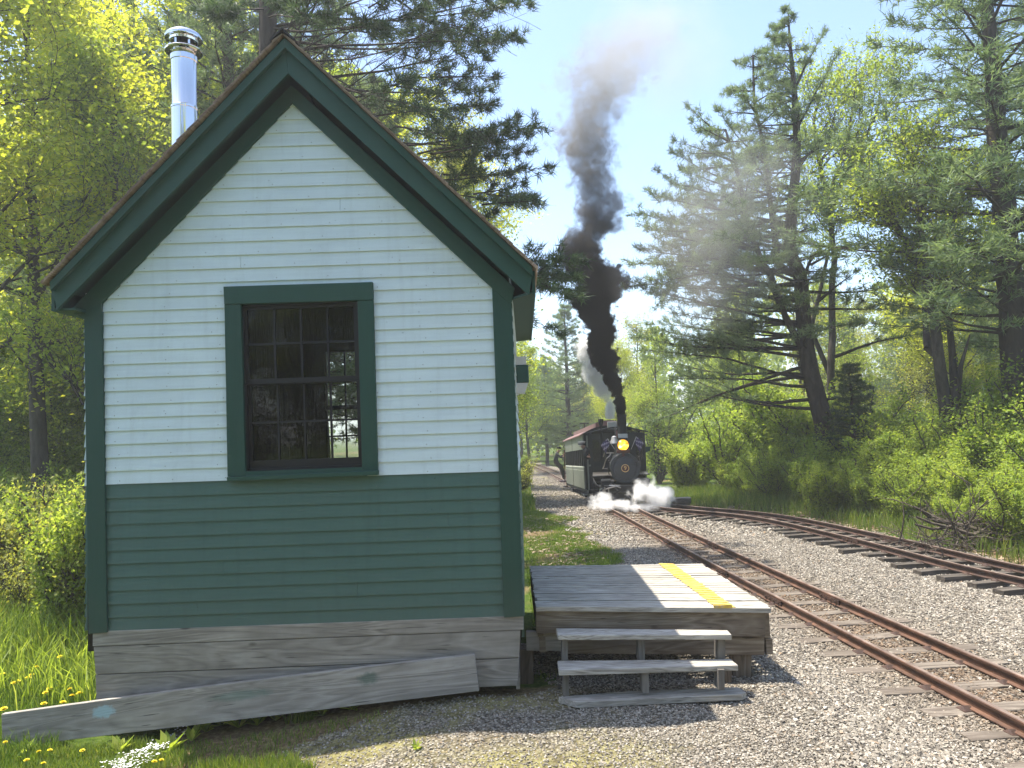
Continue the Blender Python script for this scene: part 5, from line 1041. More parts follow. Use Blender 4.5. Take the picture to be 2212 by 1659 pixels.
def plume(name, pts, D, dens, albedo, label, namp, nscale, soft, rate, zcol=None, aniso=.2, smscale=None, thr=-.02):
    W_ = [(PD(*za(x, y), D), r/1.66/1.1302/F*D) for x, y, r in pts]; o0_ = W_[0][0]; z0_, z1_ = o0_.z, W_[-1][0].z; Hh = z1_-z0_
    hull = MB(); ht = [(p-o0_) for p, r in W_]; hr_ = [r*1.6+.03 for p, r in W_]
    # horizontal rings so the hull never folds
    vs = []; n_ = 14
    for p, r in zip(ht, hr_):
        for k in range(n_): a = 2*math.pi*k/n_; vs.append((p.x+r*math.cos(a), r*math.sin(a), p.z))
    hull.add(vs, [(i*n_+k, i*n_+(k+1) % n_, (i+1)*n_+(k+1) % n_, (i+1)*n_+k) for i in range(len(ht)-1) for k in range(n_)]+[tuple(range(n_))[::-1], tuple(range((len(ht)-1)*n_, len(ht)*n_))])
    m, nt, nd, ln, b = newmat(name+'_volume'); nd.remove(b); tc = N(nd, 'ShaderNodeTexCoord'); sp = N(nd, 'ShaderNodeSeparateXYZ'); ln.new(tc.outputs['Object'], sp.inputs[0])
    f = mathn(nd, ln, 'DIVIDE', sp.outputs['Z'], Hh)
    RM = max(r for p, r in W_)*1.0; XM = max(abs(p.x) for p in ht)+.01
    fc1 = fcurve(nd, [((p.z)/Hh, .5+.5*p.x/XM) for p in ht]); fc2 = fcurve(nd, [((p.z)/Hh, r/RM) for p, (q_, r) in zip(ht, W_)])
    ln.new(f, fc1.inputs[1]); ln.new(f, fc2.inputs[1])
    cxn = mathn(nd, ln, 'MULTIPLY', mathn(nd, ln, 'SUBTRACT', fc1.outputs[0], .5), 2*XM); rn = mathn(nd, ln, 'MULTIPLY', fc2.outputs[0], RM)
    dx = mathn(nd, ln, 'SUBTRACT', sp.outputs['X'], cxn); dd = mathn(nd, ln, 'SQRT', mathn(nd, ln, 'ADD', mathn(nd, ln, 'MULTIPLY', dx, dx), mathn(nd, ln, 'MULTIPLY', sp.outputs['Y'], sp.outputs['Y'])))
    e = mathn(nd, ln, 'SUBTRACT', 1.0, mathn(nd, ln, 'DIVIDE', dd, rn))       # 1 at the axis, 0 at the edge
    # billows: noise whose size follows the plume's radius
    inv = mathn(nd, ln, 'DIVIDE', nscale, mathn(nd, ln, 'ADD', rn, .02 if smscale is None else smscale))
    n1 = N(nd, 'ShaderNodeTexNoise'); n1.inputs['Detail'].default_value = 3; n1.inputs['Roughness'].default_value = .6; n1.inputs['Distortion'].default_value = .3; n1.inputs['Scale'].default_value = nscale/(RM*.6); ln.new(tc.outputs['Object'], n1.inputs['Vector'])
    n2 = N(nd, 'ShaderNodeTexNoise'); n2.inputs['Detail'].default_value = 2; n2.inputs['Scale'].default_value = nscale*3.1/(RM*.6); ln.new(tc.outputs['Object'], n2.inputs['Vector'])
    nn = mathn(nd, ln, 'ADD', mathn(nd, ln, 'MULTIPLY', mathn(nd, ln, 'SUBTRACT', n1.outputs[0], .5), namp), mathn(nd, ln, 'MULTIPLY', mathn(nd, ln, 'SUBTRACT', n2.outputs[0], .5), namp*.45))
    g = mathn(nd, ln, 'MULTIPLY', mathn(nd, ln, 'ADD', mathn(nd, ln, 'SUBTRACT', e, thr), nn), soft, clamp=True)
    # fade at both ends
    DM = max(d_ for _, d_ in dens); fd_ = fcurve(nd, [(t_, d_/DM) for t_, d_ in dens]); ln.new(f, fd_.inputs[1])
    de = mathn(nd, ln, 'MULTIPLY', mathn(nd, ln, 'MULTIPLY', g, mathn(nd, ln, 'MAXIMUM', fd_.outputs[0], 0.0)), DM)
    pv = N(nd, 'ShaderNodeVolumePrincipled'); ln.new(de, pv.inputs['Density']); pv.inputs['Anisotropy'].default_value = aniso
    ln.new(ramp(nd, ln, f, albedo), pv.inputs['Color']); ln.new(pv.outputs[0], nd['Material Output'].inputs['Volume'])
    m.cycles.volume_step_rate = rate; o = hull.build(name, m); o.location = o0_; return tag(o, label, name.replace('_', ' '), kind='stuff')
DS = 20.98
plume('smoke_plume', [(x, y, r*(1.0 if y > 1500 else .94)) for x, y, r in PL], DS, [(0, 60), (.06, 50), (.16, 34), (.30, 20), (.37, 15), (.43, 6), (.50, 3.4), (.60, 2.6), (.70, 1.5), (.80, .85), (.90, .42), (1, 0)],
      [(0, (.02, .02, .022)), (.35, (.035, .034, .034)), (.48, (.13, .12, .115)), (.68, (.27, .245, .20)), (1, (.52, .47, .39))], 'billowing smoke column from the stack, black below and grey brown above', 2.9, 1.7, 2.6, .06)
WH = [(478, 1668+10, 14), (470, 1655, 20), (462, 1600, 34), (440, 1520, 48), (415, 1450, 44), (400, 1400, 34), (380, 1350, 22)]
def blobs(name, center, half, B, dens, albedo, label, nscale, namp, soft, rate, aniso=.0):
    m, nt, nd, ln, b = newmat(name+'_volume'); nd.remove(b); tc = N(nd, 'ShaderNodeTexCoord'); g = None
    for c_, r_, k in B:
        mp = N(nd, 'ShaderNodeMapping'); mp.vector_type = 'TEXTURE'; mp.inputs['Location'].default_value = tuple(c_-center); mp.inputs['Scale'].default_value = r_; ln.new(tc.outputs['Object'], mp.inputs[0])
        l = N(nd, 'ShaderNodeVectorMath', operation='LENGTH'); ln.new(mp.outputs[0], l.inputs[0]); e = mathn(nd, ln, 'MULTIPLY', mathn(nd, ln, 'SUBTRACT', 1.0, l.outputs['Value']), k)
        g = e if g is None else mathn(nd, ln, 'MAXIMUM', g, e)
    n1 = N(nd, 'ShaderNodeTexNoise'); n1.inputs['Detail'].default_value = 4; n1.inputs['Roughness'].default_value = .6; n1.inputs['Distortion'].default_value = .4; n1.inputs['Scale'].default_value = nscale; ln.new(tc.outputs['Object'], n1.inputs['Vector'])
    e = mathn(nd, ln, 'MULTIPLY', mathn(nd, ln, 'ADD', g, mathn(nd, ln, 'MULTIPLY', mathn(nd, ln, 'SUBTRACT', n1.outputs[0], .55), namp)), soft, clamp=True)
    gate = mathn(nd, ln, 'MULTIPLY', g, 8.0, clamp=True)
    pv = N(nd, 'ShaderNodeVolumePrincipled'); ln.new(mathn(nd, ln, 'MULTIPLY', mathn(nd, ln, 'MULTIPLY', e, gate), dens), pv.inputs['Density']); pv.inputs['Color'].default_value = albedo; pv.inputs['Anisotropy'].default_value = aniso
    ln.new(pv.outputs[0], nd['Material Output'].inputs['Volume']); m.cycles.volume_step_rate = rate
    mb = MB(); mb.box(-half[0], half[0], -half[1], half[1], -half[2], half[2]); o = mb.build(name, m); o.location = center; return tag(o, label, name.replace('_', ' '), kind='stuff')
p2d = lambda x, y, D_: PD(*z2(x, y), D_)
px2 = 1/5.925/1.1302/F*19.9
cc = p2d(1330, 1380, 20.1); zg_ = cc.z-float(gz(cc.x, cc.y))
blobs('steam_cloud', cc, (2.0, .75, 1.0), [(p2d(1720, 1410, 19.9), (265*px2, .5, 235*px2), 1.5), (p2d(1450, 1340, 19.8), (240*px2, .45, 260*px2), .62), (p2d(1560, 1230, 20.0), (140*px2, .35, 240*px2), .5), (p2d(1080, 1490, 19.85), (470*px2, .5, 100*px2), .9), (p2d(900, 1420, 20.0), (260*px2, .45, 120*px2), .6), (p2d(1430, 1530, 19.75), (420*px2, .45, 80*px2), 1.0)], 12.0, (.995, .995, .995, 1), 'white steam spreading low around the front of the locomotive', 3.4, 2.8, .9, .3)
def wh(x, y): return PD(*za(x, y), 22.9)
u_ = 1/1.66/1.1302/F*22.9; cw_ = wh(430, 1530)
blobs('whistle_steam', cw_, (.75, .6, 1.25), [(wh(480, 1665), (24*u_, .16, 70*u_), 1.3), (wh(505, 1610), (18*u_, .14, 80*u_), .8), (wh(455, 1570), (50*u_, .25, 70*u_), .9), (wh(420, 1500), (65*u_, .35, 85*u_), .8), (wh(385, 1420), (60*u_, .35, 75*u_), .6)], 24, (.995, .995, .995, 1), 'wispy white steam rising beside the smoke column', 4.0, 1.4, 1.3, .3)
hz = lambda x, y, D_: PD(x, y, D_); v_ = 17.5/F
blobs('drifting_smoke', hz(1560, 430, 18), (3.4, 1.6, 4.9), [(hz(1560, 470, 17.5), (230*v_, 1.3, 270*v_), .9), (hz(1430, 560, 18), (150*v_, 1.2, 150*v_), .5), (hz(1420, 110, 18), (220*v_, 1.2, 190*v_), .8), (hz(1520, 640, 18), (180*v_, 1.2, 120*v_), .6)], .50, (.70, .69, .68, 1), 'thin grey smoke drifting in front of the pines', .7, 1.5, 1.0, .6)

# pale spring haze in the air
def haze():
    mb = MB(); mb.box(-905, 905, -305, 905, -4, 24); m, nt, nd, ln, b = newmat('haze_air'); nd.remove(b); pv = N(nd, 'ShaderNodeVolumePrincipled'); pv.inputs['Density'].default_value = .0019; pv.inputs['Color'].default_value = (.96, .97, 1, 1); pv.inputs['Anisotropy'].default_value = .35
    ln.new(pv.outputs[0], nd['Material Output'].inputs['Volume']); o = mb.build('haze', m); tag(o, 'pale haze in the air over the track and wood', 'haze', kind='stuff')
haze()
# ================================================================ trees and plants
class Tree:
    def __init__(s, seed): s.seg = []; s.tip = []; s.tuft = []; s.r = random.Random(seed); s.ng = np.random.default_rng(seed)
    def poly(s, pts, rads):
        for i in range(len(pts)-1): s.seg.append((Vector(pts[i]), Vector(pts[i+1]), rads[i], rads[i+1]))
    def wood(s, name, mat, parent, keep=None, n=6):
        sg = s.seg if keep is None else keep
        A = np.array([(*a, *b) for a, b, _, _ in sg]); R_ = np.array([(r0_, r1_) for _, _, r0_, r1_ in sg]); P0, P1 = A[:, :3], A[:, 3:]
        d = P1-P0; d /= np.linalg.norm(d, axis=1)[:, None]+1e-9; P1 = P1+d*R_[:, 1:]*.5
        ref = np.where(np.abs(d[:, 2:]) < .9, np.array([[0, 0, 1.]]), np.array([[1., 0, 0]])); x = np.cross(d, ref); x /= np.linalg.norm(x, axis=1)[:, None]+1e-9; y = np.cross(d, x)
        a = np.arange(n)*2*np.pi/n; ring = x[:, None]*np.cos(a)[None, :, None]+y[:, None]*np.sin(a)[None, :, None]
        V = np.concatenate([P0[:, None]+ring*R_[:, 0][:, None, None], P1[:, None]+ring*R_[:, 1][:, None, None]], 1)
        k = np.arange(n); Q = np.stack([k, (k+1) % n, n+(k+1) % n, n+k], 1)
        return nmesh(name, V.reshape(-1, 3), (Q[None]+np.arange(len(sg))[:, None, None]*2*n).reshape(-1, 4), mat, parent, smooth=True)
    def grow(s, p, d, L, r, lvl, mx, up=.12, jit=.22, nn=4, kid=(1, 2), ang=(.55, 1.0), fall=.62, box=None):
        rg = s.r; st = L/nn
        for i in range(nn):
            d = (d+Vector((rg.gauss(0, jit), rg.gauss(0, jit), rg.gauss(0, jit)+up))).normalized(); p2 = p+d*st; r2 = max(.004, r*(1-.16*(i+1)))
            s.seg.append((p.copy(), p2.copy(), r if i == 0 else r*(1-.16*i), r2)); p = p2
            if lvl >= mx: s.tip.append((p.copy(), d.copy()))
            elif i >= (0 if lvl else 1):
                for _ in range(rg.randint(*kid)):
                    a = rg.uniform(*ang); ax = d.cross(Vector((rg.gauss(0, 1), rg.gauss(0, 1), rg.gauss(0, 1)))).normalized(); d2 = Matrix.Rotation(a, 3, ax) @ d
                    s.grow(p.copy(), d2, L*fall*rg.uniform(.75, 1.15), max(.005, r2*.55), lvl+1, mx, up, jit, nn, kid, ang, fall)
        if lvl < mx: s.tip.append((p.copy(), d.copy()))
    def limb(s, p, tgt, r0_, r1_, n=7, bend=.12):
        rg = s.r; p = Vector(p); tgt = Vector(tgt); L = (tgt-p).length; pts = [p.lerp(tgt, i/n) for i in range(n+1)]
        for i in range(1, n): pts[i] += Vector((rg.gauss(0, 1), rg.gauss(0, 1), rg.gauss(0, 1)))*L*bend*.2+Vector((0, 0, -1))*L*bend*.3*math.sin(math.pi*i/n)
        s.poly(pts, [r0_+(r1_-r0_)*i/n for i in range(n+1)]); return pts
    def leaves(s, name, mat, parent, m, size, spread, seed=0, droop=.3, drop=1.0, tips=None):
        ng = s.ng; T = tips or s.tip; P = np.array([tuple(a) for a, _ in T])
        if drop < 1: P = P[ng.random(len(P)) < drop]
        n = len(P)*m; cl = np.repeat(ng.normal(.5, .16, len(P)), m); c = np.repeat(P, m, 0)+ng.normal(size=(n, 3))*spread*np.array([1, 1, .7])
        z = ng.normal(size=(n, 3)); z[:, 2] = np.abs(z[:, 2])+.5; z /= np.linalg.norm(z, axis=1)[:, None]
        a = ng.normal(size=(n, 3)); a[:, 2] -= droop; x = a-(a*z).sum(1)[:, None]*z; x /= np.linalg.norm(x, axis=1)[:, None]+1e-9; y = np.cross(z, x)
        sz = size*ng.uniform(.55, 1.2, n)[:, None]; V = np.stack([c-x*sz*.5, c+y*sz*.32+z*sz*.06, c+x*sz*.55, c-y*sz*.32+z*sz*.06], 1)
        v = np.clip(cl+ng.normal(0, .16, n), 0, 1); return nmesh(name, V.reshape(-1, 3), np.arange(n*4).reshape(n, 4), mat, parent, attrs={'v': np.repeat(v, 4)})
    # ---- pine
    def pbranch(s, p, d, L, r, twig=.36, up=.10, start=.25, tstep=.13, flat=.25, droop=0.0):
        rg = s.r; n = max(4, int(L/.28)); st = L/n; pts = [p.copy()]
        for i in range(n):
            f = i/n; d = (d+Vector((rg.gauss(0, .06), rg.gauss(0, .06), rg.gauss(0, .05)+up*(f-.25)*.5-droop*.1))).normalized(); p2 = p+d*st
            s.seg.append((p.copy(), p2.copy(), max(.006, r*(1-f)), max(.005, r*(1-(i+1)/n)))); p = p2; f2 = (i+1)/n
            if f2 > start:
                for sg in (-1, 1):
                    if rg.random() < .12: continue
                    sd = d.cross(Vector((0, 0, 1))).normalized()*sg; td = (d*rg.uniform(.5, .9)+sd*rg.uniform(.6, 1.0)+Vector((0, 0, rg.gauss(.12, flat)))).normalized()
                    tl = L*twig*(1.08-f2*.85)*rg.uniform(.6, 1.15); k = max(1, int(tl/tstep)); q = p.copy()
                    for j in range(k):
                        td = (td+Vector((rg.gauss(0, .1), rg.gauss(0, .1), rg.gauss(.02, .08)))).normalized(); q2 = q+td*tl/k; s.seg.append((q.copy(), q2.copy(), .007, .005)); q = q2
                        if j >= k*.25 or k < 3: s.tuft.append((q.copy(), td.copy()))
            if f2 > .6: s.tuft.append((p.copy(), d.copy()))
        s.tuft.append((p.copy(), d.copy()))
    def needles(s, name, mat, parent, K, ln_, wd, keep=1.0):
        ng = s.ng; P = np.array([(*a, *b) for a, b in s.tuft]); 
        if keep < 1: P = P[ng.random(len(P)) < keep]
        n = len(P)*K; c = np.repeat(P[:, :3], K, 0)+ng.normal(size=(n, 3))*ln_*.18; d = np.repeat(P[:, 3:], K, 0)*.55+ng.normal(size=(n, 3))*.62+np.array([0, 0, .12]); d /= np.linalg.norm(d, axis=1)[:, None]
        x = np.cross(d, ng.normal(size=(n, 3))); x /= np.linalg.norm(x, axis=1)[:, None]; L = ln_*ng.uniform(.6, 1.15, n)[:, None]
        V = np.stack([c-x*wd*.5, c+x*wd*.5, c+d*L], 1); v = np.clip(np.repeat(ng.normal(.5, .15, len(P)), K)+ng.normal(0, .15, n), 0, 1)
        return nmesh(name, V.reshape(-1, 3), np.arange(n*3).reshape(n, 3), mat, parent, attrs={'v': np.repeat(v, 3)})
def interp_poly(pts, n):
    P = np.array([tuple(p) for p in pts]); s = np.r_[0, np.cumsum(np.linalg.norm(np.diff(P, axis=0), axis=1))]; q = np.linspace(0, s[-1], n); return [Vector((np.interp(t, s, P[:, 0]), np.interp(t, s, P[:, 1]), np.interp(t, s, P[:, 2]))) for t in q]
def root_at(T, o):      # shift everything so the tree's empty stands at its base
    T.seg = [(a-o, b-o, r0_, r1_) for a, b, r0_, r1_ in T.seg]; T.tip = [(a-o, b) for a, b in T.tip]; T.tuft = [(a-o, b) for a, b in T.tuft]
def ground(x, y): return float(gz(x, y))
t2 = lambda x, y: ((1500+x/2.212)/1.1302, (y/2.212)/1.1302)
t3 = lambda x, y: ((1500+x/2.212)/1.1302, (600+y/2.212)/1.1302)
t7 = lambda x, y: ((600+x/2.37)/1.1302, (y/2.37)/1.1302)
t4 = lambda x, y: ((2000+x/1.508)/1.1302, (200+y/1.508)/1.1302)
# ---- hero pine A, right of the smoke
def pineA():
    D = 20.5; T = Tree(21); q = lambda p, dd=0: PD(p[0], p[1], D+dd); base = q(t3(1150, 1190)); base.z = ground(base.x, base.y)-.1
    main = [base, q(t3(1130, 960)), q(t3(1090, 800)), q(t3(1060, 690)), q(t3(1035, 550)), q(t3(1020, 380)), q(t3(1010, 230)), q(t2(1010, 1500)), q(t2(945, 1370)), q(t2(950, 1240)), q(t2(960, 1100)), q(t2(975, 980)), q(t2(985, 850)), q(t2(985, 700)), q(t2(975, 540)), q(t2(960, 350)), q(t2(945, 200)), q(t2(940, 75))]
    M1 = interp_poly(main, 40); T.poly(M1, [.27*(1-i/39)**.8+.012 for i in range(40)]); trunk = list(T.seg); T.seg = []
    s2 = interp_poly([q(t3(1020, 560)), q(t3(940, 420), -.4), q(t3(870, 250), -.6), q(t2(850, 1500), -.6), q(t2(790, 1390), -.7), q(t2(725, 1240), -.8), q(t2(700, 1100), -.8), q(t2(660, 900), -.8), q(t2(600, 700), -.7)], 18)
    s3 = interp_poly([q(t2(1000, 1490)), q(t2(890, 1450), .5), q(t2(880, 1380), .5), q(t2(860, 1230), .6), q(t2(830, 1000), .7), q(t2(820, 850), .7), q(t2(755, 560), .7), q(t2(748, 300), .7)], 18)
    s4 = interp_poly([q(t2(1000, 1560)), q(t2(1060, 1400), .2), q(t2(1130, 1320), .3)], 8)
    for s_, r_ in ((s2, .12), (s3, .11), (s4, .08)): T.poly(s_, [r_*(1-i/len(s_)*.8) for i in range(len(s_))])
    rg = T.r
    def whorls(stem, z0, Lf, cnt, rr=.05, st=.25, gap=.35, pref=None):
        P = interp_poly(stem, int(sum((stem[i+1]-stem[i]).length for i in range(len(stem)-1))/gap)+2)
        for p in P:
            if p.z < z0: continue
            for _ in range(cnt):
                a = rg.uniform(0, 2*math.pi) if pref is None or rg.random() < .45 else rg.gauss(pref, .7); L = Lf(p, a)*rg.uniform(.7, 1.15)
                if L < .25: continue
                T.pbranch(p.copy(), Vector((math.cos(a), math.sin(a), rg.uniform(-.05, .25))).normalized(), L, .012+.014*L, start=st if L > 1.5 else .15)
    top = M1[-1].z
    # left side long sweeping boughs (az = pi points left)
    def L1(p, a):
        h = (top-p.z); side = math.cos(a-math.pi); return min(.28*h+.25, 2.2)*(1+.25*side) if p.z > 8 else (1.7+2.0*max(0, side)+.3)*(.8 if side > -.2 else .55)
    whorls(M1, 3.6, L1, 4, pref=math.pi)
    whorls(s2, 5.5, lambda p, a: min(2.4, .5+.45*(s2[-1].z+.6-p.z))*(1+.3*math.cos(a-math.pi)), 3, pref=math.pi)
    whorls(s3, 7, lambda p, a: min(1.9, .3+.4*(s3[-1].z+.4-p.z)), 3)
    # named long boughs at the left and right, from the sketch
    for (a, b_, dd, L) in [((1010, 600), (60, 560), -1.5, 0), ((1040, 720), (130, 600), -.8, 0), ((1030, 650), (80, 880), 3.5, 0), ((1060, 830), (120, 960), 3.4, 0), ((1040, 700), (60, 760), 3.8, 0), ((1040, 700), (150, 680), 3.0, 0), ((1050, 560), (180, 470), 1.0, 0), ((1030, 450), (200, 300), 1.2, 0), ((1000, 420), (70, 380), .2, 0), ((980, 300), (60, 150), .4, 0), ((1030, 560), (300, 480), -1.8, 0), ((1060, 880), (420, 900), 2.5, 0), ((1050, 760), (350, 760), -2, 0),
                           ((1020, 340), (1500, 330), -.6, 0), ((1190, 600), (1660, 470), -.3, 0), ((1020, 250), (1480, 300), .8, 0), ((1060, 850), (1330, 800), .8, 0), ((960, 150), (250, 60), -.6, 0), ((930, 60), (120, 60), -1.4, 0), ((1100, 300), (1300, 140), -.5, 0)]:
        p0_, p1_ = q(t3(*a)), q(t3(*b_), dd); d = p1_-p0_; T.pbranch(p0_, (d.normalized()+Vector((0, 0, .05))).normalized(), d.length, .05, twig=.26, start=.35, up=.02)
    for (a, b_, dd) in [((960, 1150), (130, 1460), -.5), ((930, 1330), (170, 1080), -1), ((700, 1200), (230, 960), -.4), ((690, 1000), (310, 830), 0), ((660, 880), (350, 720), .2), ((610, 760), (390, 570), .2), ((740, 1300), (160, 1270), .4), ((830, 900), (540, 620), .6), ((980, 900), (1180, 700), -.4), ((985, 700), (1160, 330), .3), ((975, 480), (1100, 180), .1), ((1130, 1330), (1480, 1330), .0), ((1060, 1430), (1260, 1300), .6)]:
        p0_, p1_ = q(t2(*a)), q(t2(*b_), dd); d = p1_-p0_; T.pbranch(p0_, (d.normalized()+Vector((0, 0, -.03))).normalized(), d.length, .04, twig=.32, start=.3, up=.06)
    br = list(T.seg); T.seg = trunk; o = empty('pine_tree', base, 0, 'tall pine with a forked dark trunk and long drooping boughs right of the smoke', 'pine tree')
    T.seg = [(a-base, b-base, r0_, r1_) for a, b, r0_, r1_ in T.seg]; T.wood('trunk', M['barkP'], o, n=9); T.seg = [(a-base, b-base, r0_, r1_) for a, b, r0_, r1_ in br]; T.wood('branch', M['barkP'], o, n=4)
    T.tuft = [(a-base, b) for a, b in T.tuft]; print('tufts A', len(T.tuft)); T.needles('crown', M['needleL'], o, 22, .17, .019)
pineA()
# ---- hero pine D behind the cabin, boughs reaching right
def pineD():
    D = 13.5; T = Tree(5); q = lambda p, dd=0: PD(p[0], p[1], D+dd); base = q((590, 900)); base.z = ground(base.x, base.y)-.1
    M1 = interp_poly([base, q((588, 500)), q((580, 200)), q((578, 0)), q((575, -300)), q((572, -700))], 24); T.poly(M1, [.24-.006*i for i in range(24)]); trunk = list(T.seg); T.seg = []; rg = T.r
    for (a, b_, dd, L, tw) in [((580, 60), (1150, 15), -.8, .05, .24), ((585, 120), (1120, 60), .3, .05, .24), ((590, 170), (1075, 165), -.6, .06, .26), ((590, 190), (1095, 235), .5, .05, .22), ((600, 250), (1060, 290), -.3, .05, .2), ((600, 330), (1160, 335), -.6, .06, .20), ((640, 420), (1188, 450), -.2, .05, .19), ((700, 470), (1120, 490), .5, .04, .2), ((600, 520), (1238, 598), -1.5, .05, .13), ((980, 560), (1232, 590), -1.3, .03, .34), ((980, 570), (1240, 625), -1.6, .03, .34), ((640, 430), (1180, 415), .3, .05, .2), ((640, 300), (1150, 300), .3, .05, .2),
                           ((580, -40), (1040, 20), -1.2, .05, .3), ((580, -80), (980, -40), .8, .05, .3), ((580, -10), (900, 30), -2, .05, .35), ((580, 90), (1000, 130), 1.4, .05, .28), ((580, 150), (960, 200), -1.6, .05, .28), ((580, -120), (1130, -60), .2, .05, .25), ((585, 60), (820, 60), -2.2, .04, .4), ((700, 380), (1120, 375), .8, .04, .22),
                           ((575, 20), (480, 30), -2, .03, .4), ((575, -60), (330, -60), 0, .04, .3), ((575, 40), (700, 20), -2.4, .03, .4), ((578, -150), (800, -90), -2, .04, .35)]:
        p0_, p1_ = q(a), q(b_, dd); d = p1_-p0_; T.pbranch(p0_, (d.normalized()+Vector((0, 0, .04))).normalized(), d.length, L*.7, twig=tw, start=.50, up=.05, tstep=.10, flat=.4)
        for k in range(2):
            f = rg.uniform(.5, .8); pp = p0_.lerp(p1_, f); T.pbranch(pp, (d.normalized()+Vector((rg.gauss(0, .2), rg.gauss(0, .5), rg.gauss(.1, .2)))).normalized(), d.length*(1-f)*rg.uniform(.6, .95), .02, twig=tw*1.5, start=.2, up=.1, tstep=.10, flat=.4)
    # bare lower twigs
    for k in range(26):
        y0_ = rg.uniform(60, 420); p0_ = q((585, y0_)); a = rg.uniform(-1.2, 1.2); T.grow(p0_, Vector((math.cos(a), math.sin(a), rg.uniform(-.1, .3))).normalized(), rg.uniform(1.5, 3.2), .022, 1, 3, up=.03, jit=.16, nn=4, kid=(0, 2))
    T.tip = []
    br = list(T.seg); o = empty('pine_tree', base, 0, 'tall pine standing behind the cabin roof with dark needle boughs reaching right', 'pine tree')
    T.seg = [(a-base, b-base, r0_, r1_) for a, b, r0_, r1_ in trunk]; T.wood('trunk', M['barkP'], o, n=9); T.seg = [(a-base, b-base, r0_, r1_) for a, b, r0_, r1_ in br]; T.wood('branch', M['barkP'], o, n=4)
    T.tuft = [(a-base, b) for a, b in T.tuft]; print('tufts D', len(T.tuft)); T.needles('crown', M['needle'], o, 32, .17, .017)
pineD()
# ---- generic pine prototypes
def pine_proto(seed, H, Lmax, z0, r, K=22, nl=.21, nw=.024, mat='needleL', lean=0, gap=.36, cnt=5, label='x', bare=False):
    T = Tree(seed); rg = T.r; pts = [Vector((lean*(i/20)**2+rg.gauss(0, .02), rg.gauss(0, .02), H*i/20)) for i in range(21)]; T.poly(pts, [r*(1-i/20)**.8+.015 for i in range(21)]); trunk = list(T.seg); T.seg = []
    z = z0
    while z < H-.15:
        f = (z-z0)/(H-z0); Lb = Lmax*(1-f)**.75*(.55+.45*min(1, f*4+.35))+.18; p = pts[0].lerp(pts[0], 0); i = min(19, int(z/H*20)); p = pts[i].lerp(pts[i+1], z/H*20-i); a0_ = rg.uniform(0, 6.28)
        for k in range(cnt):
            a = a0_+6.283*k/cnt+rg.gauss(0, .25); L = Lb*rg.uniform(.55, 1.2); T.pbranch(p.copy(), Vector((math.cos(a), math.sin(a), rg.uniform(-.02, .3)+f*.3)).normalized(), L, .01+.012*L, tstep=.19, start=.2 if not bare else .5)
        z += gap*rg.uniform(.75, 1.25)
    br = T.seg; o = empty('pine_tree'); o['label'] = label; o['category'] = 'pine tree'; T.seg = trunk; T.wood('trunk', M['barkP'], o, n=7); T.seg = br; T.wood('branch', M['barkP'], o, n=3); T.needles('crown', M[mat], o, K, nl, nw); print('pine', seed, len(T.tuft)); return o
def leafy_proto(name, seed, H, r, z0, mat, m, size, spread, lim=(9, 1.9), mx=3, lean=0, fork=False, drop=1.0, up=.12, barkm='barkD', kid=(1, 2), cat='tree', label='x', stems=1, droop=.3, ragged=0):
    T = Tree(seed); rg = T.r; trunk = []
    for sN in range(stems):
        a0_ = rg.uniform(0, 6.28); ln_ = lean+(.12*H if stems > 1 else .03*H); H0 = H
        if ragged: H = H*(.45+.6*rg.random()**1.3); ln_ = H0*rg.uniform(.15, .55)
        pts = [Vector((math.cos(a0_)*ln_*(i/14)**1.2+rg.gauss(0, .03), math.sin(a0_)*ln_*(i/14)**1.2+rg.gauss(0, .03), H*i/14)) for i in range(15)]; T.poly(pts, [r*(1-i/14)**.9+.012 for i in range(15)]); trunk += T.seg; T.seg = []
        for i in range(14):
            z = H*i/14
            if z < z0: continue
            for _ in range(max(1, round(lim[0]/14*rg.uniform(.6, 1.5)/stems**.3))) if True else []:
                a = rg.uniform(0, 6.28); f = (z-z0)/(H-z0); L = lim[1]*(1-.55*f)*rg.uniform(.6, 1.1); T.grow(pts[i].lerp(pts[i+1], rg.random()), Vector((math.cos(a), math.sin(a), rg.uniform(.2, .8))).normalized(), L, max(.012 if not ragged else .005, r*.35*(1-.6*f)), 1, mx, up=up, kid=kid)
        H = H0
    br = T.seg; o = empty(name); o['label'] = label; o['category'] = cat; T.seg = trunk; T.wood('trunk' if cat == 'tree' else 'stem', M[barkm], o, n=7); T.seg = br; T.wood('branch', M[barkm], o, n=3); lf = T.leaves('crown' if cat == 'tree' else 'foliage', M[mat], o, m, size, spread, drop=drop, droop=droop); print(name, seed, len(T.tip), len(lf.data.polygons)); return o
def put(proto, x, y, h, rz, label, group, first=set(), dz=0, sx_=1.0):
    o = proto if proto.name not in first else copy_tree(proto)
    first.add(proto.name); o.location = (x, y, ground(x, y)-.08+dz); o.rotation_euler = (0, 0, rz); k = h/proto['h']; o.scale = (k*sx_, k*sx_, k); o['label'] = label
    if group: o['group'] = group
    elif 'group' in o: del o['group']
    return o
P1 = pine_proto(101, 12, 2.9, 2.2, .22, label='p'); P1['h'] = 12.0
P2 = pine_proto(102, 14, 3.3, 3.5, .25, mat='needleL', gap=.42); P2['h'] = 14.0
P3 = pine_proto(103, 10, 1.7, .8, .14, mat='needle', gap=.3, cnt=5); P3['h'] = 10.0
def leafmk(*a, **k): o = leafy_proto(*a, **k); o['h'] = float(a[2]); return o
T1 = leafmk('leafy_tree', 201, 9, .13, 2.0, 'leafG', 6, .12, .19, lim=(30, 2.3), mx=3)
T2 = leafmk('leafy_tree', 202, 10, .15, 2.8, 'leafY', 8, .095, .22, lim=(30, 2.6), mx=3)
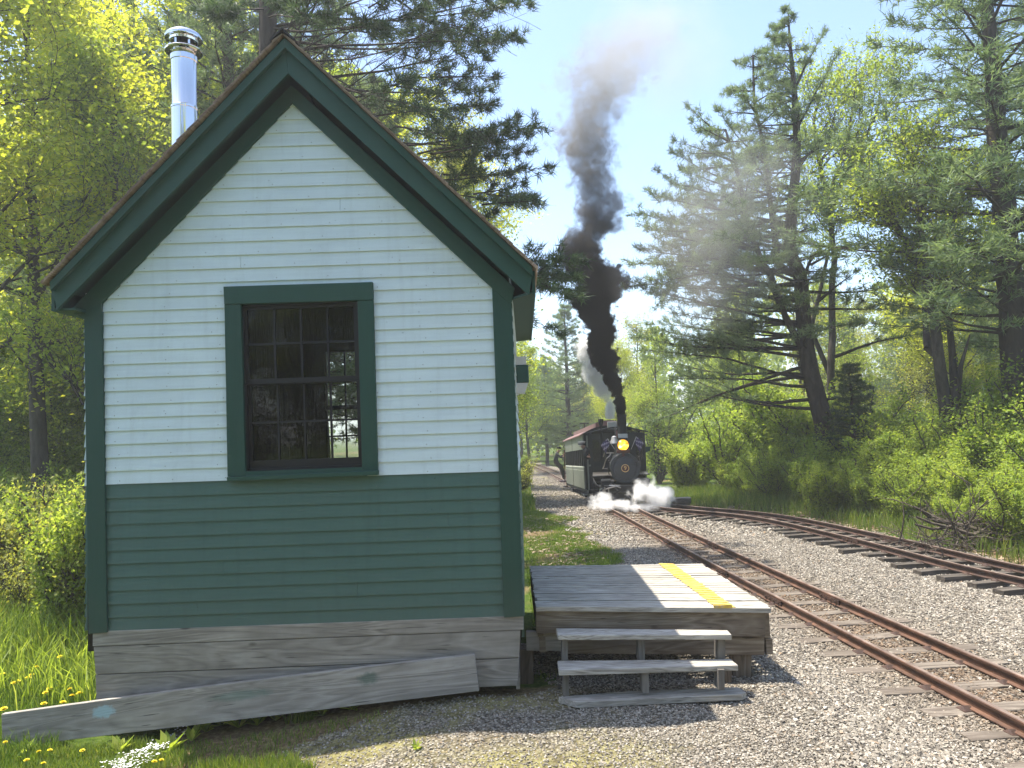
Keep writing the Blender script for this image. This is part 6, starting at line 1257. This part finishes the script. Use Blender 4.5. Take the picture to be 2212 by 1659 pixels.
T3 = leafmk('leafy_tree', 203, 11, .14, 3.0, 'leafG', 5, .12, .2, lim=(32, 2.4), mx=3, kid=(1, 2), drop=.7)
T4 = leafmk('leafy_tree', 204, 6, .06, .8, 'leafS', 4, .10, .16, lim=(30, 1.5), mx=3, stems=2)
T5 = leafmk('leafy_tree', 205, 10, .12, 2.2, 'leafD', 3, .12, .2, lim=(34, 2.2), mx=3, drop=.6)
S1 = leafmk('leafy_shrub', 301, 2.2, .018, .1, 'leafS', 4, .075, .09, lim=(20, .42), mx=2, stems=16, up=.25, ragged=1, cat='shrub', barkm='twig')
S2 = leafmk('leafy_shrub', 302, 1.8, .015, .05, 'leafG', 4, .065, .09, lim=(20, .40), mx=2, stems=18, up=.25, ragged=1, cat='shrub', barkm='twig')
S3 = leafmk('leafy_shrub', 303, 2.6, .02, .2, 'leafS', 3, .08, .11, lim=(20, .5), mx=2, stems=14, up=.24, ragged=1, cat='shrub', barkm='twig', drop=.75)
S4 = leafmk('leafy_shrub', 304, 1.5, .015, .05, 'leafD', 2, .06, .1, lim=(20, .4), mx=2, stems=14, up=.26, ragged=1, cat='shrub', barkm='twig', drop=.6)
rv = random.Random(77)
# hero airy tree right of pine A, and dark multi-stemmed tree further right
def hero_leafy(stems, D, seed, label, mat, m, size, z0, limL, mx, leafdrop, nl=26, rr=.14, barkm='barkD', spread=.16, updir=.15):
    T = Tree(seed); q = lambda p, dd=0: PD(p[0], p[1], D+dd); base = q(stems[0][0]); base.z = ground(base.x, base.y)-.1; trunk = []; 
    for k, st in enumerate(stems):
        pts = [q(p, (k % 3-1)*.25*(i > 1)) for i, p in enumerate(st)]
        if k == 0: pts = [base]+pts[1:] if pts[0].z > base.z else pts
        pp = interp_poly(pts, 18); r_ = rr if k == 0 else rr*.55; T.poly(pp, [r_*(1-i/17)**.8+.012 for i in range(18)]); trunk += T.seg; T.seg = []
        hold = []
        for _ in range(nl if k == 0 else nl//2):
            f = T.r.uniform(.25, 1); i = min(16, int(f*17)); p = pp[i]
            if p.z < z0: continue
            ax = (pp[i+1]-pp[i]).normalized(); a = T.r.uniform(0, 6.28); d = (ax*.7+Vector((math.cos(a), math.sin(a), .15))).normalized(); sg0 = T.seg; T.grow(p.copy(), d, limL*(1.15-.6*f)*T.r.uniform(.6, 1.1), rr*.28*(1.1-f), 1, mx, up=updir, jit=.17)
    br = T.seg; o = empty('leafy_tree', base, 0, label, 'tree'); T.seg = [(a-base, b-base, c_, d_) for a, b, c_, d_ in trunk]; T.wood('trunk', M[barkm], o, n=8); T.seg = [(a-base, b-base, c_, d_) for a, b, c_, d_ in br]; T.wood('branch', M[barkm], o, n=3)
    T.tip = [(a-base, b) for a, b in T.tip]; T.leaves('crown', M[mat], o, m, size, spread, drop=leafdrop); print('hero', seed, len(T.tip)); return o
hero_leafy([[t3(1180, 1190), t3(1175, 900), t3(1165, 700), t3(1180, 450), t3(1170, 250), t2(1190, 1400), t2(1160, 1150), t2(1150, 1050), t2(1215, 920), t2(1270, 700), t2(1300, 500), t2(1310, 330)],
            [t2(1150, 1060), t2(1115, 930), t2(1090, 760), t2(1075, 650), t2(1130, 450)], [t2(1165, 1160), t2(1240, 950), t2(1330, 800), t2(1420, 600), t2(1440, 450)], [t3(1165, 700), t3(1060, 450), t3(1110, 250), t2(1200, 1150), t2(1330, 1000)]],
           24, 61, 'tall airy tree with sparse young leaves behind the forked pine', 'leafG', 4, .10, 5.5, 2.3, 3, .62, nl=24)
hero_leafy([[t4(480, 1310), t4(462, 1170), t4(440, 1020), t4(425, 880), t4(400, 740), t4(378, 650), t4(375, 500), t4(345, 300), t4(335, 180)],
            [t4(385, 690), t4(340, 650), t4(330, 600), t4(290, 540), t4(230, 480)], [t4(390, 650), t4(420, 590), t4(480, 530), t4(510, 480), t4(545, 380)], [t4(500, 1310), t4(510, 1150), t4(520, 1050), t4(555, 930)], [t4(505, 1300), t4(490, 1000), t4(470, 800), t4(460, 650), t4(470, 450)], [t4(440, 1010), t4(400, 980), t4(390, 880), t4(380, 760)]],
           17.5, 62, 'dark multi stemmed tree with thin light green leaves near the right edge', 'leafG', 4, .095, 4.2, 1.9, 3, .55, nl=22, rr=.17)
# right-hand big pine at the frame edge
pr = PD(2187, 700, 17.0); put(P2, pr.x, pr.y, 15.5, .4, 'big dark pine at the right edge of the view with horizontal boughs', None, sx_=1.25)
pr = PD(2290, 500, 21.0); put(P1, pr.x, pr.y, 17, 1.4, 'tall pine partly outside the right edge behind the big dark pine', None)
# small dark fir
pf = PD(1845, 950, 19.5); put(P3, pf.x, pf.y, 3.6, 2, 'small dark fir among the bushes right of the forked trunk', None, sx_=1.5)
# far pine behind the train
pf = PD(1228, 900, 52); put(P1, pf.x, pf.y, 11.5, .3, 'distant hazy pine directly behind the locomotive steam', None); pf = PD(1262, 900, 64); put(P2, pf.x, pf.y, 10.5, .3, 'second distant pine half hidden by the black smoke', None)
# shrubs along the siding and behind
k = 0
for i in range(84):
    t = i/83; row = i % 3; y = 9.0+14.5*t+rv.uniform(-.3, .3); off = (1.9, 2.9, 4.2)[row]+rv.uniform(-.2, .5); x = float(sid_x(min(y, 18)))+off
    if y > 18: x = float(np.interp(y, [18, 20.5, 24], [5.2, 4.5, 4.9]))+off
    k += 1; put((S1, S3, S1, S2, S3)[i % 5], x, y, rv.uniform(.8, 1.3)*(1, 1.45, 1.95)[row], rv.uniform(0, 6.28), f'bright green leafy shrub on the bank beyond the siding, {nth(k)} counted from the right edge', 'shrubs on the bank beyond the siding', sx_=1.1)
for i in range(70):
    y = rv.uniform(14, 36); x = rv.uniform(.16 if y > 25 else .3, .92)*y+1.2
    if y < 20: x = max(x, float(sid_x(min(y, 18)))+5+rv.random()*3)
    x = max(x, float(Xm(y))+2.2+.4*rv.random()); put(rv.choice([S1, S3, S3, S2, T4, T4]), x, y, rv.uniform(1.8, 3.6), rv.uniform(0, 6.28), f'taller leafy undergrowth bush among the right hand trunks, {nth(i+1)} of its kind', 'undergrowth beneath the right hand trees')
for i in range(26):
    y = rv.uniform(34, 60); x = max(rv.uniform(.05, .9)*y, float(Xm(y))+2.5); put(rv.choice([T4, S3, S1]), x, y, rv.uniform(2.5, 4.5), rv.uniform(0, 6.28), f'distant thicket bush right of the far track, {nth(i+1)} of its kind', 'distant thicket right of the track')
for i in range(24):
    y = rv.uniform(28, 48); x = rv.uniform(.20, .85)*y+1.5
    put(rv.choice([T2, T3, T5, T2, T3]), x, y, rv.uniform(6, 9.5)*(.8 if x/y < .3 else 1), rv.uniform(0, 6.28), f'slender young leafed tree standing in the wood right of the track, {nth(i+1)} of its kind', 'young leafed trees in the wood right of the track')
for i in range(5):
    y = rv.uniform(30, 44); x = (.42+.1*i)*y
    put([P1, P2][i % 2], x, y, rv.uniform(9, 13), rv.uniform(0, 6.28), f'background pine in the wood right of the track, {nth(i+1)} from the train', 'background pines right of the track')
# trees closing the view behind the train and left of the track
for i, (px_, D_, h, pr_) in enumerate([(1078, 30, 6, T3), (1090, 38, 9, T3), (1140, 50, 8, T3), (1180, 60, 8, P1), (1215, 70, 8, T5), (1250, 75, 9, T3), (1290, 62, 9, T5), (1330, 50, 8, T3), (1180, 78, 9, T5), (1050, 24, 6, T3), (1350, 40, 6.2, T2), (1380, 46, 9, T5), (1300, 80, 9, P2), (1125, 62, 10, T3), (1420, 35, 6.5, T3), (1240, 66, 6, T4), (1200, 88, 9, T3), (1160, 82, 9, P1), (1270, 88, 9, T5)]):
    p = PD(px_, 930, D_); put(pr_, p.x, p.y, h, rv.uniform(0, 6.28), f'hazy leafy tree behind the train, {nth(i+1)} of its kind', 'trees behind the train')
for i in range(16):
    D_ = 32+i*2.6; p = PD(1105+rv.uniform(-8, 20)+i, 930, D_); xx = min(p.x, float(Xm(D_))-2.6+(-.4 if D_ > 30 else 0)); put(rv.choice([S1, S3, S2, S4]), xx, D_, rv.uniform(.9, 1.9), rv.uniform(0, 6.28), f'verge shrub between the cabin wall and the far track, {nth(i+1)} counted from the cabin', 'verge shrubs left of the track')
# left side: bright leafy wood beyond the meadow
for i, (px_, D_, h, pr_) in enumerate([(-40, 15, 12, T2), (90, 17, 13, T2), (205, 20, 13, T2), (310, 22, 12.5, T2), (130, 27, 14, T2), (250, 15.5, 10, T3), (390, 21, 13, T3), (480, 23, 12.5, T3), (330, 26, 14, T5), (560, 25, 14, T2), (700, 24, 13.5, T3), (820, 27, 14, T2), (930, 25, 12, T5), (1010, 27, 12, T2), (-30, 19, 5, T4), (60, 22, 5.5, T4), (130, 20, 5, T4), (180, 25, 6, T4), (10, 27, 6, T4), (-90, 24, 6, T4), (100, 34, 12, T3), (20, 38, 12, T3), (60, 32, 14, T2), (200, 34, 14, T2)]):
    p = PD(px_, 930, D_); put(pr_, p.x, p.y, h, rv.uniform(0, 6.28), f'yellow green leafed tree in the wood left of the cabin, {nth(i+1)} of its kind', 'yellow green trees left of the cabin')
for i, (px_, D_, h, pr_) in enumerate([(245, 22, 17, P2), (505, 19, 17, P2), (660, 20, 17, P1), (420, 24, 17, P1), (170, 26, 16, P1), (820, 22, 13, P1)]):
    p = PD(px_, 930, D_); put(pr_, p.x, p.y, h, rv.uniform(0, 6.28), f'dark trunked pine behind the cabin, {nth(i+1)} of its kind', 'dark trunked pines behind the cabin')
for i in range(30):
    y = rv.uniform(8.6, 15); x = -rv.uniform(.52, .80)*y-.2
    put(rv.choice([S2, S4, S4, S4, S3, S4]), x, y, rv.uniform(1.1, 2.0), rv.uniform(0, 6.28), f'twiggy bush at the meadow edge left of the cabin, {nth(i+1)} of its kind', 'bushes at the meadow edge', sx_=.75)
# far-off wood all round, reads as one mass
def treeline(name, f, n, seed, mat, size, label):
    rg = np.random.default_rng(seed); x, y, h = f(rg, n); z = gz(x, y)+h; c = np.stack([x, y, z], 1); nn = rg.normal(size=(n, 3)); nn /= np.linalg.norm(nn, axis=1)[:, None]; a = np.cross(nn, rg.normal(size=(n, 3))); a /= np.linalg.norm(a, axis=1)[:, None]; b_ = np.cross(nn, a); s = size*rg.uniform(.5, 1.3, n)[:, None]
    V = np.stack([c-a*s, c+b_*s*.7, c+a*s, c-b_*s*.7], 1); o = nmesh(name, V.reshape(-1, 3), np.arange(n*4).reshape(n, 4), M[mat], attrs={'v': np.repeat(np.clip(rg.normal(.5, .25, n), 0, 1), 4)}); return tag(o, label, 'wood', kind='stuff')
def fw(rg, n):
    k = 140; th = rg.uniform(-1.35, 1.35, k); Rr = rg.uniform(62, 105, k); hh = rg.uniform(9, 14, k)*(1-.35*np.exp(-((th-.06)/.13)**2)); i = rg.integers(0, k, n); u_ = rg.random(n)**.7; rad = 2.6*np.sqrt(np.clip(1-u_**2, .05, 1)); a = rg.uniform(0, 6.28, n); q = rg.random(n)**.5*rad
    return np.sin(th[i])*Rr[i]+np.cos(a)*q, np.cos(th[i])*Rr[i]+np.sin(a)*q, u_*hh[i]+.4
treeline('far_wood', fw, 90000, 9, 'leafG', .26, 'far off wood closing the view behind everything')
# trees behind the viewpoint, seen only as reflections in the window and flue
for i, (x, y, h, pr_) in enumerate([(-8, -7, 9, P3), (-3.5, -8, 8, P3), (.5, -7.5, 7, P3), (6, -7, 8, P3), (11, -8, 9, P3), (-13, -9, 9, P3), (-5.5, -10, 12, P1), (2.5, -11, 13, P1), (7, -12, 12, P2), (-2, -6.5, 2.6, S1), (-5, -6.8, 2.4, S3), (1.8, -6.2, 2.3, S1), (4, -6.5, 2.6, S3), (-7.5, -7.5, 2.8, S1), (-6, -8, 11, T1), (-1, -10, 12, P1), (4, -9, 11, T2), (-10, -11, 12, P2), (9, -12, 12, T1), (1.5, -14, 13, P2), (-4, -14, 13, T2)]):
    put(pr_, x, y, h, rv.uniform(0, 6.28), f'tree behind the viewpoint mirrored in the cabin window, {nth(i+1)} of its kind', 'trees mirrored in the cabin window')
for pr_ in (S4,): pass
# brush heap at the right
def brush():
    c0_ = PZ(2110, 1165, -.05); T = Tree(9); rg = T.r
    for i in range(120):
        a = rg.uniform(0, 6.28); r_ = rg.random()**.6; p = Vector((math.cos(a)*r_*.95, math.sin(a)*r_*.6, .02+.30*(1-r_)*rg.random())); d = Vector((rg.gauss(0, 1), rg.gauss(0, .7), rg.gauss(.15, .35))).normalized(); T.grow(p, d, rg.uniform(.25, .7), rg.uniform(.004, .014), 2, 3, up=0, jit=.15, nn=3, kid=(0, 2))
    for i in range(5): a = rg.uniform(0, 3.14); T.limb((math.cos(a)*-.7, rg.uniform(-.3, .3), .05), (math.cos(a)*.8, rg.uniform(-.3, .3), rg.uniform(.2, .45)), .03, .012)
    o = T.wood('brush_pile', M['twig'], None, n=4); o.scale = (1.35, 1.2, 1.5); o.location = (c0_.x, c0_.y, ground(c0_.x, c0_.y)); tag(o, 'brown heap of dead twigs and branches beside the siding at the right', 'brush pile')
brush()
# dandelions
def dandelion():
    o = empty('dandelion'); mb = MB(); mb.tube([(0, 0, 0), (.004, 0, .05), (0, .002, .10)], .0022, 5); mb.build('stem', M['grass'] if False else M['barkgreen'], o)
    V = []; Fc = []; rg = random.Random(1)
    for ring, (rr, hh) in enumerate(((.019, .004), (.015, .009), (.009, .012))):
        for k in range(14 - ring*3):
            a = 6.283*k/(14-ring*3)+ring; c_, s_ = math.cos(a), math.sin(a); w_ = .0035; b = len(V); V += [(-s_*w_*.5, c_*w_*.5, .10), (s_*w_*.5, -c_*w_*.5, .10), (c_*rr+s_*w_, s_*rr-c_*w_, .10+hh), (c_*rr-s_*w_, s_*rr+c_*w_, .10+hh)]; Fc.append((b, b+1, b+2, b+3))
    nmesh('flower_head', V, Fc, M['petalY'], o); return o
M['barkgreen'] = plain('green_stem', (.08, .16, .03, 1), .7, bmp=0)
dn = dandelion(); first = True; k = 0
spots = [(8, 1608, 1), (88, 1627, 1), (102, 1626, 1), (178, 1625, 1), (60, 1648, 1), (340, 1648, 1), (325, 1653, 1), (88, 1655, 1), (10, 1446, 0), (73, 1452, 0), (131, 1415, 0), (50, 1462, 0), (74, 1437, 0), (42, 1464, 0), (104, 1486, 0), (152, 1497, 0), (115, 1482, 0), (176, 1493, 0), (130, 1510, 0), (92, 1513, 0), (160, 1480, 0), (12, 1525, 0), (25, 1470, 0)]
for (x_, y_, near) in spots:
    p = PZ(x_, y_, -.12 if near else -.1); 
    for _ in range(3): p = PZ(x_, y_, ground(p.x, p.y)+(.08 if near else .18))
    o = dn if first else copy_tree(dn); first = False; k += 1; o.location = (p.x, p.y, ground(p.x, p.y)+(0 if near else .02)); kk = (.95 if near else 1.35)*rv.uniform(.9, 1.1); o.scale = (kk, kk, kk); o.rotation_euler = (rv.uniform(-.25, .25), rv.uniform(-.25, .25), rv.uniform(0, 6))
    tag(o, (f'yellow dandelion in the grass in front of the leaning plank, {nth(k)} of that row' if near else f'yellow dandelion in the meadow left of the cabin, {nth(k-8)} of that patch'), 'dandelion', 'dandelions in the grass')
# white ground flowers
rgw = np.random.default_rng(3); pts = []
for (x_, y_, n_) in [(255, 1640, 90), (290, 1622, 70), (330, 1612, 60), (350, 1605, 35), (375, 1585, 30), (390, 1572, 16), (270, 1650, 90), (315, 1632, 50)]:
    p = PZ(x_, y_, -.18); 
    for _ in range(n_): pts.append((p.x+rgw.normal()*.05, p.y+rgw.normal()*.03))
pts = np.array(pts); n = len(pts); Vw = []; 
c = np.stack([pts[:, 0], pts[:, 1], gz(pts[:, 0], pts[:, 1])+rgw.uniform(.03, .07, n)], 1)
for k_ in range(5):
    a = 6.283*k_/5+rgw.uniform(0, 1, n)*0; d = np.stack([np.cos(a)*np.ones(n), np.sin(a)*np.ones(n), .25*np.ones(n)], 1)*.0075; s_ = np.stack([-np.sin(a)*np.ones(n), np.cos(a)*np.ones(n), np.zeros(n)], 1)*.003; Vw.append(np.stack([c, c+d*.6+s_, c+d, c+d*.6-s_], 1))
Vw = np.concatenate(Vw); o = nmesh('ground_flowers', Vw.reshape(-1, 3), np.arange(len(Vw)*4).reshape(-1, 4), M['petalW']); tag(o, 'patch of tiny white flowers in the grass before the plank', 'white flowers', kind='stuff')
# weeds at the plank foot
wk = 0
def weed_proto(seed, h):
    T = Tree(seed); rg = T.r; V, Fc, vv = [], [], []
    for i in range(16):
        a = rg.uniform(0, 6.28); L = h*rg.uniform(.6, 1.1); e = rg.uniform(.3, 1.1); d = Vector((math.cos(a)*math.cos(e), math.sin(a)*math.cos(e), math.sin(e))); s_ = Vector((-math.sin(a), math.cos(a), 0))*h*.14; b = len(V); m_ = d*L*.6; V += [Vector((0, 0, 0)), m_+s_, d*L+Vector((0, 0, -h*.12)), m_-s_]; Fc.append((b, b+1, b+2, b+3)); t_ = rg.random(); vv += [t_]*4
    o = nmesh('weed', V, Fc, M['leafG'], attrs={'v': vv}); return o
wps = [weed_proto(i, .10) for i in range(4)]; used = set()
for i, (x_, y_, s_) in enumerate([(805, 1510, 1.3), (765, 1522, .9), (640, 1530, 1.2), (665, 1528, 1.3), (600, 1545, 1), (560, 1555, .9), (520, 1560, 1.0), (480, 1556, 1.1), (450, 1570, .9), (700, 1535, .8), (370, 1615, 1.2), (900, 1606, .45), (420, 1590, .9), (60, 1625, 1), (265, 1615, 1)]):
    p = PZ(x_, y_, -.1)
    for _ in range(3): p = PZ(x_, y_, ground(p.x, p.y)+.02)
    w_ = wps[i % 4]; o = w_ if (i % 4) not in used else w_.copy(); 
    if (i % 4) in used: C.collection.objects.link(o)
    used.add(i % 4); p.y -= .05; s_ *= 1.45; o.location = (p.x, p.y, ground(p.x, p.y)); o.scale = (s_, s_, s_*1.25); o.rotation_euler = (0, 0, rv.uniform(0, 6)); tag(o, f'small leafy weed on the ground before the cabin, {nth(i+1)} of its row', 'weed', 'weeds along the plank foot')
